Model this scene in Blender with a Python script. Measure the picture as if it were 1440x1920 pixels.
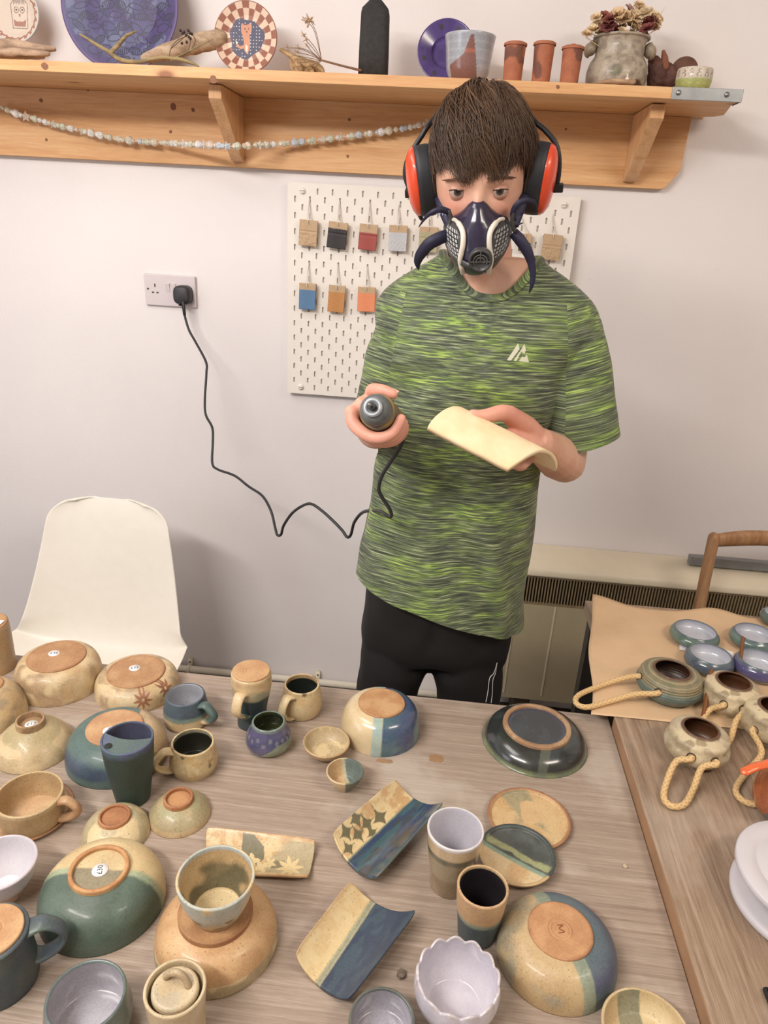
import bpy, bmesh, math, random
import numpy as np
from mathutils import Vector, Matrix
from mathutils.bvhtree import BVHTree
PI = math.pi
for _o in list(bpy.data.objects):
    bpy.data.objects.remove(_o, do_unlink=True)
SC = bpy.context.scene
COL = SC.collection
random.seed(7)
RNG = np.random.default_rng(11)

# ------------------------------------------------------------------ camera
CAM = np.array([0.45618, -2.05295, 1.62])
RB = np.array([[0.9939173758884469, 0.09696683116661511, 0.052208079456431467],
               [0.08485081570159589, -0.37206224603578086, -0.9243213819546032],
               [-0.07020386008390997, 0.9231289827149375, -0.37802684997365404]])   # rows: right, down, forward
FPX = 1340.0
cam_d = bpy.data.cameras.new('camera')
cam = bpy.data.objects.new('camera', cam_d)
COL.objects.link(cam)
cam_d.sensor_fit = 'AUTO'
cam_d.sensor_width = 36.0
cam_d.lens = 36.0 * FPX / 1920.0
cam_d.clip_start = 0.02
_r, _d, _f = RB
cam.matrix_world = Matrix(((_r[0], -_d[0], -_f[0], CAM[0]), (_r[1], -_d[1], -_f[1], CAM[1]), (_r[2], -_d[2], -_f[2], CAM[2]), (0, 0, 0, 1)))
SC.camera = cam

# ------------------------------------------------------------------ light and exposure
SC.view_settings.view_transform = 'Standard'
SC.view_settings.look = 'None'
SC.view_settings.gamma = 1.0
SC.view_settings.exposure = 0.12
SC.view_settings.use_curve_mapping = False
W = bpy.data.worlds.new('world')
SC.world = W
W.use_nodes = True
W.node_tree.nodes['Background'].inputs[0].default_value = (1.0, 0.93, 0.86, 1)
W.node_tree.nodes['Background'].inputs[1].default_value = 0.25

def area(name, loc, target, sx, sy, power, col):
    d = bpy.data.lights.new(name, 'AREA')
    d.shape = 'RECTANGLE'; d.size = sx; d.size_y = sy; d.energy = power; d.color = col
    o = bpy.data.objects.new(name, d); COL.objects.link(o)
    o.location = loc
    o.rotation_euler = (Vector(target) - Vector(loc)).to_track_quat('-Z', 'Y').to_euler()
    return o
area('ceiling_tube_light', (-0.65, -2.35, 2.46), (0.1, -1.0, 0.6), 1.3, 0.16, 37, (1.0, 0.94, 0.89))
area('ceiling_panel_light', (-0.5, -1.15, 2.47), (0.0, -1.0, 0.0), 1.0, 0.5, 10, (1.0, 0.95, 0.92))
area('ceiling_warm_light', (1.7, -1.9, 2.46), (1.0, -0.8, 0.6), 0.9, 0.3, 17, (1.0, 0.88, 0.76))
area('window_daylight', (-2.1, -2.2, 1.4), (0.0, -0.6, 1.0), 1.2, 1.2, 12, (0.82, 0.88, 1.0))

# ------------------------------------------------------------------ projection helpers (photo pixel to a point of a real plane)
def ray(x, y):
    return RB.T @ np.array([(x - 720) / FPX, (y - 960) / FPX, 1.0])
def onz(x, y, z):
    d = ray(x, y); return CAM + d * (z - CAM[2]) / d[2]
def ony(x, y, Y):
    d = ray(x, y); return CAM + d * (Y - CAM[1]) / d[1]
def pr(P):
    c = RB @ (np.array(P, float) - CAM)
    return 720 + FPX * c[0] / c[2], 960 + FPX * c[1] / c[2], c[2]
def mpp(P):
    return pr(P)[2] / FPX

# ------------------------------------------------------------------ colour
def L(*c):
    if len(c) == 1: c = c[0]
    out = []
    for v in c[:3]:
        v = v / 255.0
        out.append(v / 12.92 if v <= 0.04045 else ((v + 0.055) / 1.055) ** 2.4)
    return tuple(out)
def LA(*c): return L(*c) + (1.0,)

def _hash(i, j, k):
    n = (i * 374761393 + j * 668265263 + k * 1274126177) & 0xffffffff
    n = ((n ^ (n >> 13)) * 1274126177) & 0xffffffff
    return ((n ^ (n >> 16)) & 0xffff) / 65535.0
def vn(x, y, z, s=1.0, seed=0):
    x = np.asarray(x, float) * s + 100 + seed * 7.3; y = np.asarray(y, float) * s + 100 + seed * 3.1; z = np.asarray(z, float) * s + 100
    i, j, k = np.floor(x).astype(np.int64), np.floor(y).astype(np.int64), np.floor(z).astype(np.int64)
    u, v, w = x - i, y - j, z - k
    u, v, w = u * u * (3 - 2 * u), v * v * (3 - 2 * v), w * w * (3 - 2 * w)
    r = 0
    for a in (0, 1):
        for b in (0, 1):
            for c in (0, 1):
                r = r + _hash(i + a, j + b, k + c) * (u if a else 1 - u) * (v if b else 1 - v) * (w if c else 1 - w)
    return r
def fbm(x, y, z, s=1.0, seed=0, o=3):
    r = 0; a = 0.5; t = 0
    for q in range(o):
        r = r + a * vn(x, y, z, s * 2 ** q, seed + q); t += a; a *= 0.5
    return r / t
def sst(x, lo, hi):
    t = np.clip((x - lo) / (hi - lo), 0, 1); return t * t * (3 - 2 * t)
def mixc(a, b, f):
    return a * (1 - f[..., None]) + b * f[..., None]
def C3(c): return np.array(L(c))

# ------------------------------------------------------------------ objects
def tag(o, label=None, cat=None, group=None, kind=None):
    if label: o['label'] = label
    if cat: o['category'] = cat
    if group: o['group'] = group
    if kind: o['kind'] = kind
    return o
def thing(name, label, cat, loc=(0, 0, 0), rz=0.0, group=None, rot=None):
    o = bpy.data.objects.new(name, None)
    o.empty_display_size = 0.05
    COL.objects.link(o)
    o.location = tuple(float(v) for v in loc)
    o.rotation_euler = rot if rot is not None else (0, 0, rz)
    return tag(o, label, cat, group)
def M(name, V, F, mat, parent=None, cols=None, smooth=True, mi=None):
    me = bpy.data.meshes.new(name)
    V = [tuple(float(c) for c in v) for v in V]
    me.from_pydata(V, [], [tuple(int(i) for i in f) for f in F])
    if not isinstance(mat, (list, tuple)): mat = [mat]
    for m in mat: me.materials.append(m)
    if mi is not None: me.polygons.foreach_set('material_index', np.array(mi, dtype=np.int32))
    if smooth: me.polygons.foreach_set('use_smooth', np.ones(len(me.polygons), dtype=bool))
    if cols is not None:
        a = me.color_attributes.new('Col', 'FLOAT_COLOR', 'POINT')
        c = np.ones((len(V), 4), dtype=np.float32); c[:, :3] = cols
        a.data.foreach_set('color', c.ravel())
    me.update()
    o = bpy.data.objects.new(name, me)
    COL.objects.link(o)
    if parent is not None: o.parent = parent
    return o
def struct(o):
    o['kind'] = 'structure'; return o
class MB:
    """collects shapes for one mesh"""
    def __init__(s): s.V = []; s.F = []; s.I = []; s.C = []
    def add(s, V, F, i=0, c=None):
        n = len(s.V)
        s.V += [tuple(v) for v in V]; s.F += [tuple(k + n for k in f) for f in F]; s.I += [i] * len(F)
        s.C += [tuple(c) if c is not None else (1, 1, 1)] * len(V)
    def box(s, x0, x1, y0, y1, z0, z1, i=0, c=None):
        V = [(x, y, z) for z in (z0, z1) for y in (y0, y1) for x in (x0, x1)]
        s.add(V, [(0, 2, 3, 1), (4, 5, 7, 6), (0, 1, 5, 4), (2, 6, 7, 3), (0, 4, 6, 2), (1, 3, 7, 5)], i, c)
    def tube(s, P, R, n=10, i=0, c=None, cap=True, flat=1.0, closed=False):
        V, F = tube(P, R, n, cap, flat, closed); s.add(V, F, i, c)
    def lathe(s, prof, n=24, i=0, c=None, o=(0, 0, 0), mat=None):
        V, F = lathe(prof, n)
        V = np.array(V)
        if mat is not None: V = V @ np.array(mat).T
        s.add(V + np.array(o), F, i, c)
    def build(s, name, mat, parent=None, smooth=True, col=False):
        return M(name, s.V, s.F, mat, parent, np.array(s.C) if col else None, smooth, s.I)
def bevel(o, w, seg=2, ang=40):
    m = o.modifiers.new('bevel', 'BEVEL'); m.width = w; m.segments = seg; m.limit_method = 'ANGLE'; m.angle_limit = math.radians(ang)
    for p in o.data.polygons: p.use_smooth = True
    m2 = o.modifiers.new('wn', 'WEIGHTED_NORMAL')
    return o
def frames(P, closed=False):
    P = np.array(P, float); n = len(P)
    T = np.zeros_like(P)
    for i in range(n):
        a = P[(i - 1) % n] if (closed or i > 0) else P[i]
        b = P[(i + 1) % n] if (closed or i < n - 1) else P[i]
        t = b - a; T[i] = t / (np.linalg.norm(t) + 1e-12)
    ref = np.array([0, 0, 1.0]) if abs(T[0][2]) < 0.9 else np.array([1.0, 0, 0])
    U = []
    u = np.cross(T[0], ref); u /= np.linalg.norm(u)
    for i in range(n):
        u = u - T[i] * (u @ T[i]); u /= (np.linalg.norm(u) + 1e-12); U.append(u)
    U = np.array(U); W_ = np.cross(T, U)
    return P, T, U, W_
def tube(P, R, n=10, cap=True, flat=1.0, closed=False):
    P, T, U, W_ = frames(P, closed)
    if np.isscalar(R): R = [R] * len(P)
    V = []; F = []
    m = len(P)
    rings = []
    def ring(c, u, w, r, rf=None):
        b = len(V)
        for k in range(n):
            a = 2 * PI * k / n
            V.append(c + u * math.cos(a) * r + w * math.sin(a) * r * flat)
        return b
    if cap and not closed:
        for q in (0.35, 0.75):
            e = math.sqrt(1 - (1 - q) ** 2) if q < 1 else 1
        # rounded start
        rings.append(ring(P[0] - T[0] * R[0] * 0.92 * min(1, flat), U[0], W_[0], R[0] * 0.38))
        rings.append(ring(P[0] - T[0] * R[0] * 0.6 * min(1, flat), U[0], W_[0], R[0] * 0.8))
    for i in range(m): rings.append(ring(P[i], U[i], W_[i], R[i]))
    if cap and not closed:
        rings.append(ring(P[-1] + T[-1] * R[-1] * 0.6 * min(1, flat), U[-1], W_[-1], R[-1] * 0.8))
        rings.append(ring(P[-1] + T[-1] * R[-1] * 0.92 * min(1, flat), U[-1], W_[-1], R[-1] * 0.38))
    q = len(rings)
    for i in range(q if closed else q - 1):
        a, b = rings[i], rings[(i + 1) % q]
        for k in range(n):
            k2 = (k + 1) % n
            F.append((a + k, a + k2, b + k2, b + k))
    if not closed:
        F.append(tuple(rings[0] + k for k in reversed(range(n))))
        F.append(tuple(rings[-1] + k for k in range(n)))
    return V, F
def spline(P, m=8, closed=False):
    P = [np.array(p, float) for p in P]; n = len(P); out = []
    rng_ = range(n if closed else n - 1)
    for i in rng_:
        p1, p2 = P[i], P[(i + 1) % n]
        p0 = P[i - 1] if (closed or i > 0) else p1
        p3 = P[(i + 2) % n] if (closed or i + 2 < n) else p2
        for k in range(m):
            t = k / m
            out.append(0.5 * ((2 * p1) + (p2 - p0) * t + (2 * p0 - 5 * p1 + 4 * p2 - p3) * t * t + (3 * p1 - p0 - 3 * p2 + p3) * t ** 3))
    if not closed: out.append(P[-1])
    return out
def resample(prof, step):
    P = [np.array(p, float) for p in prof]; out = [P[0]]
    for a, b in zip(P[:-1], P[1:]):
        d = np.linalg.norm(b - a); k = max(1, int(round(d / step)))
        for q in range(1, k + 1): out.append(a + (b - a) * q / k)
    return np.array(out)
def lathe(prof, n=24, sx=1.0, sy=1.0):
    prof = np.array(prof, float); m = len(prof)
    a = np.arange(n) * 2 * PI / n
    V = np.zeros((m, n, 3))
    V[..., 0] = prof[:, 0:1] * np.cos(a)[None] * sx
    V[..., 1] = prof[:, 0:1] * np.sin(a)[None] * sy
    V[..., 2] = prof[:, 1:2]
    F = grid_f(m, n, True)
    return V.reshape(-1, 3), F
def grid_f(m, n, wrap=False):
    F = []
    for i in range(m - 1):
        for k in range(n if wrap else n - 1):
            k2 = (k + 1) % n
            F.append((i * n + k, i * n + k2, (i + 1) * n + k2, (i + 1) * n + k))
    return F
def slab(T_, B_):
    """closed solid from a top and a bottom grid (m,n,3)"""
    m, n, _ = T_.shape
    V = np.concatenate([T_.reshape(-1, 3), B_.reshape(-1, 3)]); N = m * n
    F = grid_f(m, n) + [tuple(N + i for i in reversed(f)) for f in grid_f(m, n)]
    bd = [k for k in range(n)] + [i * n + n - 1 for i in range(1, m)] + [(m - 1) * n + k for k in range(n - 2, -1, -1)] + [i * n for i in range(m - 2, 0, -1)]
    for a, b in zip(bd, bd[1:] + bd[:1]): F.append((a, N + a, N + b, b))
    return V, F
def rotm(axis, a):
    return np.array(Matrix.Rotation(a, 3, axis))

# ------------------------------------------------------------------ materials
def nt_new(name):
    m = bpy.data.materials.new(name); m.use_nodes = True
    nt = m.node_tree; b = nt.nodes['Principled BSDF']
    return m, nt, b
def N(nt, t, **kw):
    n = nt.nodes.new(t)
    for k, v in kw.items():
        if k.startswith('_'): setattr(n, k[1:], v)
        else:
            key = int(k[1:]) if k[0] == 'i' and k[1:].isdigit() else k
            n.inputs[key].default_value = v
    return n
def ramp(nt, src, stops, interp='LINEAR'):
    r = nt.nodes.new('ShaderNodeValToRGB'); r.color_ramp.interpolation = interp
    els = r.color_ramp.elements
    while len(els) < len(stops): els.new(0.5)
    for e, (p, c) in zip(els, stops): e.position = p; e.color = c if len(c) == 4 else tuple(c) + (1,)
    nt.links.new(src, r.inputs[0]); return r.outputs[0]
def mix(nt, fac, a, b, mode='MIX'):
    m = nt.nodes.new('ShaderNodeMix'); m.data_type = 'RGBA'; m.blend_type = mode
    for idx, v in ((0, fac), (6, a), (7, b)):
        if isinstance(v, (int, float)): m.inputs[idx].default_value = v
        elif isinstance(v, tuple): m.inputs[idx].default_value = v if len(v) == 4 else v + (1,)
        else: nt.links.new(v, m.inputs[idx])
    return m.outputs[2]
def coords(nt, scale=(1, 1, 1), out='Object', rot=(0, 0, 0)):
    tc = nt.nodes.new('ShaderNodeTexCoord'); mp = nt.nodes.new('ShaderNodeMapping')
    mp.inputs['Scale'].default_value = scale; mp.inputs['Rotation'].default_value = rot
    nt.links.new(tc.outputs[out], mp.inputs[0]); return mp.outputs[0]
def noise(nt, vec, scale, detail=4, rough=0.55, dist=0.0):
    n = N(nt, 'ShaderNodeTexNoise', Scale=scale, Detail=detail, Roughness=rough, Distortion=dist)
    nt.links.new(vec, n.inputs['Vector']); return n.outputs[0]
def bumpn(nt, b, h, strength, dist=0.001):
    n = N(nt, 'ShaderNodeBump', Strength=strength, Distance=dist)
    nt.links.new(h, n.inputs['Height']); nt.links.new(n.outputs[0], b.inputs['Normal'])
def plain(name, c, rough=0.5, metal=0.0, var=0.06, scale=30, bump=0.0, coat=0.0, c2=None, trans=0.0, sss=0.0):
    m, nt, b = nt_new(name)
    v = coords(nt); n = noise(nt, v, scale)
    base = LA(c); alt = LA(c2) if c2 else tuple(max(0, x * (1 - var * 3)) for x in base[:3]) + (1,)
    nt.links.new(ramp(nt, n, [(0.35, alt), (0.65, base)]), b.inputs['Base Color'])
    b.inputs['Roughness'].default_value = rough; b.inputs['Metallic'].default_value = metal
    b.inputs['Coat Weight'].default_value = coat
    b.inputs['Transmission Weight'].default_value = trans
    if sss: b.inputs['Subsurface Weight'].default_value = sss; b.inputs['Subsurface Scale'].default_value = 0.006
    if bump: bumpn(nt, b, noise(nt, v, scale * 4), bump)
    return m
def pottery(name, rough=0.35, speck=0.5, coat=0.3, mott=0.25, bump=0.25, sscale=260, sc=(70, 45, 28), hue=0.4985):
    """glazed stoneware: painted colour attribute, mottled, with iron speckles"""
    m, nt, b = nt_new(name)
    at = N(nt, 'ShaderNodeAttribute', _attribute_name='Col').outputs['Color']
    v = coords(nt)
    n1 = noise(nt, v, 38, 5, 0.65)
    c = mix(nt, mott, at, ramp(nt, n1, [(0.25, (0.35, 0.35, 0.35, 1)), (0.7, (0.72, 0.72, 0.72, 1))]), 'OVERLAY')
    vo = N(nt, 'ShaderNodeTexVoronoi', Scale=sscale * 0.78); nt.links.new(v, vo.inputs['Vector'])
    c = mix(nt, .30, c, ramp(nt, noise(nt, v, 330, 4, .7), [(.32, (.25, .25, .25, 1)), (.66, (.72, .72, .72, 1))]), 'OVERLAY')
    n2 = noise(nt, v, 60, 2)
    md = N(nt, 'ShaderNodeMath', _operation='MULTIPLY'); nt.links.new(n2, md.inputs[0]); md.inputs[1].default_value = 0.50 * speck + 0.02
    lt = N(nt, 'ShaderNodeMath', _operation='LESS_THAN'); nt.links.new(vo.outputs['Distance'], lt.inputs[0]); nt.links.new(md.outputs[0], lt.inputs[1])
    f = N(nt, 'ShaderNodeMath', _operation='MULTIPLY'); nt.links.new(lt.outputs[0], f.inputs[0]); f.inputs[1].default_value = 0.55
    c = mix(nt, f.outputs[0], c, LA(sc))
    hs = N(nt, 'ShaderNodeHueSaturation', Hue=hue, Saturation=0.92, Value=0.79); nt.links.new(c, hs.inputs['Color']); c = hs.outputs[0]
    nt.links.new(c, b.inputs['Base Color'])
    b.inputs['Roughness'].default_value = rough
    b.inputs['Coat Weight'].default_value = coat; b.inputs['Coat Roughness'].default_value = 0.12
    bumpn(nt, b, noise(nt, v, 170, 3), bump, 0.0006)
    return m
GLZ = pottery('stoneware_glaze', 0.48, 0.5, 0.14)
GLS = pottery('glossy_glaze', 0.22, 0.2, 0.6, 0.12, 0.08)
RAW = pottery('bare_clay', 0.75, 0.3, 0.0, 0.2, 0.35, sc=(120, 70, 40), hue=0.503)
PNT = pottery('painted_clay', 0.5, 0.0, 0.05, 0.1, 0.1, hue=0.5)
MATTE = pottery('matt_slip', 0.6, 0.25, 0.0, 0.15, 0.3)
WHITE_PLASTIC = plain('white_plastic', (232, 230, 226), 0.35, var=0.01)
BLACK = plain('black_plastic', (30, 28, 30), 0.45)
STEEL = plain('steel', (170, 170, 172), 0.3, 1.0)
PAPERW = plain('white_paper', (238, 238, 236), 0.7, var=0.01)
INK = plain('pen_ink', (35, 40, 70), 0.6)

def wood(name, dark, mid, light, axis='X', scale=1.0, knots=False, rough=0.55, fine=1.0, thin=1.0, smear=0.0):
    m, nt, b = nt_new(name)
    s = {'X': (0.9, 14, 14), 'Y': (14, 0.9, 14), 'Z': (14, 14, 0.9)}[axis]
    s = tuple(q * (thin if q > 1 else 1) for q in s)
    v = coords(nt, tuple(q * scale for q in s))
    n1 = noise(nt, v, 2.2, 5, 0.6, 0.8)
    n2 = noise(nt, coords(nt, tuple(q * scale * 5 for q in s)), 3.0 * fine, 4, 0.7, 0.2)
    c = ramp(nt, n1, [(0.28, LA(dark)), (0.5, LA(mid)), (0.72, LA(light))])
    c = mix(nt, 0.35 if scale < 1.3 else .62, c, ramp(nt, n2, [(0.3, (0.3, 0.3, 0.3, 1)), (0.7, (0.72, 0.72, 0.72, 1))]), 'OVERLAY')
    if smear:
        sm = ramp(nt, noise(nt, coords(nt), 5.5, 4, .6), [(.52, (0, 0, 0, 1)), (.66, (smear, smear, smear, 1))])
        c = mix(nt, sm, c, LA(206, 198, 186))
    if knots:
        vo = N(nt, 'ShaderNodeTexVoronoi', Scale=1.0)
        nt.links.new(coords(nt, (4.2, 9, 9) if axis == 'X' else (9, 9, 4.2)), vo.inputs['Vector'])
        k = ramp(nt, vo.outputs['Distance'], [(0.05, (1, 1, 1, 1)), (0.10, (0.25, 0.25, 0.25, 1)), (0.15, (0, 0, 0, 1))])
        c = mix(nt, k, c, LA(150, 98, 62))
    nt.links.new(c, b.inputs['Base Color']); b.inputs['Roughness'].default_value = rough
    bumpn(nt, b, n2, 0.15, 0.0006)
    return m
PINE = wood('pine', (200, 148, 96), (216, 167, 116), (227, 184, 136), 'X', 1.0, True)
PINE_END = wood('pine_bracket', (200, 150, 102), (216, 168, 120), (226, 182, 138), 'Z', 1.0)
TOPW = wood('washed_oak_laminate', (141, 124, 110), (159, 142, 127), (176, 160, 147), 'X', 1.6, False, 0.42, 1.3, 3.6, .38)
TOPB = wood('washed_oak_board', (124, 102, 82), (150, 128, 107), (173, 152, 131), 'Y', 1.4, False, 0.42, 1.2, 1.8, .2)
CHAIRW = wood('chair_oak', (140, 100, 66), (166, 124, 86), (184, 146, 108), 'Z')

# ------------------------------------------------------------------ the room
def wall_mat():
    m, nt, b = nt_new('white_painted_wall')
    v = coords(nt)
    n = noise(nt, v, 1.3, 3)
    c = ramp(nt, n, [(0.3, LA(226, 220, 220)), (0.7, LA(236, 231, 229))])
    # scuffs and little chips of paint
    n2 = noise(nt, coords(nt, (1, 1, 2.2)), 24, 3, 0.8)
    c = mix(nt, ramp(nt, n2, [(0.70, (0, 0, 0, 1)), (0.76, (0.5, 0.5, 0.5, 1))]), c, LA(176, 164, 154))
    nt.links.new(c, b.inputs['Base Color']); b.inputs['Roughness'].default_value = 0.6
    mx = N(nt, 'ShaderNodeMath', _operation='ADD'); nt.links.new(noise(nt, v, 9, 5, 0.5), mx.inputs[0]); nt.links.new(noise(nt, v, 160, 2), mx.inputs[1])
    bumpn(nt, b, mx.outputs[0], 0.12, 0.004)
    return m
WALL = wall_mat()
CEIL = plain('ceiling_paint', (238, 234, 228), 0.9, var=0.01)
FLOORM = plain('grey_vinyl_floor', (158, 150, 140), 0.5, scale=8)
X0, X1, Y0, ZC = -2.3, 2.9, -4.2, 2.52
def room_box(name, x0, x1, y0, y1, z0, z1, mat):
    b = MB(); b.box(x0, x1, y0, y1, z0, z1); return struct(b.build(name, mat, smooth=False))
room_box('floor', X0, X1, Y0, 0.0, -0.06, 0.0, FLOORM)
room_box('ceiling', X0, X1, Y0, 0.0, ZC, ZC + 0.06, CEIL)
room_box('wall_back', X0, X1, 0.0, 0.1, 0.0, ZC, WALL)
room_box('wall_left', X0 - 0.1, X0, Y0, 0.0, 0.0, ZC, WALL)
room_box('wall_right', X1, X1 + 0.1, Y0, 0.0, 0.0, ZC, WALL)
room_box('wall_front', X0, X1, Y0 - 0.1, Y0, 0.0, ZC, WALL)
DARKSK = plain('dark_skirting', (62, 50, 44), 0.6)
room_box('baseboard_back', X0, X1, -0.022, 0.0, 0.0, 0.118, DARKSK)
# ------------------------------------------------------------------ tables
TZ, TZB = 0.74, 0.767
LEGM = plain('dark_steel_leg', (70, 66, 62), 0.5, 0.6)
t = thing('work_table', 'large table with washed grey-brown wood top holding most of the pottery', 'table', (-0.2, -1.4, 0))
b = MB(); b.box(-1.35, 1.0296, -0.55, 0.54, TZ - 0.032, TZ)
bevel(b.build('tabletop', TOPW, t, smooth=False), 0.002)
for sx in (-1.3, 0.98):
    for sy in (-0.5, 0.49):
        b = MB(); b.box(sx - 0.022, sx + 0.022, sy - 0.022, sy + 0.022, 0.0, TZ - 0.032); b.build('leg', LEGM, t, smooth=False)
t = thing('side_table', 'thicker wood table top on the right with rope-handled pots on its corner', 'table', (1.25, -1.45, 0))
b = MB(); b.box(-0.419, 0.45, -0.55, 0.556, TZB - 0.045, TZB)
bevel(b.build('tabletop', TOPB, t, smooth=False), 0.0012)
b = MB(); b.box(-0.4198, -0.4189, -0.548, 0.554, TZB - 0.043, TZB - 0.0015); b.build('edge_strip', plain('edge_banding', (172, 134, 102), .5, scale=12), t, smooth=False)
for sx in (-0.39, 0.42):
    for sy in (-0.5, 0.5):
        b = MB(); b.box(sx - 0.022, sx + 0.022, sy - 0.022, sy + 0.022, 0.0, TZB - 0.045); b.build('leg', LEGM, t, smooth=False)
t = thing('back_table', 'wooden table by the heater covered with brown paper', 'table', (1.25, -0.66, 0))
b = MB(); b.box(-0.40, 0.55, -0.228, 0.225, TZB - 0.03, TZB - 0.001)
bevel(b.build('tabletop', TOPB, t, smooth=False), 0.002)
for sx in (-0.37, 0.52):
    for sy in (-0.19, 0.19):
        b = MB(); b.box(sx - 0.02, sx + 0.02, sy - 0.02, sy + 0.02, 0.0, TZB - 0.03); b.build('leg', LEGM, t, smooth=False)

# brown paper over the back table, curling up along its far edge
KRAFT = plain('brown_kraft_paper', (220, 188, 150), 0.7, var=0.03, scale=14, bump=0.1)
def kraft():
    m, n = 60, 90
    fl = onz(1108, 1339, TZB + .002); fr = onz(1401, 1368, TZB + .002); d = (fr - fl) / np.linalg.norm(fr - fl)
    fr = fl + d * 0.80
    bl = onz(1106, 1140, TZB + .002); br = np.array([fr[0] + .06, -0.425, fr[2]])
    G = np.zeros((m, n, 3))
    for i in range(m):
        v = i / (m - 1)
        for j in range(n):
            u = j / (n - 1)
            p = (fl * (1 - u) + fr * u) * (1 - v) + (bl * (1 - u) + br * u) * v
            h = 0.0025 * (fbm(p[0], p[1], 0, 9, 3) - .3)
            ed = max(0, v - .86) / .14
            h += 0.022 * (1 - .75 * min(1, max(0, u - .35) / .4)) * ed * ed * (0.55 + 0.45 * math.sin(u * 19 + 1) * (1 - .3 * u)) * (1.15 - .3 * u)
            if u < .16: h += 0.012 * (1 - u / .16) ** 2 * max(0, v - .75) / .25
            p = p + np.array([0.004 * math.sin(v * 9) * (u < .02), 0, max(h, 0.0)])
            p[1] += 0.006 * math.sin(u * 31 + 2) * ed + 0.004 * math.sin(u * 13) * ed
            G[i, j] = p
    V, F = slab(G, G - np.array([0, 0, 0.0006]))
    tag(M('brown_paper', V, F, KRAFT), 'sheet of brown kraft paper spread over the back table', 'paper')
kraft()
# ------------------------------------------------------------------ white shell chair
CH_M = plain('white_chair_plastic', (236, 230, 218), 0.38, var=0.008)
def shell_chair():
    t = thing('shell_chair', 'white moulded plastic shell chair behind the table', 'chair', (-0.455, -0.52, 0))
    prof = [(-0.255, .425), (-0.245, .442), (-0.18, .447), (-0.10, .436), (0.0, .428), (0.075, .432), (0.125, .452), (0.152, .50), (0.165, .56), (0.178, .64), (0.190, .72), (0.202, .80), (0.212, .85), (0.219, .875)]
    hw = [.20, .205, .225, .245, .252, .252, .248, .236, .221, .205, .190, .175, .165, .160]
    P = np.array(spline(prof, 5)); H = np.array(spline([(h, 0) for h in hw], 5))[:, 0]
    tt_ = np.r_[np.linspace(0, .90, 52), np.linspace(.905, 1, 30)] * (len(P) - 1); P = np.stack([np.interp(tt_, range(len(P)), P[:, k]) for k in (0, 1)], 1); H = np.interp(tt_, range(len(H)), H)
    AL = np.r_[0, np.cumsum(np.linalg.norm(np.diff(P, axis=0), axis=1))]; TT = tt_ / tt_[-1]
    m = len(P); n = 49; G = np.zeros((m, n, 3)); 
    for i in range(m):
        tt = TT[i]
        curl = 0.05 * math.exp(-((tt - .45) / .22) ** 2) + 0.016
        for j in range(n):
            u = -1 + 2 * j / (n - 1)
            e = abs(u)
            hwid = H[i]
            dt = AL[-1] - AL[i]; rc = .062; top = max(0, 1 - dt / rc)
            drop = 0.0
            if dt < rc: hwid = hwid - rc + math.sqrt(max(0, rc * rc - (rc - dt) ** 2))
            # seat edges curl up, back edges curl forward
            k = min(1, max(0, (tt - .42) / .16))
            up = curl * e ** 3
            off = 0.010 * (tt - .3) + 0.02 * tt
            G[i, j] = (u * hwid + off, P[i, 0] - up * k * 1.1, P[i, 1] + up * (1 - k) * 0.9 - drop - 0.012 * top * e ** 2)
    # shell thickness
    N_ = np.cross(np.gradient(G, axis=0), np.gradient(G, axis=1)); N_ /= np.linalg.norm(N_, axis=2, keepdims=True)
    V, F = slab(G, G + N_ * 0.006 * np.sign((N_ @ np.array([0, 0.3, -1.0])).mean()))
    o = M('seat_shell', V, F, CH_M, t)
    o.modifiers.new('sub', 'SUBSURF').levels = 1
    for sx in (-1, 1):
        for sy in (-1, 1):
            b = MB(); b.tube([(sx * .13, -.05 + sy * .12, .425), (sx * .2, -.05 + sy * .2, .012)], .011, 12)
            b.build('leg', WHITE_PLASTIC, t)
shell_chair()
# ------------------------------------------------------------------ wooden chair by the heater
def wood_chair():
    t = thing('wooden_chair', 'oak chair with curved top rail standing against the heater', 'chair', (1.37, -0.27, 0))
    X = 0.17
    for s in (-1, 1):
        b = MB(); P = spline([(s * X, 0.0, 0.0), (s * X, -.01, .45), (s * (X + .002), .015, .75), (s * (X + .0), .03, .885)], 6)
        b.tube(P, 0.019, 12, flat=.75); bevel(b.build('back_post', CHAIRW, t), .001)
    G = []
    n = 40; T1 = np.zeros((12, n, 3))
    for j in range(n):
        u = -1 + 2 * j / (n - 1)
        zt = .905 - .016 * abs(u) ** 3 + .008 * (1 - u * u); zb = .858 + .012 * (1 - u * u) ** 2
        for i in range(12):
            a = i / 11 * 2 * PI
            T1[i, j] = (u * X * 1.06, .03 + .012 * math.cos(a) + .012 * (1 - u * u), (zt + zb) / 2 + (zt - zb) / 2 * math.sin(a))
    V = T1.transpose(1, 0, 2).reshape(-1, 3); F = grid_f(n, 12, True) + [tuple(range(12)), tuple((n - 1) * 12 + k for k in range(12))]
    M('top_rail', V, F, CHAIRW, t)
    b = MB(); b.box(-X, X, -.01, .008, .62, .66); bevel(b.build('cross_rail', CHAIRW, t), .004)
    b = MB(); b.box(-X - .02, X + .02, -.40, .01, .43, .455); bevel(b.build('seat', CHAIRW, t), .008)
    for s in (-1, 1):
        b = MB(); b.tube([(s * X, -.37, .43), (s * X, -.37, .01)], .017, 10); b.build('front_leg', CHAIRW, t)
wood_chair()
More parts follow.
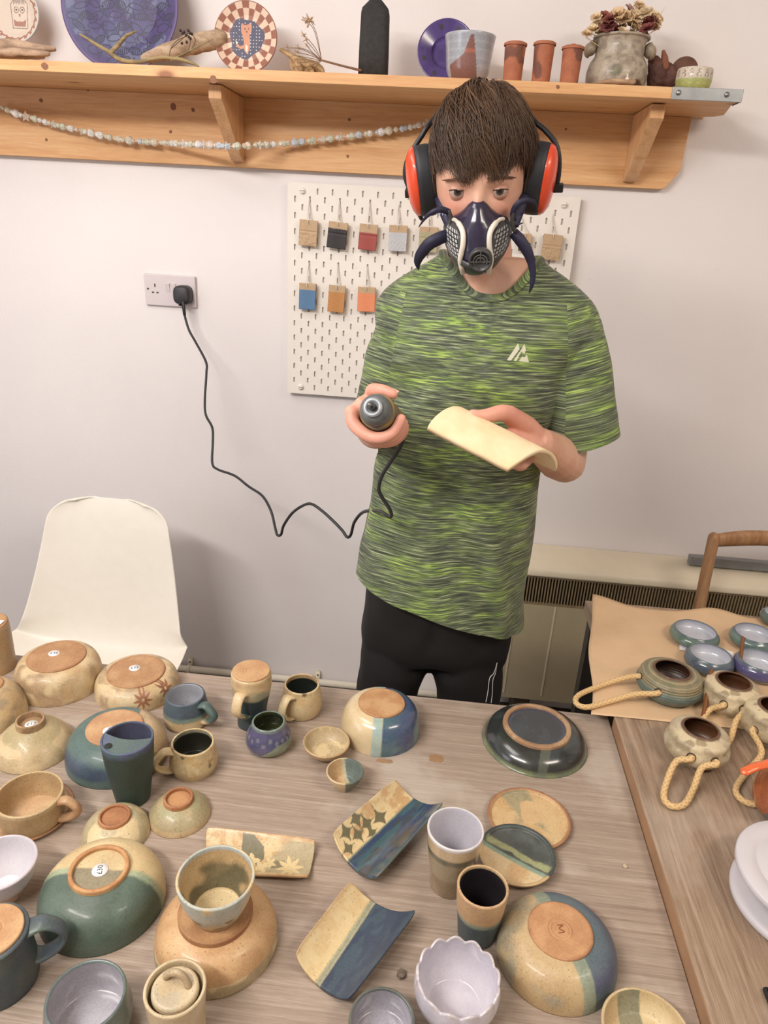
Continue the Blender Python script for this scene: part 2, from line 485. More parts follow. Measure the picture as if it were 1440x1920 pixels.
# ------------------------------------------------------------------ storage heater, pipe
CREAM = plain('cream_metal', (224, 214, 190), 0.45, var=0.01)
CREAMD = plain('heater_panel', (190, 178, 148), 0.5, var=0.015)
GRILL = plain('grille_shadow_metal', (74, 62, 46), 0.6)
def heater():
    x0 = 0.66; x1 = 2.1; yf = -0.135
    t = thing('storage_heater', 'cream wall heater with slotted grille behind the boy and paper table', 'heater', ((x0 + x1) / 2, -0.07, 0.2))
    w = (x1 - x0) / 2
    zt = ony(1000, 1063, 0.0)[2] - .2; zt2 = 0.715 - .2
    prof = [(0.068, .03), (-0.064, .03), (-0.064, .375)]
    b = MB(); b.box(-w, w, -0.060, 0.068, .03, .378); o = b.build('front_panel', CREAMD, t, smooth=False); bevel(o, .004)
    b = MB()
    for k in range(12):
        x = -w + .06 + k * .118; b.box(x, x + .006, -0.0625, -0.0595, .05, .372)
    bevel(b.build('panel_seam', CREAM, t, smooth=False), .001)
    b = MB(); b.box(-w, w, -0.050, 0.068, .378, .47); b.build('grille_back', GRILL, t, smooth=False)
    b = MB()
    k = -w + .01
    while k < w - .004:
        b.box(k, k + .0036, -0.060, -0.049, .380, .468); k += .0088
    b.box(-w, w, -.061, -.049, .376, .3815); b.box(-w, w, -.061, -.049, .4655, .471)
    b.build('grille', plain('grille_bars', (150, 134, 104), 0.5), t, smooth=False)
    # top cover: rounded
    V = []
    pr_ = [(0.068, .471), (-0.066, .471), (-0.069, .478), (-0.066, .492), (-0.055, .503), (-.03, .512), (.02, .517), (.068, .518)]
    for x in (-w - .004, w + .004):
        for (y, z) in pr_: V.append((x, y, z))
    n = len(pr_); F = [(i, (i + 1) % n, n + (i + 1) % n, n + i) for i in range(n)] + [tuple(reversed(range(n))), tuple(range(n, 2 * n))]
    bevel(M('top_cover', V, F, CREAM, t), .003)
    for sx in (-w + .1, w - .14):
        b = MB(); b.box(sx, sx + .05, -.05, .06, -.2 + 0.001, .031); b.build('foot', GRILL, t, smooth=False)
    tt = thing('grey_bar', 'plain grey bar lying on the heater behind the oak chair', 'strip', (1.42, -0.055, 0.72))
    b = MB(); b.box(-.2, .25, -.012, .012, 0, .028); bevel(b.build('bar', plain('grey_strip', (140, 140, 140), .5), tt, smooth=False), .002)  # plain grey bar along the heater top
heater()
def pipe():
    t = thing('heating_pipe', 'cream painted pipe clipped low along the wall', 'pipe', (-0.6, -0.026, 0.140))
    b = MB(); b.tube([(-1.6, 0, 0), (1.22, 0, 0)], 0.0115, 16, cap=False); b.build('tube', plain('pipe_paint', (240, 234, 218), .4, var=.01), t)
    for px in (355, 596):
        P = ony(px, 1240, -.02)
        b = MB(); x = P[0] + .6
        b.box(x - .007, x + .007, .010, .026, -.016, .030)
        b.tube([(x - .006, 0, 0), (x + .006, 0, 0)], .0145, 16, cap=False)
        b.build('pipe_clip', CREAM, t)
        c = MB(); c.lathe([(0, .0), (.0034, .0), (.0026, .0016), (0, .002)], 12, mat=rotm('X', PI / 2), o=(x, .0098, .022)); c.build('screw', GRILL, t)
pipe()
# ------------------------------------------------------------------ shelf
def shelf():
    zt, zb, d = 1.911, 1.889, 0.268
    xr = 1.022; xl = -1.25
    t = thing('wall_shelf', 'long pine wall shelf on curved brackets above the pegboard', 'shelf', (0, 0, zb))
    # board with clipped right end
    e1 = onz(1392, 192, zb); e2 = onz(1340, 219, zb); e3 = onz(1308, 228, zb)
    poly = [(xl, -d), (e1[0], -d), (e1[0] - .003, -d + .03), (e2[0] + .012, e2[1] - .03), (e2[0], e2[1]), (e2[0] - .035, min(-.03, e2[1] + .05)), (e3[0] - .0, -.001), (xl, -.001)]
    poly[1] = (xr, -d); poly[2] = (xr + .001, -d + .05)
    n = len(poly)
    V = [(x, y, 0) for x, y in poly] + [(x, y, zt - zb) for x, y in poly]
    F = [tuple(reversed(range(n))), tuple(range(n, 2 * n))] + [(i, (i + 1) % n, n + (i + 1) % n, n + i) for i in range(n)]
    bevel(M('shelf_board', V, F, PINE, t, smooth=False), .0015)
    # back board with clipped lower right corner
    z0 = 1.727 - zb; xb = 0.992
    c1 = ony(1289, 320, -.025); c2 = ony(1238, 357, -.025)
    poly = [(xl, z0), (c2[0], z0), (c2[0] + .012, z0 + .004), (xb + .0, c1[2] - zb), (xb + .004, 0), (xl, 0)]
    n = len(poly)
    V = [(x, -.025, z) for x, z in poly] + [(x, -.0005, z) for x, z in poly]
    F = [tuple(range(n)), tuple(reversed(range(n, 2 * n)))] + [(i, n + i, n + (i + 1) % n, (i + 1) % n) for i in range(n)]
    bevel(M('back_board', V, F, PINE, t, smooth=False), .0015)
    # brackets
    for px0, px1 in ((391, 415), (1225, 1252)):
        yy = -.21
        x0 = ony(px0, 180, yy)[0]; x1 = ony(px1, 180, yy)[0]
        x0, x1 = (x0 + x1) / 2 - .0155, (x0 + x1) / 2 + .0155
        s = [(-.0255, -.002), (yy, -.002), (yy, -.030)]
        for q in range(1, 9):
            u = q / 8
            s.append((yy + (yy * -1 - .045) * u, -.030 - .118 * u ** 1.15 - .006 * math.sin(PI * u)))
        s.append((-.0255, -.150))
        n = len(s)
        V = [(x0, y, z) for y, z in s] + [(x1, y, z) for y, z in s]
        F = [tuple(range(n)), tuple(reversed(range(n, 2 * n)))] + [(i, n + i, n + (i + 1) % n, (i + 1) % n) for i in range(n)]
        bevel(M('bracket', V, F, PINE_END, t, smooth=False), .0012)
    # metal splice plate on the front right
    p0 = ony(1259, 178, -d)[0]
    b = MB(); b.box(p0, xr + .003, -d - .0022, -d, -.0015, zt - zb + .0005)
    b.box(xr + .0012, xr + .0034, -d - .002, -d + .05, -.0015, zt - zb + .0005)
    bevel(b.build('metal_plate', plain('galvanised', (150, 154, 156), .45, .7), t, smooth=False), .0008)
    for px in (1271, 1362):
        P = ony(px, 182, -d - .002)
        c = MB(); c.lathe([(0, .004), (.003, .0037), (.005, .0018), (.0055, 0)], 14, mat=rotm('X', PI / 2), o=(P[0], -d - .0022, .0115)); c.build('screw', STEEL, t)
    # knots
    KN = plain('pine_knot', (140, 92, 62), .6, scale=200)
    for (px, py, r, Y) in ((84, 124, .0078, -d), (400, 149, .0085, -d), (1046, 163, .004, -d), (325, 200, .0085, -.025), (362, 206, .005, -.025), (77, 188, .005, -.025), (87, 262, .004, -.025), (320, 247, .0045, -.025), (655, 224, .004, -.025), (652, 293, .004, -.025), (1061, 242, .003, -.025), (165, 169, .003, -.025)):
        P = ony(px, py, Y)
        V = [(P[0] + r * math.cos(a) * (1 + .15 * math.sin(2 * a + px)), Y - .0004, P[2] - zb + r * .95 * math.sin(a)) for a in np.linspace(0, 2 * PI, 17)[:-1]]
        kn = MB(); kn.add(V, [tuple(range(16))]); kn.build('wood_knot', KN, t)
shelf()
# ------------------------------------------------------------------ pegboard
def pegboard():
    X, Zt, w, h = 0.0, CAM[2] + 0.078979, 0.76, 0.56
    WB = plain('white_board_metal', (234, 228, 220), .5, var=.008)
    t = thing('pegboard', 'white metal pegboard with staggered slots hung on the wall', 'pegboard', (0, -0.025, Zt - h))
    b = MB(); th = .0036
    def P(x, z, y=0.0): return (x, y, h - z)
    nc = 37
    def quad(x0, x1, z0, z1):
        b.add([P(x0, z0), P(x1, z0), P(x1, z1), P(x0, z1)], [(0, 3, 2, 1)])
    def cell(xc, zc, x0, x1, z0, z1):
        m = 12; hw, hl = .0026, .0078
        ang = [PI / 4 + 2 * PI * k / m for k in range(m)]
        S = []; O = []
        for a in ang:
            ca, sa = math.cos(a), math.sin(a)
            S.append((xc + hw * ca, zc + (hl - hw) * (1 if sa > 0.01 else -1 if sa < -.01 else 0) + hw * sa))
            k = 1 / max(abs(ca), abs(sa)); ox, oz = ca * k, sa * k
            O.append((x0 if ox < -.999 else x1 if ox > .999 else xc + ox * .01, z0 if oz < -.999 else z1 if oz > .999 else zc + oz * .02))
        V = [P(*p) for p in O] + [P(*p) for p in S] + [P(p[0], p[1], th) for p in S]
        F = []
        for k in range(m):
            k2 = (k + 1) % m
            F.append((k, m + k, m + k2, k2)); F.append((m + k, 2 * m + k, 2 * m + k2, m + k2))
        b.add(V, F)
    for c in range(nc):
        x = .02 + c * .02; x0 = x - .01 if c else 0.0; x1 = x + .01 if c < nc - 1 else w
        off = .04 if c % 2 == 0 else .02
        n = 13 if c % 2 == 0 else 14
        z = off - .02
        if z > 0: quad(x0, x1, 0, z)
        for k in range(n):
            zc = off + .04 * k
            if c in (1, nc - 2) and k in (0, n - 1): quad(x0, x1, zc - .02, zc + .02)
            else: cell(x, zc, x0, x1, zc - .02, zc + .02)
        ze = off + .04 * (n - 1) + .02
        if ze < h - 1e-6: quad(x0, x1, ze, h)
    # rims of the sheet; back sheet added so the slots catch light, look paler
    for (a0, a1, c0, c1) in ((0, w, 0, .0008), (0, w, h - .0008, h)): b.box(a0, a1, 0.00005, .012, h - c1, h - c0)
    b.box(0, .0008, .00005, .012, 0, h); b.box(w - .0008, w, .00005, .012, 0, h); b.box(.001, w - .001, .0055, .007, .001, h - .001)
    b.build('slotted_panel', WB, t, smooth=False)
    for (x, z) in ((.04, .02), (.72, .02), (.04, .54), (.72, .54)):
        c = MB(); c.lathe([(0, .006), (.003, .006), (.0045, .0056), (.0075, .0045), (.008, .001), (.008, 0), (.004, -.02)], 20, mat=rotm('X', PI / 2), o=(x, -.0002, h - z))
        c.box(x - .006, x + .006, -.0064, -.0058, h - z - .0006, h - z + .0006, 1)
        c.build('fixing_screw', [WB, GRILL], t)
pegboard()
# glaze sample tags: (left, top, right, bottom px, hook px y, colours, pattern)
TAGB = (206, 172, 130)
def tile_tag(cx, y0, y1, w, hx, hy, glz, g0, label, tilt, pat=None):
    Y = -0.040
    P = ony(cx, (y0 + y1) / 2, Y); H = ony(hx, hy, -.026); s = mpp(P)
    hh = (y1 - y0) * s / 2 * .985; ww = w * s / 2
    t = thing('glaze_tag', label, 'tag', (P[0], Y, P[2]), group='glaze sample tags on the pegboard')
    m, n = 36, 28; T_ = np.zeros((m, n, 3)); 
    for i in range(m):
        for j in range(n):
            u = -1 + 2 * j / (n - 1); v = 1 - 2 * i / (m - 1)
            x = u * ww; z = v * hh; y = -.0035 + .0006 * math.sin(u * 3)
            if pat == 'dots' and v < -.05: y += .0016 * (vn(u * 9, v * 9, 0) > .62)
            if pat in ('dots', 'line') and abs(v - .12) < .05: y += .0012
            if pat == 'bumps' and v < -.1: y -= .0012 * max(0, math.sin(u * 14) * math.sin(v * 15))
            x2 = x * math.cos(tilt) - z * math.sin(tilt); z2 = x * math.sin(tilt) + z * math.cos(tilt)
            T_[i, j] = (x2, y, z2)
    Bk = T_ + np.array([0, .007, 0]); V, F = slab(T_, Bk)
    uv = np.array([[(-1 + 2 * j / (n - 1), 1 - 2 * i / (m - 1)) for j in range(n)] for i in range(m)] * 2).reshape(-1, 2)
    c = np.tile(C3(TAGB), (len(V), 1))
    if glz is not None:
        f = sst(-(uv[:, 1] - g0 - .05 * (fbm(uv[:, 0], uv[:, 1], 0, 3) - .5)), -.02, .02)
        f[m * n:] = 0
        c = mixc(c, np.tile(C3(glz), (len(V), 1)), f)
    M('clay_tile', V, F, MATTE if pat else PNT, t, c)
    top = np.array([-hh * .78 * math.sin(tilt), 0, hh * .78]); hk = H - P
    b = MB(); b.tube(spline([top + (0, -.0055, -.002), top + (-.0015, -.006, .006), hk * .5 + top * .5 + np.array([-.0022, -.001, 0]), hk + (0, .002, 0), hk * .5 + top * .5 + np.array([.0022, .001, 0]), top + (.0018, .002, .012)], 5), .0010, 6)
    b.build('loop_tie', plain('white_tie', (226, 218, 208), .5), t)
for a in (
    (578, 414, 460, 34, 580, 372, None, 0, 'bare clay glaze tag with a dotted lower half', -.05, 'dots'),
    (632.5, 418, 465, 36, 637, 376, (52, 46, 50), .5, 'clay tag dipped in black glaze', -.09, 'line'),
    (690, 422, 468, 34, 694, 380, (172, 70, 58), .35, 'clay tag dipped in brick red glaze', -.05, 'line'),
    (746, 424, 470, 34, 748, 383, (206, 208, 212), .45, 'clay tag dipped in pale grey glaze with raised dots', 0.0, 'bumps'),
    (803, 427, 472, 35, 808, 388, (186, 178, 138), .6, 'olive cream clay tag partly behind the mask strap', 0.0, 'line'),
    (984, 439, 470, 22, 976, 398, (92, 86, 62), .0, 'clay tag with olive glaze half hidden behind the boy neck strap', 0.0, 'line'),
    (1034, 441, 487, 35, 1037, 400, None, 0, 'bare clay tag with three dots at the right end of the pegboard', -.05, 'dots'),
    (576.5, 532, 580, 31, 579, 492, (86, 132, 176), .52, 'clay tag dipped in blue glaze', -.02, None),
    (631, 536, 585, 31, 634, 496, (206, 138, 62), .5, 'clay tag dipped in ochre glaze', -.05, None),
    (687, 539, 584, 33, 689, 499, (246, 142, 84), .5, 'clay tag dipped in orange glaze beside the shirt sleeve', 0.0, None)):
    tile_tag(*a)

# ------------------------------------------------------------------ socket
def socket():
    SK = plain('socket_plastic', (214, 204, 206), .4, var=.01)
    P = ony(320, 545, -.006)
    t = thing('wall_socket', 'white double wall socket with one black plug in it', 'socket', (P[0], 0, P[2]))
    b = MB(); b.box(-.074, .074, -.011, -.0005, -.043, .043)
    bevel(b.build('face_plate', SK, t, smooth=False), .003, 3)
    for x in (-.018 + .012, .012):
        s = MB(); 
        V = [(-.006, 0, -.012), (.006, 0, -.012), (.006, 0, .012), (-.006, 0, .012), (-.006, -.001, -.012), (.006, -.001, -.012), (.006, -.005, .012), (-.006, -.005, .012)]
        V = [(x + v[0], -.0108 + v[1], v[2] + .008) for v in V]
        s.add(V, [(0, 1, 2, 3), (4, 7, 6, 5), (0, 4, 5, 1), (3, 2, 6, 7), (0, 3, 7, 4), (1, 5, 6, 2)])
        bevel(s.build('rocker_switch', SK, t, smooth=False), .0008)
    h = MB()
    h.box(-.045, -.0415, -.0115, -.0109, .008, .017); h.box(-.053, -.0465, -.0115, -.0109, -.009, -.005); h.box(-.040, -.0335, -.0115, -.0109, -.009, -.005)
    h.lathe([(0, .0005), (.0026, .0004), (.003, 0)], 14, mat=rotm('X', PI / 2), o=(-.064, -.0111, .002))
    h.lathe([(0, .0005), (.0026, .0004), (.003, 0)], 14, mat=rotm('X', PI / 2), o=(.064, -.0111, .002))
    h.build('pin_hole', GRILL, t, smooth=False)
socket()
# ------------------------------------------------------------------ bead garland
def garland():
    pts = [(-190, 152), (-100, 170), (-25, 190), (30, 213), (60, 221), (100, 233), (160, 247), (230, 262), (310, 268), (390, 272), (440, 274), (520, 270), (600, 262), (680, 252), (760, 240), (806, 229), (850, 222)]
    P = [ony(x, y, -.052 if x < 330 else (-.07 if 380 < x < 480 else -.052)) for x, y in pts]
    # the string runs in front of the bracket
    for q, (x, y) in enumerate(pts):
        d = -.055 - .10 * math.exp(-((x - 425) / 70.0) ** 2); P[q] = ony(x, y, d)
    C_ = np.array(spline(P, 12)); o0 = C_[len(C_) // 2].copy()
    t = thing('bead_garland', 'string of folded paper star beads hanging below the shelf', 'garland', o0)
    b = MB(); b.tube(C_ - o0, .0006, 5); b.build('string', PAPERW, t)
    seg = np.r_[0, np.cumsum(np.linalg.norm(np.diff(C_, axis=0), axis=1))]
    s = seg[28]; k = 0
    cols = [(246, 242, 232), (232, 226, 210), (214, 222, 232), (238, 228, 204), (224, 226, 204), (250, 248, 244), (236, 218, 202)]
    mats = [plain('bead_paper_%s' % n_, c, .45, var=.08, scale=300, c2=tuple(int(v * .82) for v in c)) for n_, c in zip(('ivory', 'stone', 'blue', 'sand', 'sage', 'white', 'rose'), cols)]
    while s < seg[-1] - .004 and k < 99:
        big = random.random(); r = .0080 + .0034 * big if k % 2 == 0 else .0056 + .0016 * big
        i = np.searchsorted(seg, s); p = C_[min(i, len(C_) - 1)] - o0
        b = MB(); star = (k % 6 == 0 and big > .2)
        if star:
            n = 10; a0 = random.random() * 6
            rim = [(r * 1.25 if q % 2 == 0 else r * .62) for q in range(n)]
            V = [(rim[q] * math.cos(a0 + q * PI / 5), 0, rim[q] * math.sin(a0 + q * PI / 5)) for q in range(n)] + [(0, -r * .55, 0), (0, r * .55, 0)]
            b.add([np.array(v) + p for v in V], [(q, (q + 1) % n, 10) for q in range(n)] + [((q + 1) % n, q, 11) for q in range(n)])
            b.build('bead', mats[random.randrange(7)], t, smooth=False)
        else:
            n = 7; V, F = lathe([(0, -r), (r * .7, -r * .62), (r, 0), (r * .7, r * .62), (0, r)], n)
            R_ = rotm('Y', PI / 2 + random.uniform(-.3, .3)) @ rotm('Z', random.random() * 3)
            b.add(np.array(V) @ R_.T + p, F); b.build('bead', mats[random.randrange(7)], t, smooth=False)
        k += 1; s += r * 1.3 + .0020
garland()
# ------------------------------------------------------------------ pottery helpers
def low_y(P, r):
    return max(pr((P[0] + r * math.sin(a), P[1] - r * math.cos(a), P[2]))[1] for a in (-.5, -.3, -.15, 0, .15, .3, .5))
def find_h(P, ty):
    lo, hi = 0.0, 0.4
    for _ in range(40):
        m = (lo + hi) / 2
        if pr((P[0], P[1], P[2] + m))[1] > ty: lo = m
        else: hi = m
    return (lo + hi) / 2
def base_at(cx, yb, wpx, z):
    cy = yb - .3 * wpx
    for _ in range(12):
        P = onz(cx, cy, z); r = wpx * mpp(P) / 2; cy += yb - low_y(P, r)
    return onz(cx, cy, z), r
def fit_up(cx, cy, w, bx, yb, bw, z=TZ):
    """rim centre and width, base centre x, lowest base pixel, base width -> base point, height, rim radius, base radius"""
    P, rb = base_at(bx, yb, bw, z)
    for _ in range(6):
        H = find_h(P, cy); Q = np.array([P[0], P[1], z + H]); e = cx - pr(Q)[0]
        P, rb = base_at(bx + 0.0, yb, bw, z)
        if abs(e) > 1: bx += e * .5
    return P, H, w * mpp(Q) / 2, rb
def fit_inv(xl, xr, yb, fy, fw, z=TZ):
    P, R = base_at((xl + xr) / 2, yb, xr - xl, z)
    H = find_h(P, fy); rf = fw * mpp((P[0], P[1], z + H)) / 2
    return P, H, R, rf
def dense(prof, step=.0016):
    return resample(prof, step)
def pot_mesh(name, prof, parent, colf, mat, sx=1, sy=1, n=None, warp=None, step=.0016):
    pf = dense(prof, step); R = pf[:, 0].max()
    n = n or int(min(220, max(48, 2 * PI * R / .0019)))
    V, F = lathe(pf, n, sx, sy)
    if warp is not None: V = warp(V)
    t = np.repeat(np.arange(len(pf)) / (len(pf) - 1), n)
    c = colf(V[:, 0], V[:, 1], V[:, 2], t)
    return M(name, V, F, mat, parent, c)
def solid(c1, c2=None, s=45, seed=0, lo=.35, hi=.65):
    a = C3(c1); b_ = C3(c2 or c1)
    def f(x, y, z, t):
        return mixc(np.tile(b_, (len(x), 1)), np.tile(a, (len(x), 1)), sst(fbm(x, y, z, s, seed), lo, hi))
    return f
def over(base, mask, colf):
    def f(x, y, z, t):
        return mixc(base(x, y, z, t), colf(x, y, z, t), np.clip(mask(x, y, z, t), 0, 1))
    return f
def half(nx, ny, off, w=.0015, amp=.002, nz=0, s=60, seed=3):
    def m(x, y, z, t): return sst(nx * x + ny * y + nz * z - off + amp * (fbm(x, y, z, s, seed) - .5) * 2, -w, w)
    return m
def strip(nx, ny, off, hw, w=.001, nz=0, amp=.0008):
    def m(x, y, z, t):
        d = np.abs(nx * x + ny * y + nz * z - off + amp * (fbm(x, y, z, 60, 5) - .5) * 2); return 1 - sst(d, hw - w, hw + w)
    return m
def above(z0, w=.002, amp=.003, tmin=-1, tmax=2):
    def m(x, y, z, t): return sst(z - z0 + amp * (fbm(x, y, z, 50, 7) - .5) * 2, -w, w) * ((t >= tmin) & (t <= tmax))
    return m
def trange(a, b):
    def m(x, y, z, t): return ((t >= a) & (t <= b)).astype(float)
    return m
def both(m1, m2): return lambda x, y, z, t: m1(x, y, z, t) * m2(x, y, z, t)
def stars_on(centres, R, n=8, ax=(0, 2), inner=.42, front=True):
    """star motif masks at (u, v) centres on the chosen axes"""
    def m(x, y, z, t):
        P = (x, y, z); u, v = P[ax[0]], P[ax[1]]; r = np.zeros_like(x)
        for q, (cu, cv) in enumerate(centres):
            a = np.arctan2(v - cv, u - cu) + .3 + q; d = np.hypot(u - cu, v - cv)
            k = np.abs(((a * n / (2 * PI)) % 1) - .5) * 2
            r = np.maximum(r, sst(R * (inner + (1 - inner) * k) - d, -.0006, .0006) * (y < 0 if front else 1))
        return r
    return m
def blobs(s, thr, seed, w=.04):
    def m(x, y, z, t): return sst(fbm(x, y, z, s, seed, 2), thr - w, thr + w)
    return m
TAN = (212, 178, 126); TAN2 = (192, 156, 106); CREAMY = (226, 200, 152); CLAY = (202, 154, 100); CLAY2 = (182, 130, 80)
TEAL = (74, 100, 104); TEAL2 = (96, 122, 120); NAVY = (66, 78, 108); GREEN = (84, 98, 82); GREYG = (176, 156, 120)
def tanmix(seed=0, a=TAN, b=CREAMY, c=GREYG, am=.62):
    return over(solid(a, b, 32, seed), blobs(26, am, seed + 4, .14), solid(c, a, 60, seed + 2))

def text_VF(s, size, spacing=1.0, res=2):
    cu = bpy.data.curves.new('txt', 'FONT'); cu.body = s; cu.size = size; cu.align_x = 'CENTER'; cu.align_y = 'CENTER'; cu.resolution_u = res
    cu.space_character = spacing
    o = bpy.data.objects.new('txt', cu); COL.objects.link(o); bpy.context.view_layer.update()
    me = bpy.data.meshes.new_from_object(o.evaluated_get(bpy.context.evaluated_depsgraph_get()))
    V = [tuple(v.co) for v in me.vertices]; F = [tuple(p.vertices) for p in me.polygons]
    bpy.data.objects.remove(o); bpy.data.curves.remove(cu); bpy.data.meshes.remove(me)
    return V, F
def sticker(t, x, y, z, txt, rot=0.0, r=.0105):
    b = MB(); b.lathe([(0, .0004), (r, .0004), (r, 0)], 32, o=(x, y, z)); o = b.build('price_sticker', PAPERW, t)
    V, F = text_VF(txt, r * .95)
    R_ = rotm('Z', rot); V = (np.array(V) @ R_.T) + np.array([x, y, z + .0007])
    k = M('price_writing', V, F, INK, o, smooth=False)
def inv_prof(R, H, rf, a=2.2, b_=.62, lip=.0, th=.005, foot=.003, ring=None):
    """inverted bowl: rim on the table, foot up"""
    H2 = H - foot
    out = []
    for q in range(25):
        u = q / 24; r = rf + (R - rf) * (1 - u ** a) ** b_
        out.append((r + lip * math.exp(-(u / .07) ** 2), u * H2))
    inn = [(max(.0005, (r - th) * (1 if i < 24 else 1)), min(z, H2 - th)) for i, (r, z) in enumerate(out)]
    return [(0.0003, H2 - th)] + [(r, z) for r, z in reversed(inn[:-1])] + [(R - th * .5, -.0), (R - .0005, .0)] + out
def make_inv(name, label, cat, P, H, R, rf, colf, mat=None, a=2.2, b_=.62, lip=0.0, ringed=False, footc=CLAY, footc2=CLAY2, sx=1, sy=1, rz=0, stick=None, group=None, stamp=False, footcol=None, innerc=None, foot=.003, footmat=None, fine=None):
    t = thing(name, label, cat, P, rz, group)
    pf = inv_prof(R, H, rf, a, b_, lip, foot=foot)
    pot_mesh('body', pf + [(0.0003, H - foot)], t, colf, mat or GLZ, sx, sy, n=420 if fine else None, step=.0010 if fine else .0016)
    if ringed:
        w = max(.0035, rf * .14)
        fp = [(rf - w, H - foot - .002), (rf - w, H - .0008), (rf - w * .7, H), (rf - w * .3, H), (rf, H - .001), (rf + .0008, H - foot - .001)]
        pot_mesh('foot_ring', fp, t, solid(footc, footc2, 60, 2), RAW, sx, sy)
        b = inner = innerc or colf
        pot_mesh('foot_well', [(rf - w * .9, H - foot + .0006), (0.0003, H - foot + .0006)], t, b, footmat or mat or GLZ, sx, sy)
    else:
        rr = rf * 1.0
        fp = [(rr, H - foot - .001), (rr, H - .0012), (rr - .0015, H), (rr * .5, H + .0002), (.0003, H + .0002)]
        if stamp:
            fp = [(rr, H - foot - .001), (rr, H - .0012), (rr - .0015, H), (.0165, H), (.0158, H - .0012), (.0148, H - .0012), (.0142, H), (.012, H), (.0114, H - .001), (.0106, H - .001), (.010, H), (.0003, H)]
        fc = footcol or over(solid(footc, footc2, 30, 5), lambda x, y, z, t: sst(np.hypot(x / sx, y / sy), rr * .86, rr * 1.0) * .8, solid(footc2, (166, 104, 62), 40, 2))
        pot_mesh('foot', fp, t, fc, RAW, sx, sy, step=.0009)
        if stamp:
            b = MB(); b.tube(spline([(-.004, .005, H - .0002), (.003, .006, H), (-.002, .0005, H), (.004, -.003, H), (-.003, -.006, H - .0002)], 6), .0009, 6)
            b.build('maker_stamp', plain('stamp_clay', (150, 92, 56), .8), t)
    if stick:
        dx, dy, txt, rot = stick; sticker(t, dx, dy, H + .0003 if not ringed else H - foot + .001, txt, rot)
    return t
def open_prof(R, H, rb, mids, th=.004, bot=.006):
    """upright vessel; mids = [(fraction of height, radius factor of R)]"""
    pts = [(rb, 0.0)] + [(R * f, H * u) for u, f in mids] + [(R, H)]
    o = [tuple(p) for p in spline([(p[0], p[1]) for p in pts], 8)]
    return o
def make_open(name, label, cat, P, H, R, rb, mids, colo, coli, mat=None, th=.004, handle=None, group=None, warp=None, lipw=.0, imat=None, rz=0, extra=None):
    t = thing(name, label, cat, P, rz, group)
    o = open_prof(R, H, rb, mids, th)
    inn = [(max(.002, r - th), max(z, .007)) for r, z in o]
    rimo = [(R - th * .15, H + th * .35), (R - th * .5, H + th * .5), (R - th * .85, H + th * .35)]
    prof_o = [(.0003, .0015), (rb * .8, .0012), (rb - .001, 0)] + o + rimo
    pot_mesh('body', prof_o, t, colo, mat or GLZ, warp=warp)
    prof_i = [(R - th * .85, H + th * .35)] + list(reversed(inn)) + [(.0003, .007)]
    pot_mesh('interior', prof_i, t, coli, imat or mat or GLZ, warp=warp)
    if handle:
        ang, z1, z2, out, wd, fl, colh = handle
        pth = handle_path(ang, z1, z2, out, o)
        add_handle(t, pth, wd, fl, colh, mat or GLZ)
    return t
def rad_at(o, z):
    zs = [p[1] for p in o]; i = int(np.argmin(np.abs(np.array(zs) - z))); return o[i][0]
def handle_path(ang, z1, z2, out, o):
    r1, r2 = rad_at(o, z1) - .003, rad_at(o, z2) - .003
    L_ = [(r1, z1), (r1 + out * .5, z1 + .004), (r1 + out * .95, z1 - (z1 - z2) * .18), (max(r1, r2) + out, z1 - (z1 - z2) * .5), (r2 + out * .72, z2 + (z1 - z2) * .16), (r2 + out * .25, z2 - .001), (r2, z2)]
    return [(r * math.cos(ang), r * math.sin(ang), z) for r, z in spline([(a, b) for a, b in L_], 7)]
def add_handle(t, pth, wd, fl, colh, mat):
    P, T, U, W_ = frames(pth)
    # orient the flat side across the arc
    n = 18; V = []; c0 = np.array([P[0][0], P[0][1], 0]); e = c0 / (np.linalg.norm(c0) + 1e-9); side = np.array([-e[1], e[0], 0])
    m = len(P)
    for i in range(m):
        u = side; w = np.cross(T[i], u); k = 1 + .35 * (abs(i / (m - 1) - .5) * 2) ** 3
        for q in range(n):
            a = 2 * PI * q / n; V.append(P[i] + u * math.cos(a) * wd * k + w * math.sin(a) * wd * fl)
    V = np.array(V); F = grid_f(m, n, True)
    M('handle', V, F, mat, t, colh(V[:, 0], V[:, 1], V[:, 2], np.zeros(len(V))))
# ------------------------------------------------------------------ pots on the work table
def eggy(k, ph, a=0):
    def w(V):
        V = V.copy(); r = np.hypot(V[:, 0], V[:, 1]); an = np.arctan2(V[:, 1], V[:, 0]); f = 1 + k * np.cos(2 * (an - ph)) + .008 * np.cos(3 * an + a)
        V[:, 0] *= f; V[:, 1] *= f; return V
    return w
# --- inverted bowls at the back left
P, H, R, rf = fit_inv(37, 189, 1327, 1229, 104)
make_inv('oval_bowl', 'deep plain tan bowl upside down at the back left, price sticker on its clay base', 'bowl', P, H, R, rf,
    over(tanmix(1), blobs(30, .60, 22, .05), solid((190, 160, 118), (172, 144, 106), 80)), a=3.4, b_=.5, stick=(-.008, .006, '£36', .25), footc=(196, 146, 100), footc2=(184, 132, 86))
P, H, R, rf = fit_inv(183, 334, 1340, 1257, 105)
def star_side(R, cs, rs):
    def m(x, y, z, t):
        an = np.arctan2(y, x); r = np.zeros_like(x)
        for (a0, z0), r0 in zip(cs, rs):
            u = (an - a0) * R; v = z - z0; d = np.hypot(u, v); a = np.arctan2(v, u) + .2
            k = np.abs(((a * 9 / (2 * PI)) % 1) - .5) * 2
            r = np.maximum(r, sst(r0 * (.38 + .62 * k ** 1.2) - d, -.0006, .0006) * (d > r0 * .16))
        return r
    return m
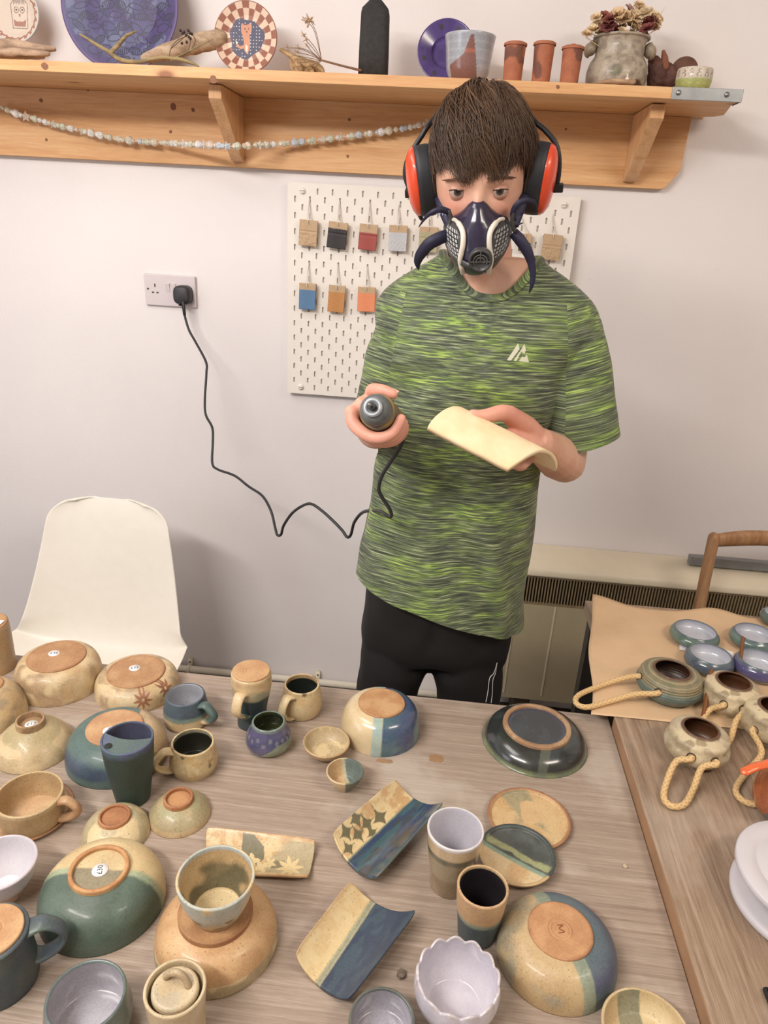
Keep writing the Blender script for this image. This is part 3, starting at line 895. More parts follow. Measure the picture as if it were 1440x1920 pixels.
make_inv('oval_bowl', 'tan upside down bowl with brown sunburst stars on its side and a price sticker', 'bowl', P, H, R, rf,
    over(over(tanmix(5), blobs(40, .6, 31, .05), solid((184, 158, 120), TAN, 80)), star_side(R, [(-1.02, .026), (-.38, .030)], [.0195, .0185]), solid((170, 112, 72), (150, 96, 60), 90)),
    a=3.2, b_=.5, fine=True, stick=(-.006, .007, '£32', .3), footc=(206, 160, 112), footc2=(190, 138, 92))
P, rb = base_at(-12, 1274, 78, TZ)
make_inv('cylinder_pot', 'plain tan pot cut by the left edge with a white card on it', 'pot', P, .105, rb, rb * .94, tanmix(9, TAN2, (190, 160, 118)), a=6, b_=.5)
t = thing('price_card', 'blank white card lying on the tan pot at the left edge', 'card', (P[0] + .012, P[1] - .012, TZ + .1065))
b = MB(); b.box(-.04, .022, -.022, .022, 0, .0006); b.build('card', PAPERW, t, smooth=False)
P, H, R, rf = fit_inv(-78, 47, 1384, 1283, 60)
make_inv('bowl', 'upside down speckled tan bowl cut by the left edge, behind the small-footed bowl', 'bowl', P, H, R, rf, tanmix(12), a=2.2, b_=.7)
P, H, R, rf = fit_inv(-6, 136, 1453, 1348, 51)
make_inv('footed_bowl', 'mottled tan bowl upside down at the left, its sticker inside a narrow foot ring', 'bowl', P, H, R, rf,
    over(over(solid((198, 172, 124), (214, 190, 144), 30, 3), blobs(30, .55, 41, .03), solid((224, 196, 146))), above(H * .55), solid((196, 176, 128), (184, 166, 118), 40)),
    a=1.6, b_=.78, ringed=True, foot=.012, stick=(.001, 0, '£17', .3), footc=(186, 150, 106), footc2=(150, 112, 74), innerc=solid((170, 136, 96)))
P, H, R, rf = fit_inv(130, 312, 1481, 1362, 104)
make_inv('bowl', 'upside down bowl, half blue-green and half tan, directly behind the tall travel cup', 'bowl', P, H, R, rf,
    over(over(over(solid((86, 110, 108), (96, 122, 116), 25), both(above(H * .25, .004, .004), lambda *a: 1 - above(H * .62, .006, .006)(*a)), solid((68, 84, 106), (74, 92, 110), 40)),
         half(.93, .3, R * .42, .001, .001), tanmix(4, (206, 176, 132), (196, 170, 128))), strip(.93, .3, R * .42, .001), solid((120, 130, 112))),
    a=2.6, b_=.55, stick=(-.004, -.012, '£35', 1.5), footc=(214, 168, 118), footc2=(200, 146, 98))
# --- travel cup with a half lid
def travel_cup():
    P, H, R, rb = fit_up(238, 1384, 96, 246, 1517, 62)
    dk = solid((66, 84, 78), (58, 74, 66), 25)
    t = make_open('travel_cup', 'tall dark green tapered cup with a blue-rimmed half lid and sip hole', 'cup', P, H, R, rb, [(.33, (rb + (R - rb) * .4) / R), (.66, (rb + (R - rb) * .78) / R)],
        over(dk, above(H * .93, .006, .004), solid((88, 96, 132), (84, 108, 120), 50)), solid((82, 84, 112), (72, 72, 84), 30), MATTE)
    # lid covering the front part of the mouth
    G = []; m, n = 16, 60; V = []; F = []
    for i in range(m):
        u = i / (m - 1)
        for j in range(n):
            a = -PI - .16 + (PI + .24) * j / (n - 1)
            r = R * .985
            x, y = r * math.cos(a), r * math.sin(a)
            # inner edge: bowed chord
            cx, cy = x * .98, R * .12 - .010 * math.cos(PI * x / R / 2)
            px, py = x + (cx - x) * u, y + (cy - y) * u
            V.append((px, py, H - .001 + .004 * math.sin(PI * u) * 0 + .003 * u))
    F = grid_f(m, n)
    V = np.array(V); F2 = F + [tuple(len(V) + k for k in reversed(f)) for f in F]
    V2 = np.concatenate([V, V - [0, 0, .003]])
    M('half_lid', V2, F2, MATTE, t, over(solid((96, 116, 112), (92, 110, 112), 40), lambda x, y, z, t: sst(-x, .01, .035), solid((98, 108, 140), (92, 104, 128), 40))(V2[:, 0], V2[:, 1], V2[:, 2], 0))
    b = MB(); b.lathe([(0, .0004), (.0052, .0004), (.0058, 0)], 24, o=(-R * .50, -R * .56, H + .0016)); b.build('sip_hole', plain('sip_dark', (38, 40, 36), .7), t)
travel_cup()
# --- mugs in the back row
def hcol(c1, c2): return solid(c1, c2, 50, 8)
P, H, R, rb = fit_up(347, 1303, 72, 346, 1375, 74)
two = over(over(solid((222, 196, 148), (210, 180, 128), 40), above(H * .42, .003, .002), solid((132, 150, 136), (120, 140, 132), 50)), above(H * .56, .002, .002), solid((74, 86, 98), (84, 100, 112), 40))
make_open('mug', 'round squat mug with slate blue top half, tan bottom and pale grey inside', 'mug', P, H, R, rb, [(.12, 1.16), (.45, 1.17), (.8, 1.06)], two, solid((186, 188, 198), (198, 200, 208), 30), handle=(-.35, H * .82, H * .30, .026, .0085, .62, over(solid((84, 108, 104), (92, 116, 108), 40), lambda x, y, z, t: 1 - sst(z, H * .3, H * .42), solid((214, 180, 128)))))
P, H, R, rb = fit_up(362, 1392, 79, 369, 1467, 76)
floral = over(over(solid((218, 192, 140), (202, 174, 124), 60), blobs(45, .56, 55, .03), solid((232, 212, 162), (214, 178, 118), 90)), blobs(60, .66, 61, .04), solid((146, 124, 84), (120, 104, 72), 90))
make_open('mug', 'leaf-patterned tan mug, dark olive inside, with a big loop handle on its left', 'mug', P, H, R, rb, [(.08, 1.03), (.3, 1.14), (.6, 1.10), (.85, 1.02)], floral, over(solid((56, 56, 42), (48, 46, 36), 30), above(H * .9, .001, .001), solid((170, 160, 130), (130, 136, 112), 60)), handle=(-2.55, H * .86, H * .22, .028, .0085, .5, hcol((224, 198, 146), (208, 180, 128))))
P, H, R, rb = fit_up(567, 1283, 66, 570, 1353, 62)
make_open('mug', 'tan marbled mug with near-black inside standing at the back edge with its handle towards us', 'mug', P, H, R, rb, [(.1, 1.08), (.35, 1.17), (.65, 1.13), (.88, 1.03)], over(floral, blobs(38, .5, 71, .1), solid((222, 196, 146))), over(solid((50, 58, 52), (42, 48, 44), 30), above(H * .88, .001, .001), solid((214, 186, 136), (196, 160, 112), 60)), handle=(-2.05, H * .84, H * .12, .024, .0085, .45, hcol((226, 202, 152), (210, 184, 136))))
# inverted mug
def inv_mug(label, P, H, R, rbig, rf, ca, zs, hang, hc, stampd=True, mat=None, out=.024, wd=.0095, hz=(.72, .28)):
    t = thing('mug', label, 'mug', P)
    o = [tuple(p) for p in spline([(R, 0), (R * 1.02, H * .3), (rbig * .99, H * .7), (rbig, H * .86), (rbig * .99, H * .94), (rf, H - .0035)], 8)]
    inn = [(r - .0045, min(z, H - .009)) for r, z in o]
    pot_mesh('body', [(.0003, H - .009)] + list(reversed(inn)) + o + [(.0003, H - .0034)], t, ca, mat or GLZ)
    fp = [(rf, H - .0045), (rf, H - .001), (rf - .0012, H), (.014, H), (.0134, H - .0008), (.0125, H - .0008), (.012, H), (.009, H), (.0085, H - .0008), (.0078, H - .0008), (.0072, H), (.0003, H)]
    pot_mesh('foot', fp, t, solid((216, 168, 116), (202, 148, 98), 40, 2), RAW, step=.0009)
    add_handle(t, handle_path(hang, H * hz[0], H * hz[1], out, o), wd, .42, hc, mat or GLZ)
P, H, R, rf = fit_inv(446, 500, 1372, 1256, 70)
rb_ = 37.5 * mpp((P[0], P[1], TZ + H * .9))
inv_mug('upside down tall mug with bare clay base, tan shoulder and dark green below', P, H, R, rb_, rf, over(over(solid((64, 80, 80), (58, 74, 76), 30), above(H * .60, .003, .003), solid((170, 168, 140), (196, 182, 142), 40)), above(H * .76, .004, .003), solid((224, 194, 142), (212, 180, 130), 40)), None, -1.78,
    over(solid((226, 198, 148)), lambda x, y, z, t: 1 - sst(z, H * .36, H * .4), solid((118, 140, 116), (74, 90, 78), 80)), hz=(.74, .30))
# small round blue pot
P, H, R, rb = fit_up(503, 1353, 62, 504, 1419, 62)
def dots(x, y, z, t):
    an = np.arctan2(y, x); r = np.zeros_like(x)
    for q in range(20):
        a0 = q * 2 * PI / 20; z0 = H * (.70 - .10 * (q % 2) - .06 * ((q * 7) % 3 == 0)); d = np.hypot((((an - a0 + PI) % (2 * PI)) - PI) * .04, z - z0)
        r = np.maximum(r, sst(.0036 - d, -.0004, .0004))
    return r
def dent(V):
    an = np.arctan2(V[:, 1], V[:, 0]); m = dots(V[:, 0], V[:, 1], V[:, 2], 0)
    V = V.copy(); k = 1 - .03 * m; V[:, 0] *= k; V[:, 1] *= k; return V
make_open('bud_pot', 'small round indigo pot with pressed dots around its shoulder and olive inside', 'pot', P, H, R, rb, [(.12, 1.30), (.35, 1.40), (.65, 1.25), (.9, 1.03)],
    over(over(over(solid((78, 82, 118), (92, 90, 128), 50), lambda x, y, z, t: sst(x * .7 - z + .012 + .006 * (fbm(x, y, z, 80, 3) - .5), 0, .003) * (z < H * .5), solid((136, 146, 124), (150, 158, 132), 50)), above(H * .93, .001, .001), solid((128, 146, 140))), lambda x, y, z, t: .6 * dots(x, y, z, t), solid((150, 150, 158))),
    solid((74, 82, 44), (60, 66, 38), 30), GLS, warp=dent)
# blue / cream big bowl in the middle
P, H, R, rf = fit_inv(638, 787, 1420, 1316, 88)
blue = over(solid((74, 92, 128), (84, 116, 126), 18, 6), blobs(22, .58, 77, .08), solid((72, 78, 122), (92, 128, 128), 40))
make_inv('bowl', 'upside down bowl by the boy, cream and glossy blue with a pale mint stripe between', 'bowl', P, H, R, rf,
    over(over(over(solid((236, 212, 164), (226, 200, 150), 26, 2), half(1, .05, .004, .002), blue), strip(1, .05, -.004, .0085, .0006), solid((186, 204, 184), (170, 196, 190), 60)), lambda x, y, z, t: 0 * x, solid(TAN)),
    a=2.7, b_=.52, footc=(216, 166, 112), footc2=(196, 138, 86), mat=GLS)
# small bowls
P, H, R, rb = fit_up(612, 1391, 88, 610, 1428, 44)
make_open('dip_bowl', 'small shallow tan bowl with a faint leaf pattern inside', 'bowl', P, H, R, rb, [(.3, .72), (.65, .90)], tanmix(21, TAN, TAN2), over(solid((206, 184, 140), (190, 168, 126), 50), blobs(45, .55, 81, .04), solid((226, 202, 150))), th=.0035)
P, H, R, rb = fit_up(647, 1446, 71, 644, 1486, 32)
tk = half(.90, .43, .008, .0006, .0003)
make_open('dip_bowl', 'tiny bowl, half tan and half grey-green, in front of the shallow tan one', 'bowl', P, H, R, rb, [(.3, .66), (.65, .87)], over(solid((216, 190, 142), CREAMY, 40), half(1, .1, .002, .0006, .0003), solid((118, 120, 96), (96, 112, 104), 60)), over(over(solid((218, 180, 128), (206, 166, 112), 40), tk, solid((112, 130, 126), (104, 118, 112), 60)), strip(.90, .43, .005, .003, .0006), solid((196, 192, 158))), th=.003)
# dark plate upside down
P, H, R, rf = fit_inv(907, 1097, 1458, 1358, 126)
dkp = over(over(solid((46, 50, 50), (56, 60, 56), 24, 4), blobs(30, .6, 91, .05), solid((66, 70, 66), (60, 70, 74), 50)), lambda x, y, z, t: (1 - sst(z, .004, .011)) * 1.0, solid((124, 134, 96), (104, 116, 92), 50))
dkp = over(dkp, both(strip(.98, -.2, .022, .0085, .0008), lambda x, y, z, t: (y < 0) * .45), solid((118, 124, 104)))
make_inv('serving_dish', 'dark slate-green dish upside down at the back right, showing a pale foot ring', 'dish', P, H, R, rf, dkp, a=2.0, b_=.66, lip=.003, ringed=True, foot=.006, footc=(196, 158, 118), footc2=(168, 126, 88), innerc=over(solid((46, 54, 60), (58, 68, 74), 30, 3), lambda x, y, z, t: sst(np.hypot(x, y), rf * .7, rf * .9), solid((84, 88, 116))), mat=GLS)
# --- curved slab trays
def tray(label, cs, h, colf, sag=None, th=.0055, name='slab_tray', m=110, n=90, corner=.10, mat=None):
    """four corner pixels at height h: A B C D going round; v runs A->D and B->C, u across"""
    W4 = [onz(x, y, TZ + hh) for (x, y), hh in zip(cs, h)]
    A, B, C_, D = W4; c0 = sum(W4) / 4; c0[2] = TZ
    G = np.zeros((m, n, 3)); UV = np.zeros((m, n, 2))
    for i in range(m):
        for j in range(n):
            v = -1 + 2 * i / (m - 1); u = -1 + 2 * j / (n - 1)
            k = corner
            uu = u * (1 - k * .5 * v ** 8 * abs(u) ** 3); vv = v * (1 - k * .35 * u ** 8 * abs(v) ** 3)
            s, r = (uu + 1) / 2, (vv + 1) / 2
            p = (A * (1 - s) + B * s) * (1 - r) + (D * (1 - s) + C_ * s) * r
            z = TZ + (p[2] - TZ) * (abs(uu) ** 2.2) + .0005
            z += .0006 * (fbm(u, v, 0, 3) - .5)
            G[i, j] = (p[0], p[1], z); UV[i, j] = (u, v)
    G = G - c0; Tp = G + [0, 0, th]; 
    V, F = slab(Tp, G)
    uv = np.concatenate([UV.reshape(-1, 2)] * 2)
    t = thing(name, label, 'tray', c0)
    M('tray_slab', V, F, mat or GLZ, t, colf(uv[:, 0], uv[:, 1], V[:, 0], V[:, 1], V[:, 2]))
def pn(u, v, poly):
    r = np.zeros(len(u), bool); n = len(poly)
    for i in range(n):
        (x1, y1), (x2, y2) = poly[i], poly[(i + 1) % n]
        c = ((y1 > v) != (y2 > v)); xx = (x2 - x1) * (v - y1) / ((y2 - y1) if y2 != y1 else 1e-9) + x1
        r ^= c & (u < xx)
    return r.astype(float)
def leafgap(u, v, cu, cv, s):
    """dark four-pointed gaps left between petals"""
    a = (u - cu) / s; b_ = (v - cv) / (s * .62)
    return (np.sqrt(np.abs(a)) + np.sqrt(np.abs(b_)) < .88).astype(float)
def tray1(u, v, x, y, z):
    c = mixc(np.tile(C3((236, 210, 152)), (len(u), 1)), np.tile(C3((214, 172, 112)), (len(u), 1)), sst(fbm(u, v, 0, 4, 2), .45, .65))
    g = np.maximum.reduce([leafgap(u, v, a, b_, s) for a, b_, s in ((-.50, -.12, .56), (-.62, .20, .48), (-.88, .36, .48), (-.56, .50, .46), (-.80, .70, .46), (-.46, .84, .42), (-.32, .24, .40))])
    c = mixc(c, np.tile(C3((108, 104, 74)), (len(u), 1)), g * (u < -.24) * .95)
    bl = mixc(np.tile(C3((60, 74, 108)), (len(u), 1)), np.tile(C3((70, 104, 112)), (len(u), 1)), sst(fbm(u * 2, v * .7, 0, 3, 5), .4, .65))
    bl = mixc(bl, np.tile(C3((74, 78, 82)), (len(u), 1)), sst(fbm(u * 2, v * 1, 0, 2.2, 9), .55, .7))
    e = .04 * (fbm(u, v, 0, 5, 3) - .5)
    e = e + .20
    f = sst(u + .02 + e, -.02, .03); c = mixc(c, bl, f)
    return mixc(c, np.tile(C3((116, 138, 124)), (len(u), 1)), np.clip(1 - np.abs(u + .02 + e) / .05, 0, 1) * .8 + sst(u, .9, 1.0) * .7)
tray('curved tray with dark leaf shapes on its cream side and glossy deep blue beside', [(742, 1463), (834, 1506), (706, 1650), (621, 1567)], [.026, .026, .022, .024], tray1, mat=GLS)
def tray2(u, v, x, y, z):
    c = mixc(np.tile(C3((238, 212, 154)), (len(u), 1)), np.tile(C3((230, 198, 138)), (len(u), 1)), sst(fbm(u, v, 0, 4, 2), .4, .65))
    c = mixc(c, np.tile(C3((206, 160, 106)), (len(u), 1)), sst(-u, .88, 1.0) * .7)
    bl = mixc(np.tile(C3((62, 76, 98)), (len(u), 1)), np.tile(C3((72, 90, 106)), (len(u), 1)), sst(fbm(u * 2, v, 0, 3, 5), .4, .65))
    e = .03 * (fbm(u, v, 0, 4, 3) - .5)
    b0 = -.15 + .10 * v
    c = mixc(c, bl, sst(u - b0 + e, .0, .05)); return mixc(c, np.tile(C3((132, 152, 136)), (len(u), 1)), np.clip(1 - np.abs(u - b0 + .05 + e) / .10, 0, 1) ** .6 * .85)
tray('curved tray split into plain cream and matt navy halves, lower of the two curved trays', [(657, 1655), (783, 1709), (655, 1878), (551, 1792)], [.024, .026, .018, .022], tray2)
def tray3(u, v, x, y, z):
    c = mixc(np.tile(C3((228, 200, 146)), (len(u), 1)), np.tile(C3((210, 170, 112)), (len(u), 1)), sst(fbm(u * 2, v, 0, 4, 2), .4, .65))
    c = mixc(c, np.tile(C3((180, 168, 132)), (len(u), 1)), sst(u + .3 * v + .2 * fbm(u, v, 0, 3), .3, .45) * .8 * (np.abs(v) < .85))
    c = mixc(c, np.tile(C3((112, 112, 88)), (len(u), 1)), pn(u, v, [(-.32, -.95), (-.12, -.92), (.08, -.55), (.10, .0), (-.05, .45), (-.35, .5)]) * .9)
    c = mixc(c, np.tile(C3((126, 118, 88)), (len(u), 1)), pn(u, v, [(.12, .12), (.35, .02), (.5, .0), (.48, .45), (.2, .5)]) * .75)
    def st(cu, cv, R, n, rot):
        a = np.arctan2((v - cv) * .38, u - cu) + rot; d = np.hypot(u - cu, (v - cv) * .38); k = np.abs(((a * n / 2 / PI) % 1) - .5) * 2; return (d < R * (.38 + .62 * k)).astype(float)
    for s in (st(.60, .42, .27, 8, .2), st(.22, .2, .13, 5, .9), st(-.12, .16, .16, 4, .2), st(.06, .5, .16, 4, .5), st(-.75, .2, .2, 7, .1)):
        c = mixc(c, np.tile(C3((238, 212, 150)), (len(u), 1)), s * .95)
    return mixc(c, np.tile(C3((206, 158, 102)), (len(u), 1)), sst(np.abs(v), .86, 1.0) * .7)
# stars tray: curl runs along its long edges, so u and v are swapped
tray('rectangular tray with cream stars on tan and grey-green, behind the stacked white-rimmed cup', [(386, 1640), (386, 1554), (592, 1578), (578, 1648)], [.010, .014, .014, .010], lambda u, v, x, y, z: tray3(v, -u, x, y, z), m=150, n=70)
# --- tumblers
P, H, R, rb = fit_up(855, 1554, 107, 847, 1687, 74)
make_open('tumbler', 'tall tapered tumbler with a white glazed inside and rim above a tan and olive body', 'tumbler', P, H, R, rb, [(.35, .80), (.7, .93)], over(over(over(solid((168, 142, 104), (150, 124, 88), 40), above(H * .34, .006, .006), solid((160, 146, 112), (172, 154, 118), 40)), above(H * .68, .003, .002), solid((128, 122, 98), (118, 114, 92), 60)), above(H * .78, .002, .002), over(solid((222, 194, 150)), above(H * .965, .001, .0005), solid((232, 226, 226)))), solid((226, 222, 230), (216, 212, 222), 20), GLS, th=.0035)
P, H, R, rb = fit_up(907, 1662, 97, 905, 1782, 70)
make_open('tumbler', 'tan and navy tumbler with a black inside, in front of the white-rimmed tumbler', 'tumbler', P, H, R, rb, [(.35, .84), (.7, .95)], over(over(solid((62, 76, 84), (70, 86, 92), 40), above(H * .50, .003, .002), solid((118, 140, 130), (150, 160, 138), 60)), above(H * .58, .003, .002), solid((216, 180, 132), (206, 164, 116), 40)), over(solid((42, 36, 42), (34, 28, 34), 30), above(H * .975, .0006, .0003), solid((206, 176, 124))), th=.0035)
# --- saucers
def saucer(label, xl, xr, yb, coltop, colrim, z=TZ, hh=.009, tilt=None, rimw=.005, sy=1.0):
    P, R = base_at((xl + xr) / 2, yb, xr - xl, z)
    t = thing('saucer', label, 'saucer', P, rot=tilt or (0, 0, 0))
    pf = [(.0003, 0), (R * .82, 0), (R * .97, hh * .5), (R, hh), (R - rimw * .3, hh + .0006), (R - rimw, hh - .0002), (R - rimw * 1.4, hh * .55), (R * .5, hh * .42), (.0003, hh * .4)]
    def cf(x, y, z_, tt): return mixc(coltop(x, y, z_, tt), colrim(x, y, z_, tt), sst(np.hypot(x, y / sy), R - rimw * 1.1, R - rimw * .9))
    pot_mesh('dish', pf, t, cf, GLZ, 1, sy); return t, R, P
saucer('tan saucer with a brown rim, partly under the slate and cream saucer', 913, 1068, 1604, over(solid((222, 186, 130), (212, 172, 114), 30), both(strip(.9, .3, .0, .018, .006, amp=.012), blobs(28, .48, 13, .05)), solid((160, 152, 118), (176, 162, 122), 60)), solid((186, 132, 84), (170, 116, 72), 40), sy=.97)
g2 = half(-.50, -.87, .010, .0012, .001)
saucer('round saucer, dark slate above and speckled cream below, overlapping the brown-rimmed saucer', 897, 1040, 1671, over(over(over(solid((82, 88, 84), (96, 102, 98), 50), both(strip(.50, .87, .004, .006, .002, amp=.003), blobs(50, .5, 19, .03)), solid((168, 172, 124))), g2, solid((230, 204, 154), (218, 178, 124), 34)), strip(-.50, -.87, .009, .0035, .002), solid((148, 172, 150))),
    lambda x, y, z, t: mixc(np.tile(C3((72, 84, 84)), (len(x), 1)), np.tile(C3((214, 180, 126)), (len(x), 1)), g2(x, y, z, t)), z=TZ + .0065, tilt=(-.0, -.025, 0))
# --- front right bowl
P, H, R, rf = fit_inv(930, 1152, 1908, 1742, 121)
bl2 = over(solid((98, 118, 122), (104, 128, 124), 20, 6), both(above(H * .40, .010, .01), lambda *a: 1 - above(H * .85, .014, .01)(*a)), solid((88, 92, 120), (96, 104, 126), 40))
make_inv('bowl', 'big upside down bowl, front right, tan and blue-grey with a stamped clay base', 'bowl', P, H, R, rf,
    over(over(over(solid((212, 182, 132), (200, 168, 116), 22, 8), blobs(20, .56, 44, .06), solid((172, 160, 132), (190, 168, 126), 50)), half(.92, .38, .004, .0015), bl2), strip(.92, .38, .002, .0085, .0008), solid((146, 158, 136), (158, 168, 142), 60)),
    a=2.7, b_=.52, footc=(216, 160, 108), footc2=(198, 140, 90), stamp=True)
# --- scalloped white bowl
P, H, R, rb = fit_up(861, 1832, 156, 866, 1936, 84)
def scal(V):
    V = V.copy(); an = np.arctan2(V[:, 1], V[:, 0]); top = sst(V[:, 2], H * .55, H * 1.0)
    k = np.abs(np.sin(an * 6.5 + .4)); V[:, 2] += (k * .0062 - .003) * top; r = 1 + (.025 * k) * top; V[:, 0] *= r; V[:, 1] *= r; return V
wg = over(solid((226, 220, 230), (216, 210, 222), 20), lambda x, y, z, t: trange(0, 1)(x, y, z, t) * sst(z, H * .985, H * 1.0) * .25, solid((206, 186, 160)))
make_open('scalloped_bowl', 'glossy white bowl with a wavy petal edge at the front centre', 'bowl', P, H, R, rb, [(.12, .70), (.35, .92), (.6, 1.03), (.82, 1.03)], wg, wg, GLS, th=.0035, warp=scal)
P, H, R, rb = fit_up(717, 1912, 124, 716, 2010, 100)
make_open('cup', 'grey-rimmed cup with pale lilac grey inside, cut by the bottom edge', 'cup', P, H, R, rb, [(.3, 1.02), (.7, 1.04)], solid((98, 104, 98), (108, 114, 106), 40), over(solid((184, 180, 190), (174, 170, 180), 20), above(H * .97, .0006, .0003), solid((98, 106, 98))), GLS)
P, H, R, rb = fit_up(1213, 1934, 166, 1210, 2020, 100)
make_open('bowl', 'cream bowl with a grey-green bar inside, cut by the bottom edge of the photo', 'bowl', P, H, R, rb, [(.35, .82), (.7, .95)], solid((222, 198, 150), (208, 180, 130), 40), over(solid((228, 204, 152), (212, 182, 130), 26), strip(1, .1, -.006, .014, .001), solid((140, 138, 112), (154, 148, 116), 60)))
P, H, R, rb = fit_up(160, 1868, 145, 160, 1995, 120)
make_open('cup', 'round cup with blue-green outside and pale lilac inside at the bottom left', 'cup', P, H, R, rb, [(.2, 1.06), (.5, 1.10), (.8, 1.05)], solid((104, 120, 116), (96, 110, 108), 40), over(solid((196, 192, 200), (188, 182, 192), 20), above(H * .97, .0006, .0003), solid((134, 156, 148))), GLS)
# lidded jar
def jar():
    P, H, R, rb = fit_up(328, 1852, 115, 335, 1985, 100)
    cc = solid((226, 206, 166), (214, 190, 148), 26)
    t = make_open('lidded_jar', 'narrow cream jar with a sunken lid and a loop knob at the bottom edge', 'jar', P, H, R, rb, [(.3, .90), (.7, .95)], cc, cc)
    lid = [(R - .008, H - .006), (R - .0085, H - .001), (R - .011, H + .0015), (R * .55, H + .001), (R * .2, H - .001), (.0003, H - .0015)]
    o = pot_mesh('lid', lid, t, over(cc, blobs(36, .55, 15, .06), solid((206, 190, 158))), GLZ)
    b = MB(); L_ = spline([(-.014, .010, H - .001), (-.011, .009, H + .008), (0.0, .008, H + .0135), (.010, .006, H + .008), (.015, .003, H - .001)], 6)
    b.tube(L_, .0042, 12, flat=1.0); V = np.array(b.V)
    M('knob', V, b.F, GLZ, o, solid((196, 174, 134), (176, 150, 112), 50)(V[:, 0], V[:, 1], V[:, 2], 0))
jar()
# big tan bowl upside down with a cup on it
P, H, R, rf = fit_inv(294, 520, 1876, 1705, 138)
make_inv('bowl', 'largest upside down bowl at the front left, orange-tan and speckled, carrying the white-rimmed cup', 'bowl', P, H, R, rf,
    over(over(solid((222, 178, 122), (208, 160, 104), 30, 3), lambda x, y, z, t: (1 - sst(z + .004 * (fbm(x, y, z, 40, 2) - .5), H * .30, H * .36)) * 1.0, solid((176, 156, 118), (190, 168, 124), 50)), both(lambda x, y, z, t: (z < H * .33).astype(float), blobs(44, .52, 17, .02)), solid((226, 200, 148))),
    a=2.5, b_=.56, foot=.008, footc=(198, 148, 96), footc2=(176, 124, 76))
zf = TZ + H
Pc, Hc, Rc, rbc = fit_up(413, 1642, 146, 408, 1749, 82, z=zf)
Pc[0], Pc[1] = P[0] + .004, P[1] - .004
Hc = find_h(Pc, 1644); Rc = 146 * mpp((Pc[0], Pc[1], zf + Hc)) / 2
lf = over(over(solid((206, 204, 188), (194, 198, 184), 30), blobs(34, .55, 25, .02), solid((226, 200, 150))), lambda x, y, z, t: (1 - sst(z, Hc * .10, Hc * .16)), solid((178, 140, 96)))
lf = over(lf, both(lambda x, y, z, t: ((z > Hc * .15) & (z < Hc * .5)).astype(float), lambda x, y, z, t: 1 - blobs(40, .5, 26, .02)(x, y, z, t)), solid((150, 130, 96)))
ins = over(over(solid((220, 188, 134), (206, 172, 118), 26), both(lambda x, y, z, t: 1 - above(Hc * .68, .006, .01)(x, y, z, t), blobs(24, .45, 27, .06)), solid((134, 120, 84), (112, 104, 74), 50)), lambda x, y, z, t: (z < .010).astype(float), solid((230, 206, 152)))
ins = over(ins, above(Hc * .95, .0015, .001), solid((190, 200, 196)))
make_open('cup', 'grey-white rimmed cup with tan brushed inside standing on the upturned bowl', 'cup', (Pc[0], Pc[1], zf), Hc, Rc, rbc, [(.12, rbc / Rc * 1.12), (.5, .86), (.8, .96)], lf, ins)
# big green bowl
P, H, R, rf = fit_inv(81, 307, 1797, 1626, 108)
gm = half(.08, -1, .006, .003, .004)
gcol = over(over(solid((236, 214, 160), (222, 194, 138), 30, 5), half(.08, -1, -.004, .004, .003), solid((160, 176, 142), (176, 186, 150), 50)), gm, solid((86, 104, 90), (96, 116, 102), 24, 9))
make_inv('bowl', 'large dark green upside down bowl with cream back half, ring foot and price sticker', 'bowl', P, H, R, rf, gcol, a=2.5, b_=.56, ringed=True, foot=.006, stick=(.001, .0, '£30', 1.9), footc=(214, 156, 98), footc2=(196, 134, 78),
    innerc=over(solid((228, 204, 150), (214, 188, 136), 30), half(.08, -1, -.002, .002, .004), solid((150, 140, 112), (156, 146, 116), 40)), mat=GLZ)
# two small upside down bowls
P, H, R, rf = fit_inv(158, 279, 1612, 1528, 58)
make_inv('footed_bowl', 'small tan bowl upside down just behind the big green bowl, with a brown foot', 'bowl', P, H, R, rf, over(solid((186, 172, 130), (200, 184, 142), 40), blobs(44, .53, 36, .02), solid((230, 206, 154))), a=2.0, b_=.66, ringed=True, foot=.005, footc=(196, 134, 84), footc2=(176, 112, 66), innerc=solid((190, 126, 78), (172, 110, 66), 40), footmat=RAW)
P, H, R, rf = fit_inv(280, 394, 1573, 1494, 54)
make_inv('footed_bowl', 'small flared tan bowl upside down, orange-brown foot ring, before the leaf-patterned mug', 'bowl', P, H, R, rf, over(over(solid((184, 170, 126), (176, 160, 118), 30), above(H * .62, .002, .001), solid((206, 180, 134), (176, 170, 126), 30)), lambda x, y, z, t: (1 - sst(z, .008, .010)), solid((204, 176, 130), (190, 162, 116), 40)), a=1.7, b_=.80, ringed=True, foot=.007, footc=(196, 132, 80), footc2=(170, 108, 62), innerc=solid((206, 148, 92), (186, 124, 72), 30), footmat=RAW)
# soup cup and saucer at the left
t_, Rs, Ps = saucer('brown-edged saucer under the wide tan soup cup', -22, 134, 1589, solid((200, 160, 112), (186, 146, 100), 30), solid((176, 128, 84), (160, 114, 74), 40), hh=.008)
P, H, R, rb = fit_up(54, 1489, 120, 57, 1574, 96, z=TZ + .0035)
make_open('soup_cup', 'wide tan soup cup with a squared brown handle, standing on a saucer', 'cup', P, H, R, rb, [(.1, .90), (.4, .97), (.75, .99)], over(solid((196, 166, 116), (182, 150, 102), 30), above(H * .9, .002, .002), solid((206, 178, 128))), over(solid((190, 158, 108), (204, 172, 122), 30, 4), lambda x, y, z, t: (z < .012).astype(float), solid((216, 178, 130), (206, 166, 118), 40)), handle=(-.02, H * .86, H * .24, .029, .0072, .8, solid((176, 126, 84), (196, 154, 106), 60)))
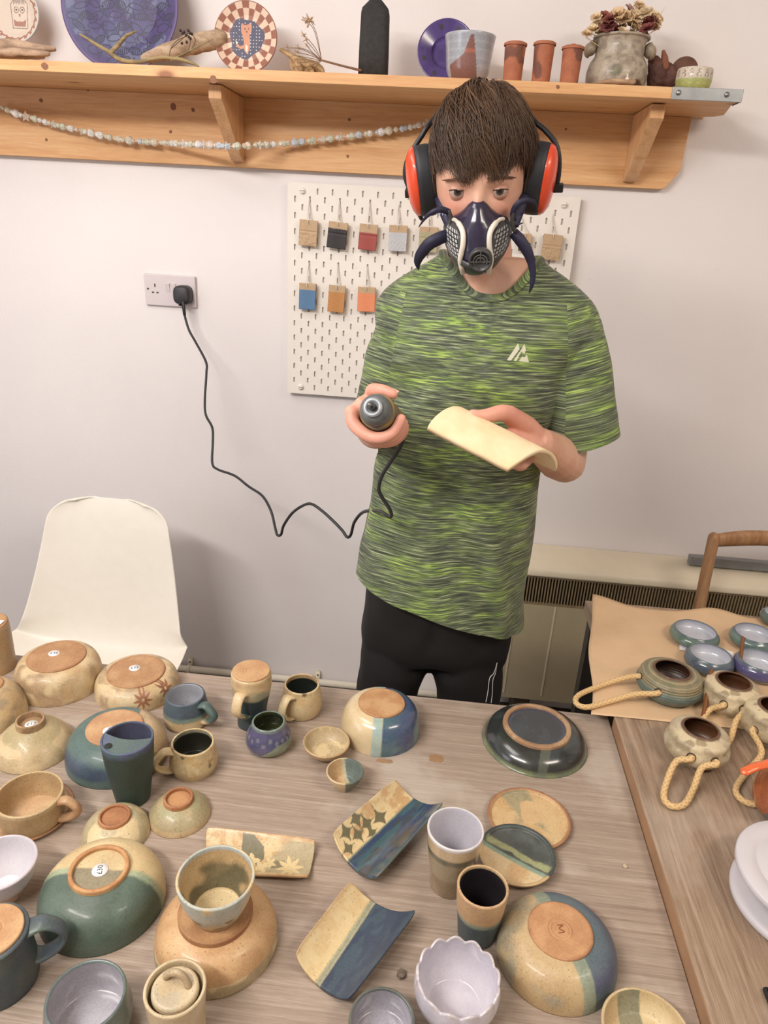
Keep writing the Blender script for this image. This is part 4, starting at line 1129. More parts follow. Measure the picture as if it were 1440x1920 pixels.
# white bowl at the left edge
P, H, R, rb = fit_up(-2, 1618, 132, 2, 1703, 62)
make_open('bowl', 'white glazed bowl with a bare pinkish lower part, cut by the left edge', 'bowl', P, H, R, rb, [(.3, .68), (.65, .90)], over(solid((198, 150, 116), (206, 162, 128), 40), above(H * .55, .003, .003), solid((216, 204, 208))), solid((232, 228, 232), (224, 218, 226), 20), GLS)
# inverted mug bottom left
P, H, R, rf = fit_inv(-66, 68, 1903, 1744, 116)
inv_mug('dark blue-green upside down mug with orange clay base at the left edge', P, H, R, R * .96, rf, solid((74, 84, 92), (86, 96, 92), 30), None, .42, solid((86, 98, 106), (92, 110, 100), 40), out=.036, wd=.0105, hz=(.86, .30))
# crumbs and dried glaze marks on the table
def crumb(px, py, r, label, c):
    P = onz(px, py, TZ + .0002); V, F = lathe([(0, 0), (r, r * .2), (r * .9, r * .8), (0, r)], 7); V = np.array(V) * (1 + .3 * RNG.random((len(V), 1))); V[:, 2] = np.maximum(V[:, 2], 0)
    tag(M('clay_crumb', V, F, plain('crumb', c, .8), smooth=False), label, 'crumb').location = tuple(P)
crumb(752, 1829, .0055, 'grey crumb of clay lying beside the navy and cream tray', (120, 106, 92))
crumb(1172, 1626, .0032, 'tiny pale crumb of clay on bare table right of the saucers', (206, 186, 160))
def mark(px, py, w, h, c, label):
    P = onz(px, py, TZ); s = mpp(P); b = MB(); V = []; n = 24
    for k in range(n):
        a = 2 * PI * k / n; e = 4; r = 1 / (abs(math.cos(a)) ** e + abs(math.sin(a)) ** e) ** (1 / e) * (1 + .1 * math.sin(k * 2.3))
        V.append((w * s / 2 * r * math.cos(a), h * s / 1.3 * r * math.sin(a), .0005))
    V2 = V + [(x, y, 0) for x, y, z in V]
    o = M('tape_scrap', V2, [tuple(range(n))] + [(k, n + k, n + (k + 1) % n, (k + 1) % n) for k in range(n)], plain('tape', c, .5), smooth=False)
    o.location = tuple(P); tag(o, label, 'tape')
mark(818, 1422, 26, 13, (160, 126, 92), 'brown scrap of tape stuck on the table right of the cream and blue bowl')
mark(721, 1427, 30, 7, (162, 130, 98), 'thin brown tape scrap right in front of the cream and blue bowl')
# ------------------------------------------------------------------ pots on the paper and side table
ZB = TZB + .0035
def lil(cx, cy, w, bx, yb, bw, label, c1, c2, cz, seed):
    P, H, R, rb = fit_up(cx, cy, w, bx, yb, bw, ZB)
    R *= .90
    co = over(over(solid(c1, c2, 40, seed), lambda x, y, z, t: (1 - sst(z + .004 * (fbm(x, y, z, 60, seed) - .5), H * .30, H * .42)), solid(cz, cz, 40)), above(H * .93, .001, .001), solid((96, 116, 124)))
    make_open('trinket_bowl', label, 'bowl', P, H, R, rb, [(.12, 1.02), (.4, 1.18), (.75, 1.14)], co, over(solid((224, 226, 236), (212, 216, 228), 20), above(H * .92, .0015, .002), solid((120, 134, 150))), GLS, th=.003, group='small blue bowls on the brown paper')
lil(1305, 1181, 84, 1305, 1219, 62, 'round blue-green bowl with white inside, back left of the blue bowls on the paper', (96, 122, 110), (110, 134, 118), (84, 88, 130), 3)
lil(1417, 1187, 82, 1416, 1225, 62, 'mint and cobalt bowl with white inside, back right of the blue bowls on the paper', (120, 148, 132), (106, 132, 128), (68, 78, 128), 5)
lil(1333, 1226, 84, 1333, 1271, 68, 'slate blue bowl with white inside, just behind the ridged blue-green rope pot', (82, 96, 116), (92, 104, 120), (84, 108, 88), 8)
lil(1427, 1237, 86, 1429, 1284, 70, 'purple-blue bowl with white inside, front right of the blue bowls on the paper', (88, 84, 132), (96, 92, 140), (84, 88, 108), 11)
lil(1462, 1150, 60, 1462, 1180, 44, 'green rimmed bowl just entering at the right edge of the paper', (96, 120, 108), (92, 112, 108), (84, 104, 96), 13)
t = thing('paper_slip', 'small white slip of paper under the little blue bowls', 'paper', onz(1330, 1222, TZB + .0062), rz=-.3)
b = MB(); b.box(-.062, .05, -.022, .024, 0, .0005); b.build('slip', PAPERW, t, smooth=False)
ROPE = (214, 180, 126)
def rope_mat():
    m, nt, b = nt_new('braided_cotton_rope')
    at = N(nt, 'ShaderNodeAttribute', _attribute_name='Col').outputs['Color']
    nt.links.new(at, b.inputs['Base Color']); b.inputs['Roughness'].default_value = .85
    bumpn(nt, b, noise(nt, coords(nt), 900, 2), .5, .001); return m
ROPEM = rope_mat()
def rope(t, pts, r=.0052):
    C_ = spline(pts, 14); seg = np.r_[0, np.cumsum(np.linalg.norm(np.diff(np.array(C_), axis=0), axis=1))]
    k = int(seg[-1] / .0009); s = np.linspace(0, seg[-1], k); A = np.array(C_)
    P0 = np.stack([np.interp(s, seg, A[:, q]) for q in range(3)], 1)
    P, T, U, W_ = frames(P0); n = 22; a = np.arange(n) * 2 * PI / n
    ph = s[:, None] / .0105 * 2 * PI
    h = np.maximum(np.abs(np.sin(2.0 * a[None] + ph / 2)), np.abs(np.sin(2.0 * a[None] - ph / 2)))
    rr = r * (.86 + .18 * h)
    V = P[:, None] + U[:, None] * (np.cos(a)[None] * rr)[..., None] + W_[:, None] * (np.sin(a)[None] * rr)[..., None]
    c = mixc(np.tile(C3((196, 160, 110)), (k, n, 1)), np.tile(C3((222, 190, 138)), (k, n, 1)), sst(h, .55, .95))
    F = grid_f(k, n, True) + [tuple(reversed(range(n))), tuple((k - 1) * n + q for q in range(n))]
    M('rope_handle', V.reshape(-1, 3), F, ROPEM, t, c.reshape(-1, 3))
def rope_pot(label, cx, cy, w, bx, yb, bw, z, colo, holes, loop, ridged=False, maxw=None, inner=(142, 88, 46), rim=(112, 78, 52), mat=None):
    """squat pot; holes = two pixels on the wall, loop = pixels with heights above the table for the rope"""
    P, H, R, rb = fit_up(cx, cy, w, bx, yb, bw, z)
    mr = maxw * mpp((P[0], P[1], z + H * .45)) / 2
    f = mr / R
    def warp(V):
        if not ridged: return V
        V = V.copy(); k = 1 + .012 * np.sin(V[:, 2] / .0048 * 2 * PI) * sst(V[:, 2], H * .3, H * .7) + .006 * np.sin(V[:, 2] / .0021 * 2 * PI); V[:, 0] *= k; V[:, 1] *= k; return V
    t = make_open('rope_pot', label, 'pot', P, H, R, rb, [(.10, rb / R * 1.12), (.28, f * .94), (.48, f), (.68, f * .93), (.86, f * .72 + .28)], over(colo, above(H * .985, .0006, .0003), solid(rim)), over(solid(inner, tuple(int(v * .8) for v in inner), 30), above(H * .95, .001, .0008), solid(rim)), mat or GLZ, th=.0035, warp=warp)
    o = open_prof(R, H, rb, [(.10, rb / R * 1.12), (.28, f * .94), (.48, f), (.68, f * .93), (.86, f * .72 + .28)])
    hp = []
    for (ang, zz) in holes:
        r = rad_at(o, zz); e = np.array([math.cos(ang), math.sin(ang), .12]); e /= np.linalg.norm(e)
        p = np.array([r * math.cos(ang), r * math.sin(ang), zz]); hp.append((p, e))
        b = MB(); q = Vector(e).to_track_quat('Z', 'Y').to_matrix()
        b.lathe([(.0052, -.003), (.0068, .0006), (.0078, .0004), (.0082, -.002)], 22, o=p, mat=q); b.build('handle_hole', plain('hole_dark', (64, 44, 28), .6), t)
    mid = [onz(x, y, TZB + hh) - P for x, y, hh in loop]
    rope(t, [hp[0][0] - hp[0][1] * .012, hp[0][0] + hp[0][1] * .006] + mid + [hp[1][0] + hp[1][1] * .006, hp[1][0] - hp[1][1] * .012])
    return t, P, H, R
ridgec = over(over(solid((112, 128, 118), (98, 116, 110), 60), above(.036, .004, .004), solid((150, 140, 106), (130, 132, 104), 90)), lambda x, y, z, t: sst(np.sin(z / .0048 * 2 * PI), .5, .9) * (z > .03) * .6, solid((206, 180, 132)))
rope_pot('ridged blue-green pot with a rope loop lying to its left on the brown paper', 1262, 1256, 68, 1258, 1327, 84, ZB, ridgec, [(PI * 1.02, .036), (-2.21, .034)],
    [(1168, 1272, .026), (1125, 1286, .012), (1086, 1303, .010), (1080, 1318, .010), (1100, 1326, .008), (1140, 1316, .012), (1190, 1302, .026)], ridged=True, maxw=120, inner=(96, 58, 34))
potc = over(over(solid((200, 182, 146), (188, 168, 130), 40), blobs(36, .5, 93, .05), solid((228, 210, 168))), blobs(70, .66, 95, .04), solid((176, 158, 122)))
rope_pot('tan petal-patterned rope pot with a dark inside, rear of the two cream rope pots', 1378, 1277, 62, 1376, 1348, 66, ZB, potc, [(-2.15, .036), (-1.48, .036)],
    [(1332, 1330, .022), (1319, 1350, .012), (1322, 1385, .006), (1345, 1402, .006), (1368, 1388, .010), (1380, 1352, .026)], maxw=102)
rope_pot('speckled cream rope pot standing on bare wood with its rope loop in front', 1315, 1366, 66, 1306, 1445, 72, TZB + .0005, over(potc, blobs(30, .5, 97, .1), solid((212, 198, 166), (196, 176, 140), 90)), [(-2.06, .036), (-1.33, .036)],
    [(1268, 1428, .026), (1250, 1466, .012), (1245, 1496, .007), (1260, 1512, .007), (1283, 1508, .007), (1300, 1480, .012), (1316, 1440, .026)], maxw=117)
rope_pot('tan patterned rope pot cut by the right edge', 1458, 1325, 60, 1458, 1404, 68, TZB + .0005, potc, [(-2.5, .034), (-1.5, .034)],
    [(1428, 1412, .012), (1398, 1450, .007), (1380, 1480, .007), (1392, 1500, .007), (1420, 1508, .007), (1450, 1492, .010), (1465, 1450, .018)], maxw=110)
# brown wooden sticks propped by the pots
def stick(label, a, b_, r=.0042):
    A = onz(a[0], a[1], TZB + a[2]); B = onz(b_[0], b_[1], TZB + b_[2])
    o = MB(); o.tube([(0, 0, 0), tuple((B - A) * .5), tuple(B - A)], r, 6); k = o.build('wooden_stick', plain('stained_stick', (128, 78, 40), .6, scale=120), smooth=False)
    k.location = tuple(A); tag(k, label, 'stick')
stick('brown stick standing upright between the purple bowl and the rear cream rope pot', (1386, 1262, .012), (1393, 1196, .065), .0038)
stick('rust brown flat stick leaning behind the speckled cream rope pot', (1318, 1348, .012), (1334, 1258, .062))
def leaf_jug():
    P = onz(1466, 1530, TZB + .0005); t = thing('orange_jug', 'orange-brown glazed jug with bright orange lip, at the right edge behind the turntable', 'jug', P)
    R = P[0] - onz(1407, 1530, TZB)[0]
    pf = spline([(R * .62, 0), (R * .92, .02), (R * 1.0, .045), (R * .9, .075), (R * .78, .10)], 8)
    br = over(solid((166, 84, 32), (186, 98, 40), 30), lambda x, y, z, t: sst(.030 - z - .4 * (x + R * .55) ** 2 / R, -.003, .003) * (x > -R * .8), solid((108, 112, 112), (92, 98, 100), 60))
    pot_mesh('body', [(.0003, .001)] + [tuple(p) for p in pf] + [(R * .74, .10), (R * .86, .07), (R * .9, .03), (.0003, .008)], t, br, GLS)
    b = MB(); A = onz(1392, 1449, TZB + .105) - P; B = onz(1440, 1432, TZB + .112) - P
    b.tube(spline([A, (A + B) / 2 + (0, 0, .003), B, B + (B - A) * .8], 6), [.004] + [.0075] * 17 + [.006], 12, flat=.6); b.build('orange_lip', plain('orange_glaze', (232, 110, 58), .3, coat=.5), t)
leaf_jug()
def wheel():
    Pl = onz(1385, 1618, TZB + .060); R = .098
    c = (Pl[0] + R, Pl[1] - .006); t = thing('turntable', 'white plastic banding wheel with two round discs at the right edge', 'turntable', (c[0], c[1], TZB))
    WP = plain('lilac_white_plastic', (204, 200, 204), .4, var=.006)
    b = MB(); b.lathe([(.0003, .045), (R * .9, .045), (R * .97, .047), (R, .051), (R, .058), (R - .002, .060), (R * .74, .060), (R * .725, .0588), (R * .71, .060), (R * .26, .0602), (R * .245, .0588), (R * .23, .060), (.0003, .060)], 140); b.build('top_disc', WP, t)
    b = MB(); b.lathe([(.02, .0), (.02, .05)], 40); b.build('spindle', WP, t)
    R2 = R * .97; b = MB(); b.lathe([(.0003, 0), (R2 - .003, 0), (R2, .003), (R2, .010), (R2 - .004, .013), (R2 * .9, .0145), (.03, .02), (.0003, .02)], 120); b.build('base_disc', WP, t)
wheel()
def phone():
    P = onz(1427, 1853, TZB + .002); t = thing('phone', 'black phone lying at the lower right edge of the side table', 'phone', (P[0] + .037, P[1] - .074, TZB))
    b = MB(); b.box(-.037, .037, -.074, .074, .0005, .0085); bevel(b.build('case', BLACK, t, smooth=False), .004, 4)
    b = MB(); b.box(-.034, .034, -.071, .071, .0083, .0088); b.build('screen', plain('glass_black', (14, 14, 16), .08), t, smooth=False)
phone()
# ------------------------------------------------------------------ the boy
ROOT = np.array([0.49, -0.72, 0.0])
boy = thing('person', 'person in green streaked t-shirt and black trousers, standing, holding a tool and clay slab', 'person', ROOT)
SKIN, _nt, _b = nt_new('skin')
_at = N(_nt, 'ShaderNodeAttribute', _attribute_name='Col').outputs['Color']
_v = coords(_nt)
_nt.links.new(mix(_nt, .12, _at, ramp(_nt, noise(_nt, _v, 90, 4), [(.3, (.35, .3, .3, 1)), (.7, (.65, .65, .65, 1))]), 'OVERLAY'), _b.inputs['Base Color'])
_b.inputs['Roughness'].default_value = .52; _b.inputs['Subsurface Weight'].default_value = .12; _b.inputs['Subsurface Scale'].default_value = .008
_b.inputs['Subsurface Radius'].default_value = (1.0, .35, .2)
bumpn(_nt, _b, noise(_nt, _v, 420, 3), .12, .0006)
RH = np.array(Matrix.Rotation(math.radians(-4.5), 3, 'Y')) @ np.array(Matrix.Rotation(math.radians(18), 3, 'X')) @ np.array(Matrix.Rotation(math.radians(-3), 3, 'Z'))
O_H = ony(897, 361, -.835) - RH @ np.array([0, -.084, 0])
def HW(P): return O_H + np.asarray(P, float) @ RH.T          # head local to world
def BL(P): return np.asarray(P, float) - ROOT                 # world to the boy's frame
def hpx(px, py, yl):                                          # photo pixel to head local at depth yl
    d = RH.T @ ray(px, py); c = RH.T @ (CAM - O_H); k = (yl - c[1]) / d[1]; return c + d * k
def g2d(a, s): return np.exp(-(a / s) ** 2)
def head_fn(d, grow=0.0):
    dx, dy, dz = d[:, 0], d[:, 1], d[:, 2]
    k = np.clip(-dz, 0, 1)
    x = (.0740 + grow) * dx * (1 - .30 * k ** 1.6); y = (.096 + grow) * dy; z = (.117 + grow) * dz
    y = np.where(dy > 0, y * (1 - .42 * k), y * (1 - .05 * k))
    x = x * (1 + .05 * g2d(dz - .45, .3))
    fr = sst(-dy, .35, .75)
    ax = np.abs(x)
    y = y + fr * (.0085 * g2d(ax - .031, .015) * g2d(z + .001, .011) - .0035 * g2d(z - .020, .008) * g2d(ax - .028, .022)
                  + .004 * g2d(ax - .018, .006) * g2d(z - .004, .012)
                  - .020 * g2d(x, .0095) * sst(-z, -.012, .038) * (1 - sst(-z, .046, .056)) - .004 * g2d(x, .008) * g2d(z + .006, .02)
                  - .005 * g2d(ax - .044, .018) * g2d(z + .034, .018) - .004 * g2d(x, .022) * g2d(z + .078, .012) - .006 * g2d(x, .02) * g2d(z + .108, .012))
    return np.stack([x, y, z], 1)
def sph(m, n):
    th = np.linspace(0, PI, m); ph = np.arange(n) * 2 * PI / n
    D = np.zeros((m, n, 3)); D[..., 0] = np.sin(th)[:, None] * np.cos(ph); D[..., 1] = np.sin(th)[:, None] * np.sin(ph); D[..., 2] = np.cos(th)[:, None]
    return D.reshape(-1, 3), grid_f(m, n, True)
def ring_loft(rings, n=48):
    """rings: (cx, cy, z, a, bf, bb)"""
    a = np.arange(n) * 2 * PI / n; V = []
    for cx, cy, z, w, bf, bb in rings:
        c, s = np.cos(a), np.sin(a); e = .82
        V.append(np.stack([cx + w * np.sign(c) * np.abs(c) ** e, cy + np.where(s < 0, bf, bb) * np.sign(s) * np.abs(s) ** e, np.full(n, z)], 1))
    V = np.concatenate(V); m = len(rings)
    return V, grid_f(m, n, True) + [tuple(reversed(range(n))), tuple((m - 1) * n + k for k in range(n))]
def interp_rings(R_, m):
    R_ = np.array(R_, float); t = np.linspace(0, len(R_) - 1, m); out = np.array(spline(list(R_), 12)); tt = np.linspace(0, len(R_) - 1, len(out))
    return np.stack([np.interp(t, tt, out[:, k]) for k in range(R_.shape[1])], 1)
def remeshed(mb, vox, smooth=2, fac=.5):
    me = bpy.data.meshes.new('tmp'); me.from_pydata([tuple(map(float, v)) for v in mb.V], [], [tuple(f) for f in mb.F]); me.update()
    o = bpy.data.objects.new('tmp', me); COL.objects.link(o)
    r = o.modifiers.new('r', 'REMESH'); r.mode = 'VOXEL'; r.voxel_size = vox
    if smooth: s = o.modifiers.new('s', 'SMOOTH'); s.factor = fac; s.iterations = smooth
    bpy.context.view_layer.update(); dg = bpy.context.evaluated_depsgraph_get()
    e = bpy.data.meshes.new_from_object(o.evaluated_get(dg)); bpy.data.objects.remove(o)
    V = np.zeros(len(e.vertices) * 3); e.vertices.foreach_get('co', V); V = V.reshape(-1, 3)
    return e, V
# joints
SL, SR = np.array([.368, -.715, 1.462]), np.array([.668, -.715, 1.465])
EL = ony(702, 800, -.70); ER = ony(1061, 868, -.745)
TIP, TB = ony(698, 763, -1.055), ony(733, 795, -.935)
AX = (TIP - TB); TLEN = np.linalg.norm(AX); AX /= TLEN
E_R = np.cross(AX, [0, 0, 1.0]); E_R /= np.linalg.norm(E_R)
if E_R[0] < 0: E_R = -E_R
E_U = np.cross(E_R, AX); E_U *= np.sign(E_U[2])
GC = TB + AX * .082                                            # grip centre at the index finger
def gp(s, ang, r): a = math.radians(ang); return GC + AX * s + (E_R * math.cos(a) + E_U * math.sin(a)) * r
WL = gp(-.115, 205, .030)
body = MB()
D_, F_ = sph(72, 96); body.add(HW(head_fn(D_)), F_)
for s in (-1, 1):
    d, f = sph(14, 18); body.add(HW(d * [.008, .018, .030] + [s * .076, .008, -.008]), f)
body.tube([HW((0, .028, -.045)), HW((0, .030, -.10)), (.502, -.700, 1.52), (.503, -.700, 1.47)], [.055, .055, .060, .075], 28)
TR = [(.490, -.715, .87, .10, .06, .06), (.495, -.715, .97, .13, .085, .085), (.503, -.715, 1.10, .135, .092, .092), (.505, -.715, 1.25, .150, .100, .100), (.508, -.715, 1.37, .160, .104, .105), (.512, -.712, 1.44, .165, .098, .10), (.516, -.708, 1.49, .160, .084, .088), (.517, -.705, 1.52, .128, .077, .076), (.517, -.703, 1.545, .094, .070, .068), (.514, -.702, 1.57, .066, .062, .060)]
V_, F_ = ring_loft(interp_rings(TR, 40)); body.add(V_, F_)
body.tube([SL + (.03, 0, 0), SL, (SL + EL) / 2, EL + (0, 0, .02), EL], [.045, .047, .040, .036, .036], 20)
body.tube([EL, EL * .55 + WL * .45, EL * .15 + WL * .85, WL], [.037, .036, .028, .026], 20)
body.tube([SR - (.03, 0, 0), SR, (SR + ER) / 2 + (.004, 0, 0), ER + (-.004, .006, .03), ER], [.045, .047, .041, .040, .037], 20)
WR = ony(1008, 830, -.865)
body.tube([ER, ER * .72 + WR * .28, ER * .35 + WR * .65, WR], [.038, .041, .034, .027], 20)
# left hand wrapped round the tool
RT = .0265
nails_ = []
def finger(pts, r0, r1, n=14, m=5):
    P_ = spline(pts, m); k = len(P_); body.tube(P_, [r0 + (r1 - r0) * i / (k - 1) for i in range(k)], n)
for i in range(4):
    s = .004 - .0185 * i; rr = (.0098, .0100, .0096, .0086)[i]
    L_ = [gp(s - .002, 183, RT + .017), gp(s, 205, RT + .016), gp(s + .002, 232, RT + rr + .002), gp(s + .002, 262, RT + rr + .001), gp(s + .003, 292, RT + rr + .001), gp(s + .003, 320, RT + rr), gp(s + .004, (352, 348, 344, 338)[i], RT + rr - .001)]
    finger(L_, rr + .0012, rr - .0018)
    body.tube([gp(s - .002, 185, RT + .016), gp(s * .6 - .035, 178, RT + .010), WL], [.0125, .0150, .019], 14)
    body.tube([gp(s - .002, 183, RT + .0155), gp(s - .03, 160, RT + .010), WL + (0, 0, .004)], [.0115, .0145, .017], 14)
body.tube([gp(-.085, 140, .020), gp(-.045, 128, RT + .013), gp(-.018, 118, RT + .013)], [.021, .0175, .0135], 16)
finger([gp(-.03, 126, RT + .012), gp(-.004, 118, RT + .0125), gp(.008, 100, RT + .0080), gp(.012, 80, RT + .0068), gp(.013, 58, RT + .0078)], .0122, .0078)
body.tube([gp(-.035, 150, RT + .002), gp(-.012, 146, RT + .004), gp(-.002, 160, RT + .007), gp(-.004, 178, RT + .012)], [.017, .0145, .0120, .0115], 12)
# right hand: thumb over the slab, palm and fingers under it
TH = [ony(985, 800, -.885), ony(953, 776, -.925), ony(938, 774, -.94), ony(915, 779, -.955), ony(897, 780, -.962), ony(886, 777, -.966)]
body.tube([WR + (-.004, 0, .004), TH[0], TH[1]], [.024, .0195, .0145], 16)
finger(TH[1:], .0145, .0082)
for i in range(4):
    mcp = ony(958, 812, -.915) + np.array([.006, -.010, -.0125]) * i + (0, 0, -.004)
    body.tube([WR, (WR + mcp) / 2 + (0, .0, .002), mcp], [.021, .0165, .0125], 14)
    d = np.array([-.052, -.022, .010 + .003 * i]); finger([mcp, mcp + d * .5 + (0, 0, -.004), mcp + d * .9, mcp + d * 1.25 + (0, .0, .006)], .0105, .0075)
# legs and feet inside trousers and shoes
for cx, kx in ((.385, .38), (.575, .585)):
    body.tube([(cx + (.03 if cx < .5 else -.03), -.715, .86), (cx, -.715, .74), (kx, -.715, .48), (kx, -.70, .26), (kx, -.69, .10)], [.060, .052, .046, .044, .036], 20)
    body.tube([(kx, -.68, .06), (kx, -.76, .045), (kx, -.83, .035)], [.036, .036, .026], 16)
e_, VB = remeshed(body, .0021, 4)
# colour: rosier cheeks, knuckles and hands
def skin_cols(V):
    n = len(V); base = np.tile(C3((216, 172, 148)), (n, 1))
    base = mixc(base, np.tile(C3((206, 158, 134)), (n, 1)), sst(fbm(V[:, 0], V[:, 1], V[:, 2], 22), .4, .65))
    Lh = (V - O_H) @ RH
    ck = g2d(np.abs(Lh[:, 0]) - .040, .022) * g2d(Lh[:, 2] + .030, .022) * (Lh[:, 1] < -.02)
    base = mixc(base, np.tile(C3((218, 134, 116)), (n, 1)), np.clip(ck, 0, 1) * .45)
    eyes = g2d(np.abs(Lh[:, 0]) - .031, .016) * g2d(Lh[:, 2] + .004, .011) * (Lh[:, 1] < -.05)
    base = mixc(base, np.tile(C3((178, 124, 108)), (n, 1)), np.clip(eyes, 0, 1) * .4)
    dl = np.linalg.norm(V - GC, axis=1); dr = np.linalg.norm(V - TH[1], axis=1)
    base = mixc(base, np.tile(C3((224, 152, 134)), (n, 1)), np.clip(1 - np.minimum(dl, dr) / .14, 0, 1) * .8)
    return base
F_ = [tuple(p.vertices) for p in e_.polygons]
M('body', BL(VB), F_, SKIN, boy, skin_cols(VB))
bpy.data.meshes.remove(e_)
print('body verts', len(VB))
# nails
NAIL = plain('finger_nail', (226, 178, 164), .3, var=.01)
def nail(p, nrm, along, l, w, name='thumb_nail'):
    nrm = nrm / np.linalg.norm(nrm); along = along - nrm * (along @ nrm); along /= np.linalg.norm(along); sd = np.cross(nrm, along)
    V = []; m, n = 7, 7
    for i in range(m):
        for j in range(n):
            u = -1 + 2 * i / (m - 1); v = -1 + 2 * j / (n - 1); V.append(p + along * u * l * (1 - .12 * v * v) + sd * v * w * (1 - .1 * u * u) - nrm * (w * .45 * v * v))
    M(name, BL(np.array(V)), grid_f(m, n), NAIL, boy)
nail(gp(.0125, 60, RT + .0158), E_U * .8 + AX * .5 + E_R * .2, E_R * .8 - E_U * .5, .0062, .0052)
# ---- eyes
EYE, _nt, _b = nt_new('eye_surface')
_nt.links.new(N(_nt, 'ShaderNodeAttribute', _attribute_name='Col').outputs['Color'], _b.inputs['Base Color']); _b.inputs['Roughness'].default_value = .12
for s in (-1, 1):
    c = np.array([s * .0325, -.0755, -.0005])
    d, f = sph(40, 48); d = d[:, [0, 2, 1]]; d = d * [1, -1, 1]
    gz = RH.T @ (CAM - HW(c)); gz /= np.linalg.norm(gz)
    gz = gz + np.array([0, 0, -.02]); gz /= np.linalg.norm(gz)
    ang = np.arccos(np.clip(d @ gz, -1, 1))
    col = np.tile(C3((168, 148, 138)), (len(d), 1))
    col = mixc(col, np.tile(C3((66, 58, 48)), (len(d), 1)), 1 - sst(ang, .47, .51)); col = mixc(col, np.tile(C3((46, 46, 42)), (len(d), 1)), sst(ang, .40, .46) * (1 - sst(ang, .48, .52)))
    col = mixc(col, np.tile(C3((12, 12, 12)), (len(d), 1)), 1 - sst(ang, .20, .23))
    M('eye', BL(HW(d * .0128 + c)), f, EYE, boy, col)
    for up in (1, -1):
        m, n = 10, 30; G = np.zeros((m, n, 3)); R_ = .0136
        for i in range(m):
            for j in range(n):
                a = math.radians(-80 + 160 * j / (n - 1)); cv = math.cos(a * 90 / 80 * .98)
                edge = (.42 if up > 0 else -.36) * max(cv, 0) ** .55 + (-.04 if s * a < 0 else .05)
                far = 1.25 * up
                el = edge + (far - edge) * i / (m - 1)
                G[i, j] = c + R_ * np.array([math.sin(a) * math.cos(el * .9), -math.cos(a) * math.cos(el), math.sin(el)])
        T_ = G; B_ = c + (G - c) * .955
        V, F = slab(T_, B_); V = HW(V)
        M('eyelid', BL(V), F, SKIN, boy, np.tile(C3((196, 146, 124)), (len(V), 1)))
        ls = MB(); ls.tube([HW(G[0, j] + (G[0, j] - c) * .02) - ROOT for j in range(1, n - 1)], .0006 if up > 0 else .00012, 5)
        ls.build('lash_line', plain('lash', (58, 40, 32), .7), boy)
# ---- hair
HAIR, _nt, _b = nt_new('brown_hair')
_nt.links.new(N(_nt, 'ShaderNodeAttribute', _attribute_name='Col').outputs['Color'], _b.inputs['Base Color']); _b.inputs['Roughness'].default_value = .42
cr = np.array([.10, .34, .94]); cr /= np.linalg.norm(cr)
e1 = np.cross(cr, [0, 1, 0]); e1 /= np.linalg.norm(e1); e2 = np.cross(cr, e1)
def dirp(t, al):
    return np.cos(t)[:, None] * cr + np.sin(t)[:, None] * (np.cos(al)[:, None] * e1 + np.sin(al)[:, None] * e2)
def tmax(al, jit=0):
    d = np.cos(al)[:, None] * e1 + np.sin(al)[:, None] * e2
    f = np.clip(-d[:, 1], 0, 1)
    return 1.62 + .10 * f + np.where(d[:, 1] > .1, .35, 0)
def hair_end(P):      # hairline in head local space
    x, y, z = P[:, 0], P[:, 1], P[:, 2]
    fr = y < -.035
    zl = np.where(fr, .030 + .010 * np.sin(x * 120 + 1.0) - .008 * g2d(x + .004, .014), np.where(y < .03, -.012, -.065))
    return z > zl
dcap, fcap = sph(60, 90)
capP = head_fn(dcap, .0075)
keep = (capP[:, 2] > np.where(capP[:, 1] < -.03, .052, np.where(capP[:, 1] < .02, .0, -.05)))
fc = [f for f in fcap if all(keep[i] for i in f)]
used_ = sorted({i for f in fc for i in f}); mp_ = {k: i for i, k in enumerate(used_)}
hcap = MB(); hcap.add(HW(capP[used_]), [tuple(mp_[i] for i in f) for f in fc])
NS = 12500; K = 8
al = RNG.random(NS) * 2 * PI; t0 = RNG.random(NS) ** .8 * 1.45; ln = .55 + .45 * RNG.random(NS)
clump = vn(al * 6, t0 * 5, 0, 1, 3); clump2 = vn(al * 16, t0 * 9, 4, 1, 8)
HV = [np.array(v) for v in hcap.V]; HF = list(hcap.F); HC = [C3((44, 32, 25))] * len(hcap.V)
paths = np.zeros((NS, K, 3))
lift = .003 + .003 * sst(1.0 - t0, 0, .6) + .014 * clump * sst(1.1 - t0, 0, .5) + .005 * RNG.random(NS) * sst(1.4 - t0, 0, .5)
kink = RNG.random(NS) * 6
for k in range(K):
    s = k / (K - 1)
    tt = t0 + ln * s
    aa = al + (1.2 * (clump - .5) + 1.0 * (clump2 - .5) + .25) * s * 1.0 + .07 * np.sin(s * 5 + kink)
    d = dirp(tt, aa); h = lift * (math.sin(PI * min(1, .25 + s * .75)) ** .8) + .0030 + .0022 * np.sin(s * 7 + kink) * s
    paths[:, k] = head_fn(d, 0) + d * h[:, None]
tone = RNG.random(NS)
